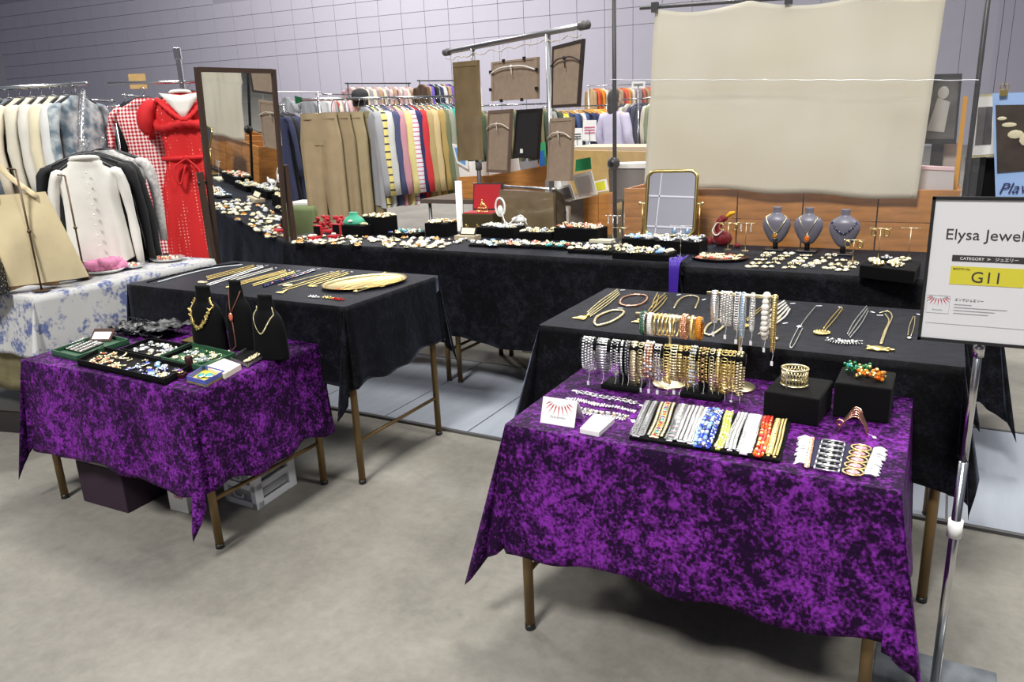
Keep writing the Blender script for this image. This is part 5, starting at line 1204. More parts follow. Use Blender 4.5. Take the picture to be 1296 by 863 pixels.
# second stretch of crates, left of the near post, with prints
LZ = onY(620, 252, 4.8).z
t = thing('wooden_crate', 'long brown wooden crate behind the hanging picture backs', 'crate', onY(640, 250, 4.8))
plank_px(None, [(580, 246), (622, 245), (622, 222), (580, 224)], 4.8, .02, wood, 'plank', None, t, zb=LZ); plank_px(None, [(623, 245), (698, 238), (698, 208), (623, 222)], 4.8, .02, wood, 'plank', None, t, zb=LZ)
plank_px(None, [(580, 246), (698, 238), (698, 208), (580, 228)], 5.1, .02, wood, 'back_panel', None, t, zb=LZ)
for i, (lb, q, c_) in enumerate([('blue printed poster edge left of the tall picture back', [(566, 200), (588, 212), (580, 180), (562, 182)], (96, 160, 220)), ('white print under the tall picture back', [(583, 222), (604, 222), (602, 204), (580, 205)], (232, 230, 226)), ('pale sketch print between the picture backs', [(605, 224), (620, 222), (618, 204), (603, 206)], (222, 216, 206)),
        ('white print leaning right under the small picture back', [(645, 220), (660, 218), (656, 200), (643, 202)], (236, 234, 230)), ('grey print under the black mesh board', [(661, 217), (682, 213), (680, 203), (658, 205)], (140, 140, 146)), ('blue and white card beside the near post', [(683, 225), (690, 225), (688, 190), (682, 192)], (44, 110, 190)),
        ('lime green plastic bag in the crate', [(656, 236), (684, 233), (680, 226), (654, 228)], (150, 214, 40)), ('green card at the near post', [(682, 190), (690, 190), (690, 180), (682, 181)], (60, 170, 110))]):
    print_px(lb, q, 4.83+.03*i, mat('print_colour_%s' % 'abcdefgh'[i], L(*c_), .5), cat='print', name='print', zb=LZ) if i else print_px(lb, [(578, 206), (592, 214), (590, 186), (572, 182)], 4.83, white, inner=mat('print_colour_a', L(*c_), .5), cat='print', name='print')
# kraft panel wrapped in plastic
wrapm = mat('wrapped_kraft', L(134, 116, 88), .25, noise=.3, nscale=6, bump=.5, bscale=5, coat=.8)
plank_px('brown board wrapped in clear plastic behind the riser trays', [(622, 296), (702, 300), (700, 244), (632, 240)], 3.95, .03, wrapm, 'wrapped_board', 'board', zb=0)
m = M(); a = onY(701, 240, 3.98); m.prism([onY(702, 300, 3.98)*1.0-Vector((0, 0, .68)), onY(722, 300, 4.05)-Vector((0, 0, .68)), onY(712, 246, 4.05), onY(700, 238, 3.98)], (0, .03, 0)); obj('wrapped_board', m, mat('grey_wrap', L(96, 88, 76), .4, noise=.4), label='grey leaning board right of the wrapped one', cat='board')
c = onY(580, 275, 4.1); m = M(); m.cyl(Vector((c.x, c.y, 0)), onY(580, 229, 4.1), .022, 12); obj('paper_roll', m, white, smooth=True, label='white paper roll standing left of the red lined box', cat='paper roll')
t = thing('folding_table', 'stall table carrying the long crate behind the picture backs', 'table', Vector((-2.7, 5.0, 0))); m = M(); m.box((-2.7, 5.0, LZ-.017), (1.5, .5, .03)); obj('table_top', m, mat('table_board', L(90, 80, 70)), t)
for x in (-3.4, -2.0):
    for y in (4.8, 5.2): m = M(); m.cyl((x, y, 0), (x, y, LZ-.033), .0125, 8); obj('leg', m, steel, t, True)
t = thing('desk_fan', 'small white and grey gadget with cable behind the riser tray', 'gadget', onY(645, 290, 3.73)); cc = onY(633, 262, 3.73); m = M(); m.ring(cc, .03, .05, .006, 16, 6, (Vector((1, 0, 0)), UP, Vector((0, 1, 0)))); m.ball(cc-UP*.02, (.02, .015, .03)); m.tube(curve([cc, cc+Vector((.05, -.02, -.09)), cc+Vector((.14, -.02, -.04)), cc+Vector((.17, 0, -.10))]), .004, 5); obj('ring_body', m, white, t, True); m = M(); m.ball(onY(657, 278, 3.73), (.05, .02, .018)); obj('mouse', m, white, t, True)
# ---- pipe rack with the backs of pictures
zB_ = 1.775; e0, e1 = on(566, 66, zB_), on(739, 32, zB_); bd = (e1-e0).normalized(); bn = Vector((bd.y, -bd.x, 0))
pr = thing('pipe_stand', 'grey pipe stand from which the picture backs hang', 'display stand', Vector(((e0.x+e1.x)/2, (e0.y+e1.y)/2, 0)))
m = M(); m.cyl(e0, e1, .016, 12); obj('top_pipe', m, steel, pr, True)
for u, v, vj in ((598, 60, 207), (693, 41, 210)):
    q = onN(u, v, e0, bn); q.z = zB_; m = M(); m.cyl((q.x, q.y, .01), q, .0145, 12); obj('post', m, steel, pr, True)
    j = onN(u+6, vj, q, bn); m = M(); m.cyl((q.x, q.y, j.z-.04), (q.x, q.y, j.z+.03), .022, 12); obj('joint', m, mat('dark_joint', L(96, 92, 94), .5), pr, True)
    m = M(); m.box((q.x, q.y, .006), (.3, .3, .01)); obj('foot_plate', m, steel, pr)
for q in (e0, e1): m = M(); m.cyl(q-bd*.03, q+bd*.03, .023, 12); obj('end_cap', m, mat('dark_joint', L(96, 92, 94), .5), pr, True)
qa, qb = onN(600, 233, e0, bn), onN(702, 240, e0, bn); m = M(); m.cyl(qa, qb, .009, 8); obj('lower_pipe', m, steel, pr, True)
m = M(); rn = random.Random(9); pts = [e0.lerp(e1, k/40)-UP*(.03+.018*abs(math.sin(k*.6))+rn.uniform(0, .012))+bn*.02 for k in range(41)]; m.tube(pts, .0028, 4); obj('string_garland', m, rope, smooth=True, label='frayed string looped along the top pipe', cat='string')
dkf = mat('dark_frame_wood', L(58, 50, 46), .5); kr2 = mat('glossy_kraft', L(138, 118, 84), .3, noise=.25, nscale=8, coat=.4); meshm = mat('black_mesh_board', L(34, 34, 36), .6, noise=.5, nscale=90)
tb_ = onN
def pback(label, px4, m_, fm_=None, cord=None, cordm=rope, off=.03, clips=0):
    q = [onN(u, v, e0+bn*off, bn) for u, v in px4]; c = sum(q, Vector())/4; t = thing('hung_picture', label, 'picture', Vector((c.x, c.y, min(p.z for p in q))), 'picture backs on the pipe stand')
    m = M(); m.prism([c+(p-c)*.93 for p in q], -bn*.012); obj('backing_board', m, m_, t)
    for i in range(4):
        a, b_ = q[i], q[(i+1) % 4]; ia, ib = c+(a-c)*.90, c+(b_-c)*.90; m = M(); m.prism([a+bn*.003, b_+bn*.003, ib+bn*.003, ia+bn*.003], -bn*.02); obj('frame_side', m, fm_ or m_, t)
    if cord:
        a, b_ = q[3].lerp(q[0], cord), q[2].lerp(q[1], cord); m = M(); mid = (a+b_)/2+UP*.03; m.tube(curve([a+bn*.01, (a+mid)/2+UP*.012+bn*.016, mid+bn*.016, (b_+mid)/2+UP*.012+bn*.016, b_+bn*.01]), .004, 5); m.ball(mid+bn*.016, (.012, .008, .010), 6, 4); m.tube([mid+bn*.016, mid+bn*.018-UP*.05+bd*.01], .003, 4); obj('cord', m, cordm, t, True)
    top = max(p.z for p in q)
    for s_ in (.2, .8):
        p = q[3].lerp(q[2], s_); h_ = (p-e0).dot(bd); m = M(); m.tube([p+UP*.0, e0+bd*h_-UP*.016], .0012, 4); obj('hanging_wire', m, rope, t)
    for k in range(clips):
        p = q[k % 4].lerp(q[(k+1) % 4], .25 if k < 4 else .7); m = M(); m.box(p+bn*.006, (.016, .012, .018)); obj('clip', m, black, t)
    return t
pback('tall narrow kraft back at the left end of the pipe stand', [(580, 204), (609, 202), (604, 76), (573, 79)], kr2)
pback('landscape kraft back with black clips and white cord', [(622, 128), (680, 125), (680, 72), (622, 79)], kraft, None, .3, mat('white_cord', L(230, 228, 224), .8), clips=8)
pback('narrow kraft back with dark frame hanging lower left', [(616, 218), (643, 219), (647, 138), (618, 140)], kraft, mat('brown_frame', L(112, 92, 80), .6), .3)
pback('black mesh board with a small white label', [(649, 198), (680, 202), (684, 137), (654, 139)], meshm, black)
p_ = onN(660, 191, e0+bn*.036, bn); m = M(); m.axbox(p_, bd, bn, UP, (.014, .001, .012)); obj('paper_label', m, white, label='small white label stuck on the black mesh board', cat='label')
pback('tall kraft back with black side and dark cord at the right end', [(698, 137), (732, 135), (738, 49), (699, 59)], kraft, dkf, .32, mat('dark_cord', L(50, 40, 38), .7), off=.05)
pback('long pale kraft back with white cord hanging lower right', [(692, 229), (722, 229), (725, 148), (696, 150)], kraft, None, .32, rope, off=.05)

# ---- stall at the right with framed pictures
ss = mat('clear_sleeve', L(196, 192, 192), .3, coat=.5); dk = mat('dark_photo', L(50, 48, 48), .5, noise=.5, nscale=9, col2=L(92, 88, 86)); mt = mat('mount_card', L(228, 226, 218), .7)
def framed(label, px4, Y, fr, face, mount=.8, pic=.5, picm=None, shift=(0, 0)):
    o, q, n = plank_px(None, px4, Y, .03, fr, 'framed_picture', None); zlo = min(p.z for p in q); m = M(); m.box((sum(p.x for p in q)/4, Y+.05, (zlo+.08+.857)/2), (.05, .012, zlo+.08-.857)); obj('easel_leg', m, black, o); o.name = 'framed_picture'; tag(o, label, 'picture frame'); c = sum(q, Vector())/4
    m = M(); m.prism([c+(p-c)*mount-Vector((0, .002, 0)) for p in q], (0, .0015, 0)); obj('mount', m, face, o)
    if picm: c2 = c+Vector((shift[0], 0, shift[1])); m = M(); m.prism([c2+(p-c)*pic-Vector((0, .004, 0)) for p in q], (0, .0015, 0)); obj('picture_face', m, picm, o)
    return o, q
o, q = framed('black framed dark photograph behind the clear sheet at the right', [(1166, 182), (1210, 182), (1218, 93), (1174, 94)], 4.05, black, dk, .86)
c = sum(q, Vector())/4; m = M(); m.ball(c+Vector((0, -.006, .07)), (.022, .002, .028), 10, 6); m.prism([c+Vector((-.02, -.006, .05)), c+Vector((.03, -.006, .03)), c+Vector((.02, -.006, -.10)), c+Vector((-.05, -.006, -.09))], (0, .002, 0)); obj('pale_figure', m, mat('photo_pale', L(160, 156, 150), .5), o)
plank_px('gold frame edge right of the dark photograph', [(1213, 180), (1219, 180), (1225, 122), (1219, 122)], 4.07, .03, mat('gold_frame_edge', L(206, 146, 40), .45), 'gilded_picture', 'picture frame', zb=.857)
plank_px('beige board standing below the dark photograph', [(1178, 235), (1214, 235), (1219, 180), (1184, 180)], 4.12, .02, mat('beige_board', L(168, 156, 146), .7), 'board', 'board')
t_ = thing('folding_table', 'low stall table under the pictures at the right', 'table', Vector((.3, 4.3, 0))); m = M(); m.box((.42, 4.35, .84), (.9, .6, .03)); obj('table_top', m, mat('table_board', L(90, 80, 70)), t_)
for x in (0.02, .8):
    for y in (4.08, 4.6): m = M(); m.cyl((x, y, 0), (x, y, .83), .0125, 8); obj('leg', m, steel, t_, True)
for k in range(5):
    plank_px(['front clear sleeve of prints at the right pole', 'second clear sleeve of prints at the right pole', 'third clear sleeve of prints at the right pole', 'fourth clear sleeve of prints at the right pole', 'backmost clear sleeve of prints at the right pole'][k], [(1160, 258), (1205, 258), (1208, 216-k), (1165, 214-k)], 3.98+.015*k, .006, ss, 'print_sleeve', 'print sleeve', group='clear sleeves at the right pole')
plank_px('pink edged card on top of the clear sleeves', [(1165, 214), (1208, 216), (1208, 212), (1166, 210)], 3.975, .05, mat('pink_edge', L(222, 190, 196), .5), 'card', 'card')
o, q = framed('pale framed picture with wide mount right of the pole', [(1226, 200), (1260, 198), (1264, 118), (1233, 120)], 4.12, mat('cream_frame', L(190, 180, 140), .5), mt, .92, .6, dk)
plank_px('black cloth covered shelf under the pale framed picture', [(1218, 262), (1290, 262), (1292, 200), (1222, 200)], 4.2, .1, blackf, 'shelf_cloth', 'shelf')
bl = mat('pale_blue_card', L(150, 180, 224), .5)
o, q, n = plank_px('pale blue art print lettered in dark script at the right edge', [(1260, 250), (1330, 253), (1330, 116), (1256, 118)], 3.95, .008, bl, 'art_print', 'print'); c = sum(q, Vector())/4
def on_print(u, v): return onY(u, v, 3.945)
m = M(); m.prism([on_print(1262, 219), on_print(1326, 214), on_print(1324, 132), on_print(1260, 133)], (0, .003, 0)); obj('picture_face', m, mat('sepia_print', L(70, 58, 50), .5, noise=.5, nscale=12), o)
m = M()
for (u, v, a, b_, an) in ((1285, 170, .030, .018, 0), (1300, 176, .03, .028, 0), (1277, 158, .028, .010, -.6), (1268, 150, .018, .008, .7), (1308, 200, .03, .03, 0)):
    m.ball(on_print(u, v)-Vector((0, .003, 0)), (a, .0025, b_), 9, 5)
obj('pale_shape', m, mat('ivory_print', L(206, 196, 164), .5), o)
text('lettering', 'Plavi S', .064, on_print(1263, 245)-Vector((0, .003, 0)), (PI/2, R(-3), 0), mat('navy_ink', L(48, 44, 90), .5), o, 'LEFT', shear=.35)
m = M(); p = on_print(1270, 119); m.box(p-Vector((0, .004, -.004)), (.028, .02, .022)); m.ring(p+UP*.028+Vector((-.008, 0, 0)), .007, .012, .002, 8, 4, (Vector((1, 0, 0)), UP, Vector((0, 1, 0)))); m.ring(p+UP*.028+Vector((.010, 0, 0)), .007, .012, .002, 8, 4, (Vector((1, 0, 0)), UP, Vector((0, 1, 0)))); obj('binder_clip', m, brass, o)
m = M(); m.tube([p+UP*.03, p+UP*1.2], .0012, 4); obj('hanging_string', m, black, o)

# ---- sign on its stand
Ys = 1.72; tlp, trp = onY(1183, 251, Ys), Vector((.205, Ys, 0)); zt, zb_ = 1.152, .862; x0_, x1_ = -.021, .193
sg = thing('sign_stand', 'white booth sign reading G11 on a chrome stand', 'sign', Vector((.09, 1.775, 0)))
fx = (x0_+x1_)/2; tilt = Vector((0, .0, 1))
m = M(); m.box((fx, Ys, (zt+zb_)/2), (x1_-x0_-.008, .004, zt-zb_-.008)); bd_ = obj('sign_board', m, mat('sign_white', L(214, 213, 216), .5), sg)
for c_, s_ in (((fx, Ys, zt-.003), (x1_-x0_, .010, .006)), ((fx, Ys, zb_+.003), (x1_-x0_, .010, .006)), ((x0_+.003, Ys, (zt+zb_)/2), (.006, .010, zt-zb_)), ((x1_-.003, Ys, (zt+zb_)/2), (.006, .010, zt-zb_))):
    obj('frame_side', M().box(c_, s_), black, sg)
f = (PI/2, 0, 0); Yf = Ys-.0026
def sp(u, v): return onY(u, v, Yf)
text('lettering', 'Elysa Jewelry', .0300, Vector((fx, Yf, sp(1240, 304).z)), f, darkink, bd_)
z = sp(1245, 328).z; m = M(); m.box((fx, Yf, z), (.124, .0006, .012)); obj('category_bar', m, darkink, bd_)
text('lettering', 'CATEGORY  \u226b   \u30b8\u30e5\u30a8\u30ea\u30fc', .0078, Vector((fx, Yf-.0008, z-.0027)), f, white, bd_)
z = sp(1245, 350).z; m = M(); m.box((fx, Yf, z), (.124, .0006, .036)); obj('yellow_bar', m, mat('sign_yellow', L(206, 196, 58), .5), bd_)
text('lettering', 'G11', .031, Vector((fx, Yf-.0008, z-.0125)), f, darkink, bd_); text('lettering', 'BOOTH No.', .0055, Vector((fx-.058, Yf-.0008, z+.011)), f, darkink, bd_, 'LEFT')
c = Vector((x0_+.030, Yf, sp(1195, 383).z)); logo(bd_, c+UP*.006, Vector((1, 0, 0)), UP, Vector((0, -1, 0)), .022); text('lettering', 'Elysa Jewelry', .0035, c-UP*.016, f, greyink, bd_)
m = M()
for s_ in (((0, -.022), (.040, .0004)), ((0, .014), (.040, .0004)), ((-.02, -.004), (.0004, .036)), ((.02, -.004), (.0004, .036))): m.box(c+Vector((s_[0][0], 0, s_[0][1])), (s_[1][0], .0004, s_[1][1]))
m.box((fx, Yf, sp(1240, 413).z), (.19, .0004, .0005)); obj('ruled_lines', m, greyink, bd_)
text('lettering', '\u30a8\u30ea\u30b5\u30b8\u30e5\u30a8\u30ea\u30fc', .0062, Vector((x0_+.058, Yf, sp(1215, 379).z-.003)), f, darkink, bd_, 'LEFT')
m = M()
for k, wl in enumerate((.03, .09, .07, .06)): m.box((x0_+.058+wl/2, Yf, c.z-.002-.006*k), (wl, .0004, .0012))
obj('small_print', m, greyink, bd_)
px_ = .090; m = M(); m.cyl((px_, Ys+.018, .02), (px_, Ys+.018, .60), .0095, 14); obj('lower_pole', m, chrome, sg, True); m = M(); m.cyl((px_, Ys+.018, .58), (px_, Ys+.018, zb_+.03), .0075, 14); obj('upper_pole', m, chrome, sg, True)
zz = onY(1208, 672, Ys).z; m = M(); m.cyl((px_, Ys+.018, zz-.022), (px_, Ys+.018, zz+.018), .0145, 16); obj('collar', m, white, sg, True)
m = M(); m.cyl((px_, Ys+.018, zb_-.03), (px_, Ys+.018, zb_), .0105, 14); obj('top_sleeve', m, chrome, sg, True)
marble = mat('marble_base', L(120, 125, 130), .2, noise=.7, nscale=9, bump=0, coat=.5); m = M(); m.box((px_, Ys+.018, .012), (.26, .26, .022)); obj('base', m, marble, sg, bevel=.004)
# ------------------------------------------------------------------ toile table, mirror, clothes
TB['T'] = (-4.15, 1.755, .85, .92, 0, .694)
toile = bpy.data.materials.new('toile_cloth'); toile.use_nodes = True; nt = toile.node_tree; b = nt.nodes['Principled BSDF']; N = nt.nodes.new; Lk = nt.links.new
tc = N('ShaderNodeTexCoord'); n1 = N('ShaderNodeTexNoise'); n1.inputs['Scale'].default_value = 13; n1.inputs['Detail'].default_value = 2; n2 = N('ShaderNodeTexNoise'); n2.inputs['Scale'].default_value = 60; n2.inputs['Detail'].default_value = 4
for q in (n1, n2): Lk(tc.outputs['Object'], q.inputs['Vector'])
ad = N('ShaderNodeMath'); ad.operation = 'MULTIPLY_ADD'; Lk(n1.outputs[0], ad.inputs[0]); ad.inputs[1].default_value = 1.4; m_1 = N('ShaderNodeMath'); m_1.operation = 'MULTIPLY'; Lk(n2.outputs[0], m_1.inputs[0]); m_1.inputs[1].default_value = 1.0; Lk(m_1.outputs[0], ad.inputs[2])
rr = N('ShaderNodeValToRGB'); Lk(ad.outputs[0], rr.inputs[0]); rr.color_ramp.elements[0].position = .0; rr.color_ramp.elements[0].color = L(188, 188, 186); rr.color_ramp.elements[1].position = 1
rr.color_ramp.elements[1].color = L(92, 104, 148); e_ = rr.color_ramp.elements.new(.58); e_.color = L(188, 188, 186)
sc_ = N('ShaderNodeMath'); sc_.operation = 'MULTIPLY_ADD'; Lk(ad.outputs[0], sc_.inputs[0]); sc_.inputs[1].default_value = 1.7; sc_.inputs[2].default_value = -1.45; Lk(sc_.outputs[0], rr.inputs[0]); Lk(rr.outputs[0], b.inputs['Base Color']); b.inputs['Roughness'].default_value = .8
t = thing('folding_table', 'steel legged table under the blue toile cloth', 'table', tpt('T', .42, .46, 0)); m = M(); m.box(tpt('T', .425, .46, .672), (.83, .90, .028)); obj('table_top', m, mat('table_board', L(90, 80, 70)), t)
for a in (.03, .82):
    for b_ in (.03, .89): m = M(); m.cyl(tpt('T', a, b_, 0), tpt('T', a, b_, .658), .016, 10); obj('leg', m, steel, t, True)
olive = cl('olive_floral_cloth', (120, 112, 78), noise=.35, nscale=14)
x0_, y0_ = TB['T'][0], TB['T'][1]
drape('T', 'white cloth with blue toile print over the side table', toile, (.26, .26, .40, .40, .3, .3, .3, .3), (200, -62, 20, 140), 21, flapang=15, rip=.010)
P_ = [[Vector((x0_+.02+j*.045, y0_+.002+.006*math.sin(j*1.1), .66-.42*i/10)) for j in range(18)] for i in range(11)]
m = M(); m.grid(P_); obj('undercloth', m, olive, smooth=True, label='olive floral undercloth hanging at the front of the toile table', cat='cloth', solid=.002)
c = on(6, 545); t = thing('storage_crate', 'low dark crate on the floor at the left edge', 'crate', c+Vector((-.15, .12, 0))); m = M(); m.box(c+Vector((-.15, .12, .06)), (.55, .34, .118), .25); obj('crate_body', m, mat('dark_crate', L(38, 36, 34), .5), t, bevel=.005)
m = M(); m.box(c+Vector((-.15, .12, .124)), (.57, .36, .012), .25); obj('crate_rim', m, mat('crate_rim', L(70, 68, 64), .4), t)
# things on the toile table
zT = .706
def facing(p): d = Vector((p.x, p.y, 0)).normalized(); return d, Vector((d.y, -d.x, 0))      # away, right
tan_ = cl('tan_scarf', (176, 140, 102)); furb = cl('black_fur', (22, 20, 20), bump=.8, bscale=90); pinkm = cl('pink_fabric', (238, 150, 190), noise=.35, nscale=30)
c = on(46, 366, zT); d, r_x = facing(c); m = M()
for k in range(4): m.tube(curve([c-r_x*.10+d*.02*k+UP*.02, c-r_x*.03+d*.012*k+UP*(.035+.006*k), c+r_x*.04+d*.014*k+UP*.025, c+r_x*.09+d*.01*k+UP*.018]), .018, 8, flat=.8)
obj('scarf', m, tan_, smooth=True, label='crumpled tan scarf under the beige tote bag', cat='scarf')
c = on(88, 356, zT); m = M(); m.tube(curve([c-r_x*.08+UP*.026, c+UP*.032, c+r_x*.08+UP*.026]), [.022, .026, .028, .028, .028, .028, .028, .028, .026, .024, .020], 12); obj('fur_collar', m, furb, smooth=True, label='rolled black fur collar beside the tan scarf', cat='fur collar')
c = on(128, 343, zT); rn = random.Random(2); t = thing('scrunchie_tray', 'white tray heaped with pink scrunchies', 'tray', c); m = M(); m.lathe(c+UP*.001, [(.11, 0), (.13, .014), (.126, .014), (.10, .004)], 20, sy=.8); obj('tray_body', m, white, t, True)
for k in range(9):
    o = c+Vector((rn.uniform(-.07, .07), rn.uniform(-.05, .05), .025+.012*(k//4))); m = M(); pts = [Vector((.034*math.cos(a), .030*math.sin(a), .004*math.sin(a*9))) for a in [2*PI*i/20 for i in range(20)]]; m.tube([o+p for p in pts], [.015+.006*(i % 2) for i in range(20)], 6, closed=True)
    obj('scrunchie', m, pinkm, smooth=True, label=['leftmost', 'rear left', 'second', 'middle', 'front', 'third', 'topmost', 'rear right', 'rightmost'][k]+' pink scrunchie in the heap on the toile table', cat='scrunchie', group='pink scrunchies on the toile table')
for lb, px, rr_, m_, k in [('silver rimmed dish of beads on the toile table', (166, 338), .075, G['pale'], 14), ('shallow tray with red and pearl beads at the far end of the toile table', (212, 329), .10, G['white'], 18)]:
    c = on(*px, zT); t = thing('bead_dish', lb, 'dish', c); m = M(); m.lathe(c+UP*.001, [(rr_*.8, 0), (rr_, .014), (rr_*.96, .014), (rr_*.7, .004)], 22, sy=.8); obj('dish_body', m, silver, t, True)
    m = M()
    for q in range(k): a = rn.uniform(0, 6.3); m.ball(c+Vector((rr_*.7*math.cos(a)*rn.random(), rr_*.6*math.sin(a)*rn.random(), .012)), .009, 6, 4, q % 3)
    obj('beads', m, [m_, palegold, G['coral']], t, True, kind='stuff')
c = on(172, 327, zT); m = M()
for k in range(24): m.tube([c+Vector((rn.uniform(-.08, .08), rn.uniform(-.03, .03), .006)), c+Vector((rn.uniform(-.09, .09), rn.uniform(-.04, .04), .03))], .006, 5)
obj('feather_trim', m, mat('dark_feather', L(64, 56, 52), .8), smooth=True, label='dark feather trim lying behind the beaded dish', cat='trim')
# tote on a display rod
def rod(label, px, top):
    c = on(*px, zT); z = onN(*top, c, facing(c)[0]).z; t = thing('display_rod', label, 'display stand', c); rm = mat('brown_rod', L(92, 74, 58), .4, .5); m = M(); m.cyl(c+UP*.004, Vector((c.x, c.y, z)), .0042, 8); obj('shaft', m, rm, t, True)
    m = M(); m.box(c+UP*.003, (.06, .05, .005), .5); obj('foot', m, rm, t); m = M(); m.ball(Vector((c.x, c.y, (z+c.z)/2)), .009, 8, 5); obj('knob', m, rm, t, True); m = M(); q = Vector((c.x, c.y, z)); r1 = facing(c)[1]; m.tube([q, q-r1*.03+UP*.006], .0035, 6); obj('arm', m, rm, t, True); return c, z
cR, zR = rod('left thin brown display rod in front of the beige tote', (53, 368), (26, 214)); rod('right thin brown display rod before the white blouse', (108, 352), (88, 222))
d, rx_ = facing(cR); tc0 = cR+d*.05-rx_*.004; tt = thing('tote_bag', 'beige linen tote bag with knotted handles hanging at the left', 'bag', tc0); lin = cl('beige_linen', (214, 198, 158), noise=.1)
zt_, zb0 = onN(50, 243, tc0, d).z, zT+.03; rows = []
for i in range(12):
    v = i/11; z = zt_+(zb0-zt_)*v; hw = .095+.070*v; row = []
    for j in range(24):
        a = 2*PI*j/24; row.append(tc0-UP*tc0.z+UP*z+rx_*(hw*math.copysign(abs(math.cos(a))**.5, math.cos(a))+.03*v)+d*((.012+.028*math.sin(PI*min(1, v*.8)))*math.sin(a)*(1+.15*math.sin(a*4+v*6))))
    rows.append(row+[row[0]])
m = M(); m.grid(rows); m.q(rows[-1][:-1], [tuple(range(24))]); obj('bag_body', m, lin, tt, True)
ht = onN(22, 190, tc0, d).z
for s_ in (-1, 1):
    o = tc0-UP*tc0.z+d*.02*s_; m = M(); m.tube(curve([o+UP*(zt_-.02)-rx_*.10, o+UP*(zt_+.10)-rx_*.105, o+UP*ht-rx_*(.085), o+UP*(zt_+.08)-rx_*.03, o+UP*(zt_-.02)+rx_*.06]), .017, 8, flat=.3); obj('handle', m, lin, tt, True)
m = M(); o = tc0-UP*tc0.z+UP*(ht-.03)-rx_*.10; m.tube(curve([o, o-rx_*.03+UP*.02, o-rx_*.05-UP*.03, o-rx_*.02-UP*.06]), .02, 8, flat=.5); obj('knot', m, lin, tt, True)
c = on(4, 372, zT); dotm = bpy.data.materials.new('dotted_black'); dotm.use_nodes = True; nt = dotm.node_tree; b = nt.nodes['Principled BSDF']; v_ = nt.nodes.new('ShaderNodeTexVoronoi'); v_.inputs['Scale'].default_value = 75; r_ = nt.nodes.new('ShaderNodeValToRGB'); tc = nt.nodes.new('ShaderNodeTexCoord'); nt.links.new(tc.outputs['Object'], v_.inputs['Vector']); nt.links.new(v_.outputs['Distance'], r_.inputs[0]); r_.color_ramp.elements[0].color = L(220, 220, 220); r_.color_ramp.elements[1].position = .22; r_.color_ramp.elements[1].color = (.01, .01, .012, 1); r_.color_ramp.elements[0].position = .18; nt.links.new(r_.outputs[0], b.inputs['Base Color'])
t = thing('shoulder_bag', 'black dotted bag at the left edge of the toile table', 'bag', c); m = M(); m.box(c-rx_*.06+UP*.07, (.17, .08, .138), .6); obj('bag_body', m, dotm, t, bevel=.015); m = M(); m.box(c-rx_*.06+UP*.17, (.14, .07, .06), .6); obj('white_top', m, white, t, bevel=.015)
# ---- standing mirror behind the left black table
mh = Vector((math.sin(R(9)), math.cos(R(9)), 0)); m0 = ray(247, 85); m0 = Vector((m0.x, m0.y, 0))*(4.28/math.hypot(m0.x, m0.y)); zt2 = onN(247, 85, m0, Vector((m0.x, m0.y, 0)).normalized()).z
wM = .46; a5 = R(4.5); nrm = Vector((math.cos(R(9)), -math.sin(R(9)), 0)); upv = (UP*math.cos(a5)+nrm*math.sin(a5)).normalized(); nf = mh.cross(upv).normalized()
if nf.dot(nrm) < 0: nf = -nf
HM = 1.32; topc = Vector((m0.x, m0.y, zt2)); dwd = mat('dark_walnut', L(66, 50, 42), .45)
t = thing('standing_mirror', 'tall dark framed standing mirror behind the necklace table', 'mirror', Vector((m0.x, m0.y, 0))+mh*wM/2-nrm*.05)
cen = topc+mh*wM/2-upv*HM/2
m = M(); m.axbox(cen, mh, nf, upv, (wM/2-.018, .004, HM/2-.018)); obj('mirror_glass', m, glass, t)
for s_ in (-1, 1): m = M(); m.axbox(cen+mh*s_*(wM/2-.010), mh, nf, upv, (.012, .012, HM/2)); obj('frame_side', m, dwd, t)
for s_ in (-1, 1): m = M(); m.axbox(cen+upv*s_*(HM/2-.010), mh, nf, upv, (wM/2-.02, .012, .012)); obj('frame_rail', m, dwd, t)
for s_ in (-1, 1):
    o = cen+mh*s_*(wM/2+.030); m = M(); m.axbox(Vector((o.x, o.y, .58)), mh, nrm, UP, (.012, .014, .56)); obj('upright', m, dwd, t); m = M(); m.cyl(o-mh*s_*.03+UP*.10, Vector((o.x, o.y, o.z+.10))+mh*s_*.02, .008, 8); obj('pivot_knob', m, black, t, True)
    m = M(); m.axbox(Vector((o.x, o.y, .02)), mh, nrm, UP, (.014, .2, .018)); obj('foot', m, dwd, t)
# ---- clothes racks
def gm(rgb, nm): return cl('cloth_'+nm, rgb)
A0, B0 = on(0, 112, 1.65), on(103, 106, 1.65); dR = (B0-A0).normalized(); A1 = A0-dR*.75
a, b_, d, n = rack('chrome clothes rack of pale blouses at the left edge', A1, B0, posts=(0, .95)); rzW = math.atan2(n.y, n.x)
wl = [('grey lace blouse at the left end of the white rack', (190, 192, 186)), ('pale green grey dress on the white rack', (170, 180, 170)), ('soft grey knit on the white rack', (176, 176, 172)), ('dusty mint blouse before the light blue one', (168, 190, 186)), ('light blue shirt on the white rack', (132, 172, 190)), ('slate grey blouse behind the light blue shirt', (110, 118, 128)),
      ('cream crochet top on the white rack', (226, 214, 190)), ('ivory long shirt on the white rack', (220, 214, 194)), ('warm white blouse with gathered front', (222, 218, 206)), ('cream wrap blouse on the white rack', (228, 218, 186)), ('bright white blouse near the rack post', (222, 222, 218)), ('sheer floral blouse at the right rack post', (200, 206, 206))]
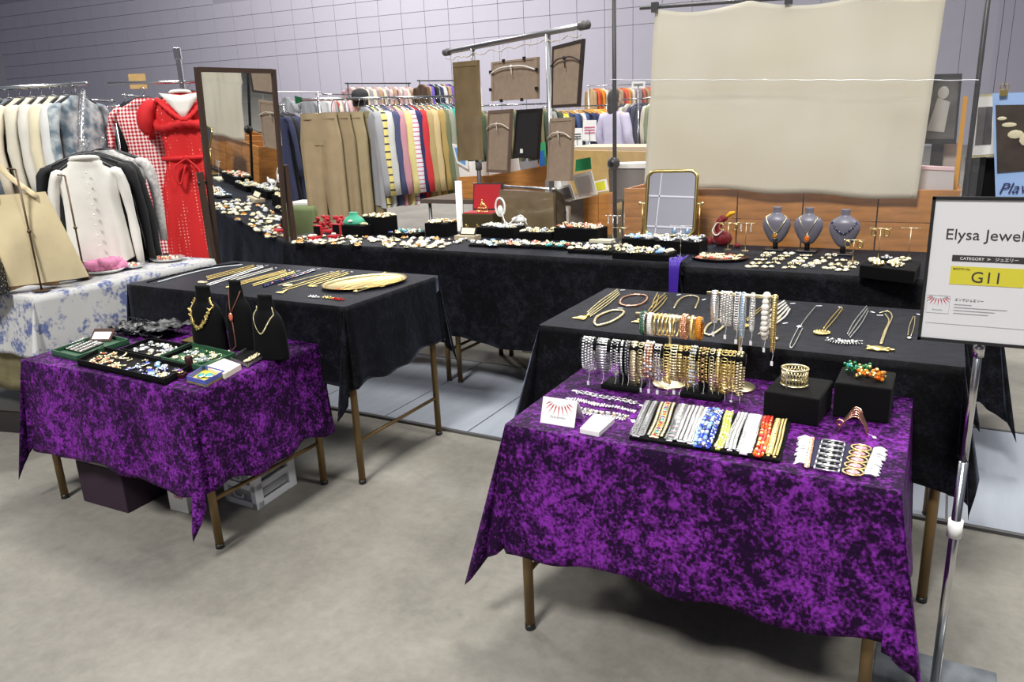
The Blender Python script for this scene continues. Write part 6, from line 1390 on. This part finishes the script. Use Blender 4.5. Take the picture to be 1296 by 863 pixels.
for i, (lb, c_) in enumerate(wl):
    p = a.lerp(b_, .30+.66*i/(len(wl)-1))
    garment(Vector((p.x, p.y, 1.65)), rzW+R(random.uniform(-9, 9)), lb, 'blouse', 'blouse', gm(c_, 'w%s' % 'abcdefghijkl'[i]) if i != 11 else cl('sheer_floral', c_, noise=.45, nscale=16, col2=L(90, 110, 124)), .40, .80, .50, .035, i, group='pale clothes on the left rack', hgl='black hanger carrying the '+' '.join(lb.split()[:3]))
# garments on the arm of that rack
wh = cl('white_cotton', (224, 222, 214), noise=.06); blk = cl('black_cloth', (20, 20, 24)); rzF = R(58)
hk = atd(103, 183, 4.32); arm0 = Vector((b_.x, b_.y, 1.60)); t = thing('garment_hook', 'chrome chain link arm sloping down from the pale clothes rack', 'display arm', hk); m = M()
ap = [arm0, (arm0+hk)/2+UP*.03, hk+UP*.01]; m.tube(curve(ap), .005, 6)
for k in range(12): p = arm0.lerp(hk+UP*.01, k/11)+UP*(.03*math.sin(PI*k/11)); m.ring(p, .013, .02, .0025, 8, 4, (Vector((.6, .8, 0)), UP, Vector((.8, -.6, 0))))
obj('chain_arm', m, chrome, t, True)
dd, rr2 = facing(hk)
garment(hk+dd*.22+rr2*.02+UP*.02, rzF+R(-18), 'black jacket hanging behind the white blouse', 'jacket', 'jacket', blk, .42, .70, .5, .035, 1)
garment(hk+dd*.34+rr2*.10+UP*.03, rzF+R(-24), 'white knitted top behind the black jacket', 'top', 'knit_top', cl('grey_knit', (206, 204, 200), noise=.4, nscale=60), .42, .6, .4, .04, 2)
garment(hk+dd*.12-rr2*.0+UP*.015, rzF+R(-8), 'black cardigan directly behind the white blouse', 'cardigan', 'cardigan', blk, .40, .62, .48, .035, 3)
o = garment(hk, rzF+R(-4), 'white cotton blouse with round collar facing the front', 'blouse', 'blouse', wh, .29, .50, .44, .034, 0, collar=wh)
m = M()
for k in range(8): m.ball((0, -.055, -.13-.05*k), .005, 6, 4)
obj('buttons', m, pearl, o, True, local=True)
# red dresses
A2 = on(225, 70, 1.80); t = thing('clothes_rack', 'chrome upright of the rack carrying the red dress', 'clothes rack', Vector((A2.x, A2.y, 0))); m = M(); m.box((A2.x, A2.y, .92), (.028, .028, 1.76), R(40)); obj('post', m, chrome, t); m = M(); m.box((A2.x, A2.y, 1.81), (.04, .04, .07), R(40)); obj('post_cap', m, chrome, t, bevel=.004)
dA, rA = facing(A2); zr2 = onN(238, 103, A2, dA).z; m = M(); m.cyl(Vector((A2.x, A2.y, zr2))-rA*.42+dA*.03, Vector((A2.x, A2.y, zr2))+rA*.5+dA*.03, .010, 8); obj('rail', m, chrome, t, True); m = M(); m.cyl(Vector((A2.x, A2.y, .04))-dA*.25, Vector((A2.x, A2.y, .04))+dA*.25, .012, 8); obj('foot', m, chrome, t, True)
for q in (.55,): m = M(); m.ball((A2.x, A2.y, 1.0), .022, 8, 6); obj('clamp', m, chrome, t, True)
def pattern(name, kind, c1, c2, sc):
    m_ = bpy.data.materials.new(name); m_.use_nodes = True; nt = m_.node_tree; b = nt.nodes['Principled BSDF']; b.inputs['Roughness'].default_value = .8; tc = nt.nodes.new('ShaderNodeTexCoord')
    if kind == 'check':
        mix = None
        w1, w2 = nt.nodes.new('ShaderNodeTexWave'), nt.nodes.new('ShaderNodeTexWave')
        for w_, dr_ in ((w1, 'X'), (w2, 'Z')): w_.wave_type = 'BANDS'; w_.bands_direction = dr_; w_.inputs['Scale'].default_value = sc; nt.links.new(tc.outputs['Object'], w_.inputs['Vector'])
        a_ = nt.nodes.new('ShaderNodeMath'); nt.links.new(w1.outputs['Fac'], a_.inputs[0]); nt.links.new(w2.outputs['Fac'], a_.inputs[1]); h = nt.nodes.new('ShaderNodeMath'); h.operation = 'MULTIPLY'; nt.links.new(a_.outputs[0], h.inputs[0]); h.inputs[1].default_value = .5; src = h.outputs[0]; e0, e1 = .35, .65
    elif kind == 'stripe':
        w1 = nt.nodes.new('ShaderNodeTexWave'); w1.bands_direction = 'Z'; w1.inputs['Scale'].default_value = sc; nt.links.new(tc.outputs['Object'], w1.inputs['Vector']); src = w1.outputs['Fac']; e0, e1 = .08, .14
    else:
        v_ = nt.nodes.new('ShaderNodeTexVoronoi'); v_.inputs['Scale'].default_value = sc; v_.inputs['Randomness'].default_value = .15; nt.links.new(tc.outputs['Object'], v_.inputs['Vector']); src = v_.outputs['Distance']; e0, e1 = .16, .24
    r_ = nt.nodes.new('ShaderNodeValToRGB'); r_.color_ramp.elements[0].position = e0; r_.color_ramp.elements[1].position = e1; r_.color_ramp.elements[0].color = c1; r_.color_ramp.elements[1].color = c2; nt.links.new(src, r_.inputs[0]); nt.links.new(r_.outputs[0], b.inputs['Base Color']); return m_
reddot = pattern('red_dotted_cotton', 'dots', L(232, 160, 150), L(205, 28, 30), 48); ging = pattern('red_gingham', 'check', L(190, 20, 34), L(240, 222, 220), 14); redc = cl('red_cotton', (205, 26, 32))
hd = Vector((A2.x, A2.y, zr2))+dA*.03-rA*.02
dress = garment(hd-dA*.06, R(50), 'red dress with white dots, ruffle and waist bow', 'dress', 'dress', reddot, .38, 1.12, 0, .055, 2, kind='dress', fl=1.25, collar=wh, hgl='large black hanger carrying the red dotted dress')
for s_ in (-1, 1):
    m = M(); m.tube(curve([(s_*.15, 0, -.115), (s_*.205, -.005, -.17), (s_*.225, -.01, -.24), (s_*.215, -.01, -.31)], 4), [.035, .05, .058, .062, .064, .066, .067, .066, .064, .058, .05, .040, .03], 12, flat=.75); obj('puff_sleeve', m, redc, dress, True, local=True)
m = M(); m.grid([[Vector((x*(1-v), -.058-.012*v, -.085-.145*v+.03*(abs(x)/.11)*(1-v)*.5)) for x in (-.12, -.06, 0, .06, .12)] for v in (0, .3, .6, .95)]); obj('white_neckline', m, wh, dress, True, local=True, solid=.003)
m = M()
for s_ in (-1, 1): m.tube(curve([(s_*.14, -.035, -.10), (s_*.10, -.062, -.15), (s_*.05, -.075, -.20), (0, -.08, -.235)], 4), [.018+.008*(i % 2) for i in range(13)], 6, flat=.6)
obj('neck_ruffle', m, redc, dress, True, local=True)
m = M(); m.tube([Vector((.17*math.cos(a), .075*math.sin(a), -.235+.02*math.sin(a*3)-.035*abs(math.sin(a)))) for a in [2*PI*i/40 for i in range(40)]], [.024+.010*(i % 2) for i in range(40)], 6, closed=True); obj('ruffle', m, redc, dress, True, local=True)
m = M(); m.ring((0, 0, -.46), .155, .07, .016, 20, 5); m.ball((-.02, -.085, -.46), .02); m.tube(curve([(-.02, -.09, -.46), (-.10, -.10, -.52), (-.08, -.10, -.62), (-.03, -.09, -.50)]), .012, 6, flat=.5); m.tube(curve([(-.02, -.09, -.46), (.04, -.10, -.53), (.06, -.10, -.60), (.0, -.09, -.50)]), .012, 6, flat=.5); obj('waist_bow', m, redc, dress, True, local=True)
garment(hd+dA*.16-rA*.22-UP*.02, R(36), 'red and white gingham dress left of the dotted dress', 'dress', 'dress', ging, .40, .98, .22, .05, 1, kind='dress', fl=1.2)
garment(hd+dA*.10+rA*.05+UP*.01, R(54), 'plain red dress behind the dotted dress', 'dress', 'dress', redc, .44, 1.0, .2, .05, 3, kind='dress', fl=1.2)
m = M(); p = hd+dA*.2-rA*.24+UP*.02; m.box(p, (.10, .012, .09), R(40)); obj('paper_tag', m, tanb, label='tan card tag clipped above the gingham dress', cat='tag')
# black dresses and blue clothes behind
def row(label, u0, v0, u1, v1, d0, d1, cols, cat, n, grp, w_=.42, ln=.7, sl=.5, m_=chrome, z=None, seed=0, posts=(0, 1), over=.05, simple=True, hmat=black, jit=8, hang=True):
    p, q = atd(u0, v0, d0), atd(u1, v1, d1); zz = (p.z+q.z)/2; p.z = q.z = zz; a, b_, d, nn = rack(label, p, q, m_=m_, r=.011, posts=posts, over=over); rz = math.atan2(nn.y, nn.x); rn = random.Random(seed); its = {}
    for i in range(n):
        c_ = cols[i % len(cols)]; pt = a.lerp(b_, (i+.5)/n); its.setdefault(c_[0], 0); its[c_[0]] += 1; k = its[c_[0]]; tot = (n-i % len(cols)-1)//len(cols)+1 if 0 else sum(1 for x in range(n) if cols[x % len(cols)][0] == c_[0])
        lb = ('' if tot == 1 else ORD[min(k-1, 19)]+' ')+c_[0]+' '+cat+('' if tot == 1 else ' from the left')+' on the '+grp
        garment(Vector((pt.x, pt.y, zz)), rz+R(rn.uniform(-jit, jit)), lb, cat, cat, gm(c_[1], c_[0].replace(' ', '_')), w_*rn.choice((.95, 1, 1)), ln*rn.choice((.9, 1, 1)), sl, .030, i, group='clothes on the '+grp, hang=hang, simple=simple, hgl='hanger carrying the '+lb.split(' on the')[0]+' on the '+grp.split(' of ')[0], hm=hmat)
    return a, b_, zz
BL = ('black', (24, 24, 28)); NV = ('navy', (44, 50, 80)); GY = ('grey', (150, 152, 156)); CR = ('cream', (226, 216, 196)); WH = ('white', (212, 212, 214)); PK = ('pink', (214, 176, 178)); TN = ('tan', (180, 150, 112)); BU = ('blue', (52, 84, 190)); DG = ('dark green', (66, 80, 62)); LB = ('pale blue', (150, 170, 200)); YL = ('yellow', (220, 226, 60)); OR = ('orange', (226, 140, 40)); RD = ('coral', (220, 90, 60)); LV = ('lavender', (190, 182, 214)); DM = ('denim', (60, 84, 130)); MV = ('mauve', (160, 140, 150)); OL = ('olive', (128, 122, 84))
row('steel rack of black dresses behind the gingham dress', 143, 137, 208, 134, 5.9, 6.3, [BL, ('charcoal', (44, 46, 52))], 'dress', 7, 'rack behind the gingham dress', ln=1.0, sl=.3, seed=1)
row('steel rack of blue shirts behind the white blouse', 118, 150, 146, 140, 6.6, 7.0, [NV, BU, ('teal', (60, 140, 150)), BU, WH], 'shirt', 5, 'rack behind the white blouse', seed=2, over=.02)
row('distant rack of dark jackets above the blue shirts', 104, 128, 142, 126, 9.5, 10, [NV, ('slate', (80, 90, 110))], 'jacket', 9, 'distant rack above the blue shirts', seed=3, hang=False)
row('distant rack with navy coats left of the red dress', 158, 122, 182, 121, 10.5, 11, [NV, ('slate', (80, 90, 110))], 'coat', 4, 'distant rack left of the red dress', seed=4, hang=False)
# trousers and shirts rack in the middle
a = on(388, 126, 1.55); b_ = on(577, 122, 1.55); a, b_, d, nn = rack('chrome rack with khaki trousers and coloured shirts', a, b_, posts=(.07, 1)); rz = math.atan2(nn.y, nn.x)
m = M(); p = a-d*.07; m.q([p+UP*.03-d*.02, p-UP*.03-d*.02, p+d*.09], [(0, 1, 2)]); m.prism([p+UP*.03-d*.02, p-UP*.03-d*.02, p+d*.09], nn*.01); obj('size_marker', m, mat('green_marker', L(40, 120, 70), .5), label='green triangular marker at the left end of the trousers rack', cat='marker')
kh = [(168, 150, 116), (158, 140, 108), (172, 156, 120), (146, 136, 100)]
def trousers(c, rz, label, m_, w_=.40, ln=1.02):
    t = thing('trousers', label, 'trousers', c); t.rotation_euler = (0, 0, rz); g = []
    def ring_(z, x0, hx, dy, k): return [Vector((x0+hx*math.copysign(abs(math.cos(q))**.7, math.cos(q)), dy*math.sin(q)*(1+.22*math.sin(q*5+k+z*4)+.12*math.sin(q*9-k)), -.10-z)) for q in [2*PI*j/26 for j in range(27)]]
    m = M(); m.grid([ring_(z, 0, w_/2*(.84+.16*min(1, z*5)), .036, 1) for z in (0, .03, .08, .14, .20, .235)]); obj('waist', m, m_, t, True, local=True); m = M(); m.grid([ring_(z, 0, w_/2*.86, .042, 0) for z in (-.012, 0, .03, .035)]); obj('waistband', m, m_, t, True, local=True)
    for s in (-1, 1):
        m = M(); m.grid([ring_(z, s*w_*(.20+.012*i), w_*(.30-.014*i), .038, s*2) for i, z in enumerate((.20, .27, .4, .55, .7, .85, ln))]); obj('trouser_leg', m, m_, t, True, local=True)
    m = M(); m.tube([(-.15, 0, -.09), (.15, 0, -.09)], .004, 5); m.tube(curve([(0, 0, -.09), (0, 0, -.04), (.015, 0, 0), (0, 0, .012), (-.015, 0, 0)]), .003, 5); obj('clip_hanger', m, chrome, t, True, local=True)
    return t
for i, lb in enumerate(['khaki trousers with deep pockets at the left end of the rack', 'khaki trousers second from the left, behind the post', 'khaki trousers third from the left with a white tag', 'olive khaki trousers next to the grey shirt']):
    p = a.lerp(b_, .06+.085*i); t = trousers(Vector((p.x, p.y, 1.535)), R(20-3*i), lb, cl('khaki_'+'abcd'[i], kh[i]), .35)
    if i == 2: m = M(); m.box((.02, -.055, -.24), (.03, .002, .13)); obj('price_tag', m, white, t, local=True)
ystr = pattern('yellow_striped_jersey', 'stripe', L(40, 40, 60), L(232, 216, 130), 5.2)
sh = [('grey marl shirt beside the trousers', (170, 172, 176), None), ('yellow jersey with navy stripes on the middle rack', None, ystr), ('white shirt right of the striped jersey', (210, 212, 210), None), ('dark denim blue shirt on the middle rack', (74, 80, 116), None), ('rose pink shirt on the middle rack', (206, 150, 160), None), ('pale yellow long sleeved shirt on the middle rack', (226, 214, 146), None),
      ('white and red striped shirt on the middle rack', None, pattern('red_striped_cotton', 'stripe', L(206, 70, 90), L(226, 226, 236), 9)), ('navy shirt right of the striped one', (40, 44, 96), None), ('red trimmed shirt on the middle rack', (206, 50, 56), None), ('khaki shirt in the middle of the row', (180, 160, 110), None), ('light tan shirt on the middle rack', (206, 184, 136), None), ('ochre tan shirt on the middle rack', (176, 150, 88), None), ('moss green shirt before the teal one', (110, 116, 84), None),
      ('grey green shirt on the middle rack', (150, 154, 138), None), ('bright teal shirt on the middle rack', (22, 160, 146), None), ('petrol blue shirt behind the teal one', (40, 92, 120), None), ('black shirt at the right of the coloured row', (24, 26, 36), None), ('beige jacket at the far end of the middle rack', (186, 170, 152), None)]
for i, (lb, c_, mm) in enumerate(sh):
    p = a.lerp(b_, .36+.64*i/(len(sh)-1)); garment(Vector((p.x, p.y, 1.55)), rz+R(random.uniform(-5, 5)), lb, 'shirt', 'shirt', mm or gm(c_, 'm%s' % 'abcdefghijklmnopqrs'[i]), .48, .80, .62, .035, i, group='coloured shirts on the middle rack', hgl='silver hanger carrying the '+' '.join(lb.split()[:4]), hm=chrome)
row('black far rack of pastel clothes behind the cap', 440, 106, 517, 105, 14.5, 15.2, [PK, CR, MV, TN, ('rose', (200, 160, 160)), CR, GY], 'blouse', 26, 'far rack behind the cap', ln=.8, m_=black, seed=5, hang=False)
row('black far rack of dark clothes right of the pastel ones', 531, 103, 600, 101, 14.5, 15.2, [('brown', (96, 76, 60)), TN, ('violet', (110, 90, 190)), BL, GY, NV, WH], 'jacket', 21, 'far rack right of the pastels', ln=.8, m_=black, seed=6, hang=False)
row('far rack of mixed shirts left of the cap', 403, 120, 442, 119, 12.5, 13, [WH, PK, GY, ('rust', (190, 90, 70)), CR, MV], 'shirt', 12, 'far rack left of the cap', ln=.6, seed=7, hang=False)
row('far rack of camouflage and green clothes behind the picture backs', 598, 134, 700, 131, 10.5, 11.2, [DG, OL, GY, DG, ('brown', (96, 76, 60)), OL], 'jacket', 16, 'far rack behind the picture backs', ln=.75, seed=8, hang=False)
row('far rack of blue and yellow clothes left of the black pole', 690, 135, 768, 134, 12.0, 13.0, [OR, WH, YL, NV, DM, NV, WH, DM, NV, ('dark blue', (40, 54, 100))], 'shirt', 15, 'far rack left of the black pole', ln=.9, w_=.5, seed=9, hmat=mat('wood_hanger', L(214, 160, 60), .5))
row('long far rack of mixed clothes under the pink sign', 745, 108, 832, 107, 19, 20, [TN, RD, OR, CR, MV, GY, ('rust', (190, 90, 70))], 'shirt', 18, 'long far rack right of the pole', ln=.8, seed=10, hang=False)
row('far rack of dark and cream coats right of the black pole', 782, 128, 832, 122, 12.5, 12.0, [('ink blue', (54, 56, 84)), BL, ('ink blue', (54, 56, 84)), CR, ('sage', (140, 150, 120)), MV, NV], 'coat', 12, 'far rack right of the black pole', ln=1.0, seed=11, hang=False)
def paper(label, px4, d, kind=0):
    q = [atd(u, v, d) for u, v in px4]; c = sum(q, Vector())/4; m = M(); dd = Vector((c.x, c.y, 0)).normalized(); m.prism(q, dd*.006); o = obj('paper_sign', m, white, label=label, cat='sign')
    if kind: 
        m = M(); r1 = Vector((dd.y, -dd.x, 0)); h_ = (q[2]-q[1]).length; w_ = (q[1]-q[0]).length
        for k in range(3): m.axbox(c-dd*.004+UP*h_*(.15-.13*k), r1, dd, UP, (w_*.36, .001, h_*.03))
        obj('printed_lines', m, mat('magenta_ink', L(200, 90, 130), .6) if kind == 1 else darkink, o)
    q0 = c; m = M(); m.cyl(Vector((c.x, c.y, 0)), Vector((c.x, c.y, c.z)), .008, 6); obj('sign_pole', m, chrome, o, True)
    return o
paper('white notice with pink lines before the blue clothes', [(737, 178), (755, 179), (755, 152), (738, 152)], 10.5, 1); paper('small white notice left of the pink lined one', [(724, 184), (737, 185), (737, 162), (724, 162)], 10.2, 2); paper('white notice high behind the clear sheet', [(799, 112), (816, 112), (817, 103), (800, 103)], 11.5, 2); paper('white notice with a square print on a thin stand', [(345, 184), (357, 184), (355, 162), (343, 162)], 6.9, 2)
# dark stall pieces between mirror and trousers
row('rack with navy jackets right of the standing mirror', 334, 133, 358, 133, 7.6, 8.0, [NV, BL, NV], 'jacket', 4, 'rack right of the standing mirror', ln=.95, seed=12)
row('white far rail above the dark slatted screen', 347, 117, 402, 116, 10.5, 11, [GY], 'cap cover', 2, 'white far rail', ln=.3, sl=.1, w_=.3, seed=13, m_=mat('white_rail', L(220, 222, 226), .4), hang=False)
dkp = mat('slate_slat', L(60, 64, 68), .5); t = thing('slatted_screen', 'dark slatted screen over a pale panel left of the trousers', 'screen', atd(372, 262, 8.8)); 
for k in range(6): plank_px(None, [(357+.6*k, 158+8*k), (386, 163+7*k), (386, 156.5+7*k), (357, 151+8*k)], 0, .02, dkp, 'slat', None, t, xn=(tuple(atd(372, 200, 8.6)), tuple(Vector((atd(372, 200, 8.6).x, atd(372, 200, 8.6).y, 0)).normalized())))
plank_px(None, [(361, 268), (387, 268), (387, 196), (359, 199)], 0, .03, mat('pale_panel', L(176, 182, 188), .6), 'pale_panel', None, t, xn=(tuple(atd(372, 200, 8.7)), tuple(Vector((atd(372, 200, 8.7).x, atd(372, 200, 8.7).y, 0)).normalized())), zb=0)
cg = on(351, 262, .72); TB['G'] = (cg.x, cg.y, .36, .34, 8, .72); sage = cl('sage_cloth', (122, 138, 92)); t = thing('folding_table', 'table under the sage green cloth behind the mirror', 'table', tpt('G', .18, .17, 0)); m = M(); m.box(tpt('G', .18, .17, .70), (.33, .31, .028), R(8)); obj('table_top', m, mat('table_board', L(90, 80, 70)), t)
for a_ in (.03, .33):
    for c_ in (.03, .31): m = M(); m.cyl(tpt('G', a_, c_, 0), tpt('G', a_, c_, .686), .012, 8); obj('leg', m, steel, t, True)
drape('G', 'sage green cloth over the table between mirror and trousers', sage, (.62, .62, .62, .62, .6, .6, .62, .62), (220, -40, 40, 140), 31, flapang=9, rip=.02)
m = M(); m.box(tpt('G', .18, .18, .738), (.30, .26, .018), R(8)); obj('paper_sheet', m, white, label='white sheet lying on the sage green table', cat='paper')
# people
skinm = mat('skin', L(214, 170, 142), .55); hairm = mat('dark_hair', L(30, 24, 22), .6, bump=.5, bscale=120)
def person(label, c, h, rz, top_m, hair=None, cap=None, robe=None):
    """standing figure: one skinned body, a modelled head, clothes as a second skin"""
    t = thing('person', label, 'person', c); t.rotation_euler = (0, 0, rz); s = h/1.7
    V = dict(pel=(0, 0, .95), wai=(0, .01, 1.08), che=(0, .01, 1.27), nk=(0, .005, 1.43), hd=(0, 0, 1.50), ls=(.17, .01, 1.38), le=(.24, .02, 1.10), lw=(.22, -.10, .88), rs=(-.17, .01, 1.38), re=(-.24, .02, 1.10), rw=(-.22, -.10, .88), lh=(.09, 0, .90), lk=(.10, -.01, .50), la=(.10, .01, .09), lt=(.10, -.13, .035), rh=(-.09, 0, .90), rk=(-.10, -.01, .50), ra=(-.10, .01, .09), rt=(-.10, -.13, .035))
    Rr = dict(pel=.13, wai=.115, che=.135, nk=.05, hd=.05, ls=.058, le=.042, lw=.027, rs=.058, re=.042, rw=.027, lh=.085, lk=.058, la=.04, lt=.03, rh=.085, rk=.058, ra=.04, rt=.03)
    E = [('pel', 'wai'), ('wai', 'che'), ('che', 'nk'), ('nk', 'hd'), ('che', 'ls'), ('ls', 'le'), ('le', 'lw'), ('che', 'rs'), ('rs', 're'), ('re', 'rw'), ('pel', 'lh'), ('lh', 'lk'), ('lk', 'la'), ('la', 'lt'), ('pel', 'rh'), ('rh', 'rk'), ('rk', 'ra'), ('ra', 'rt')]
    for sx, w_ in ((1, 'lw'), (-1, 'rw')):      # five fingers on each hand
        b0 = V[w_]; pn = w_+'p'; V[pn] = (b0[0], b0[1]-.02, b0[2]-.07); Rr[pn] = .026; E.append((w_, pn))
        for k, (dx, ln) in enumerate(((-.026, .05), (-.014, .075), (0, .082), (.014, .076), (.028, .060))):
            f1 = '%sf%d' % (w_, k); V[f1] = (b0[0]+dx*1.1, b0[1]-.025-.008*(k == 0), b0[2]-.07-ln*.6); V[f1+'b'] = (b0[0]+dx*1.15, b0[1]-.045, b0[2]-.07-ln); Rr[f1] = .009; Rr[f1+'b'] = .008; E += [(pn, f1), (f1, f1+'b')]
    ks = list(V); me = bpy.data.meshes.new('body'); me.from_pydata([tuple(x*s for x in V[k]) for k in ks], [(ks.index(a_), ks.index(b_)) for a_, b_ in E], [])
    o = bpy.data.objects.new('body', me); COL.objects.link(o); o.parent = t; me.materials.append(skinm)
    sm = o.modifiers.new('skin', 'SKIN'); o.modifiers.new('sub', 'SUBSURF').levels = 1; o.modifiers['sub'].render_levels = 2; sm.use_smooth_shade = True
    for i, k in enumerate(ks): r0 = Rr[k]*s; me.skin_vertices[0].data[i].radius = (r0, r0); me.skin_vertices[0].data[i].use_root = k == 'pel'
    hz = 1.585*s; m = M(); m.ball((0, 0, hz), (.076*s, .095*s, .112*s), 20, 14); m.ball((0, -.10*s, hz-.012*s), (.012*s, .018*s, .02*s), 8, 6)
    for q in (-1, 1): m.ball((q*.077*s, .005*s, hz-.01*s), (.010*s, .018*s, .028*s), 8, 6)
    hd_ = obj('head', m, skinm, t, True, local=True)
    m = M()
    for q in (-1, 1): m.ball((q*.03*s, -.088*s, hz+.008*s), (.012*s, .007*s, .006*s), 8, 5)
    obj('eyes', m, black, hd_, True, local=True); m = M(); m.ball((0, -.092*s, hz-.055*s), (.022*s, .006*s, .006*s), 8, 5); obj('mouth', m, mat('lip', L(176, 96, 90), .5), hd_, True, local=True)
    m = M(); rows = []
    for i in range(9):
        ph_ = PI*.62*i/8; rows.append([Vector((.084*s*math.sin(ph_)*math.cos(q), .012*s+(.100*s if math.sin(q) > -.2 else .088*s)*math.sin(ph_)*math.sin(q)*(1 if math.sin(q) > 0 or ph_ < 1.0 else .4), hz+.122*s*math.cos(ph_))) for q in [2*PI*j/20 for j in range(21)]])
    m.grid(rows)
    if hair == 'long': m.ball((0, .045*s, hz-.10*s), (.082*s, .055*s, .15*s), 14, 10)
    obj('hair', m, hairm, t, True, local=True)
    if cap: m = M(); m.lathe((0, .005*s, hz+.025*s), [(.088*s, -.01*s), (.092*s, .02*s), (.088*s, .06*s), (.07*s, .09*s), (.035*s, .107*s), (.004*s, .112*s)], 20, sy=1.12); m.prism([(-.07*s, .085*s, hz+.02*s), (.07*s, .085*s, hz+.02*s), (.05*s, .17*s, hz+.01*s), (-.05*s, .17*s, hz+.01*s)], (0, 0, .006)); obj('cap', m, cap, t, True, local=True)
    # clothing: torso shell and sleeves
    m = M(); rows = []; bot = .30 if robe else .80
    for z, hx, hy in ((1.44, .07, .06), (1.41, .15, .085), (1.36, .195, .11), (1.25, .19, .125), (1.08, .165, .12), (.95, .19, .13), (.80, .20, .135))+(((.6, .24, .17), (.30, .30, .22)) if robe else ()):
        rows.append([Vector((hx*s*math.cos(q), hy*s*math.sin(q)*(1+.04*math.sin(q*7)), z*s)) for q in [2*PI*j/22 for j in range(23)]])
    m.grid(rows)
    for q in (-1, 1): m.tube(curve([Vector((q*.16, .01, 1.385))*s, Vector((q*.225, .02, 1.22))*s, Vector((q*.243, .02, 1.10))*s, Vector((q*.225, -.08, .92))*s], 3), [.068*s-.0018*s*i for i in range(10)], 10)
    obj('top', m, top_m, t, True, local=True)
    if not robe:
        for q in (-1, 1): m = M(); m.tube([Vector((q*.09, 0, .93))*s, Vector((q*.10, -.01, .5))*s, Vector((q*.10, .01, .10))*s], [.105*s, .08*s, .06*s], 12); obj('trouser_leg', m, blk, t, True, local=True)
    for q in (-1, 1): m = M(); m.ball(Vector((q*.10, -.05, .035))*s, (.048*s, .13*s, .04*s), 10, 6); obj('shoe', m, black, t, True, local=True)
    return t
pc = atd(455, 113, 8.6); person('person in a black cap behind the shirts rack, facing away', Vector((pc.x, pc.y, 0)), pc.z-.01, R(212), blk, cap=mat('black_cap', L(40, 40, 44), .7))
pc = atd(778, 113, 10.0); person('person with long dark hair in a lavender robe beyond the clear sheet', Vector((pc.x, pc.y, 0)), pc.z, R(160), gm((206, 200, 226), 'robe'), hair='long', robe=True)
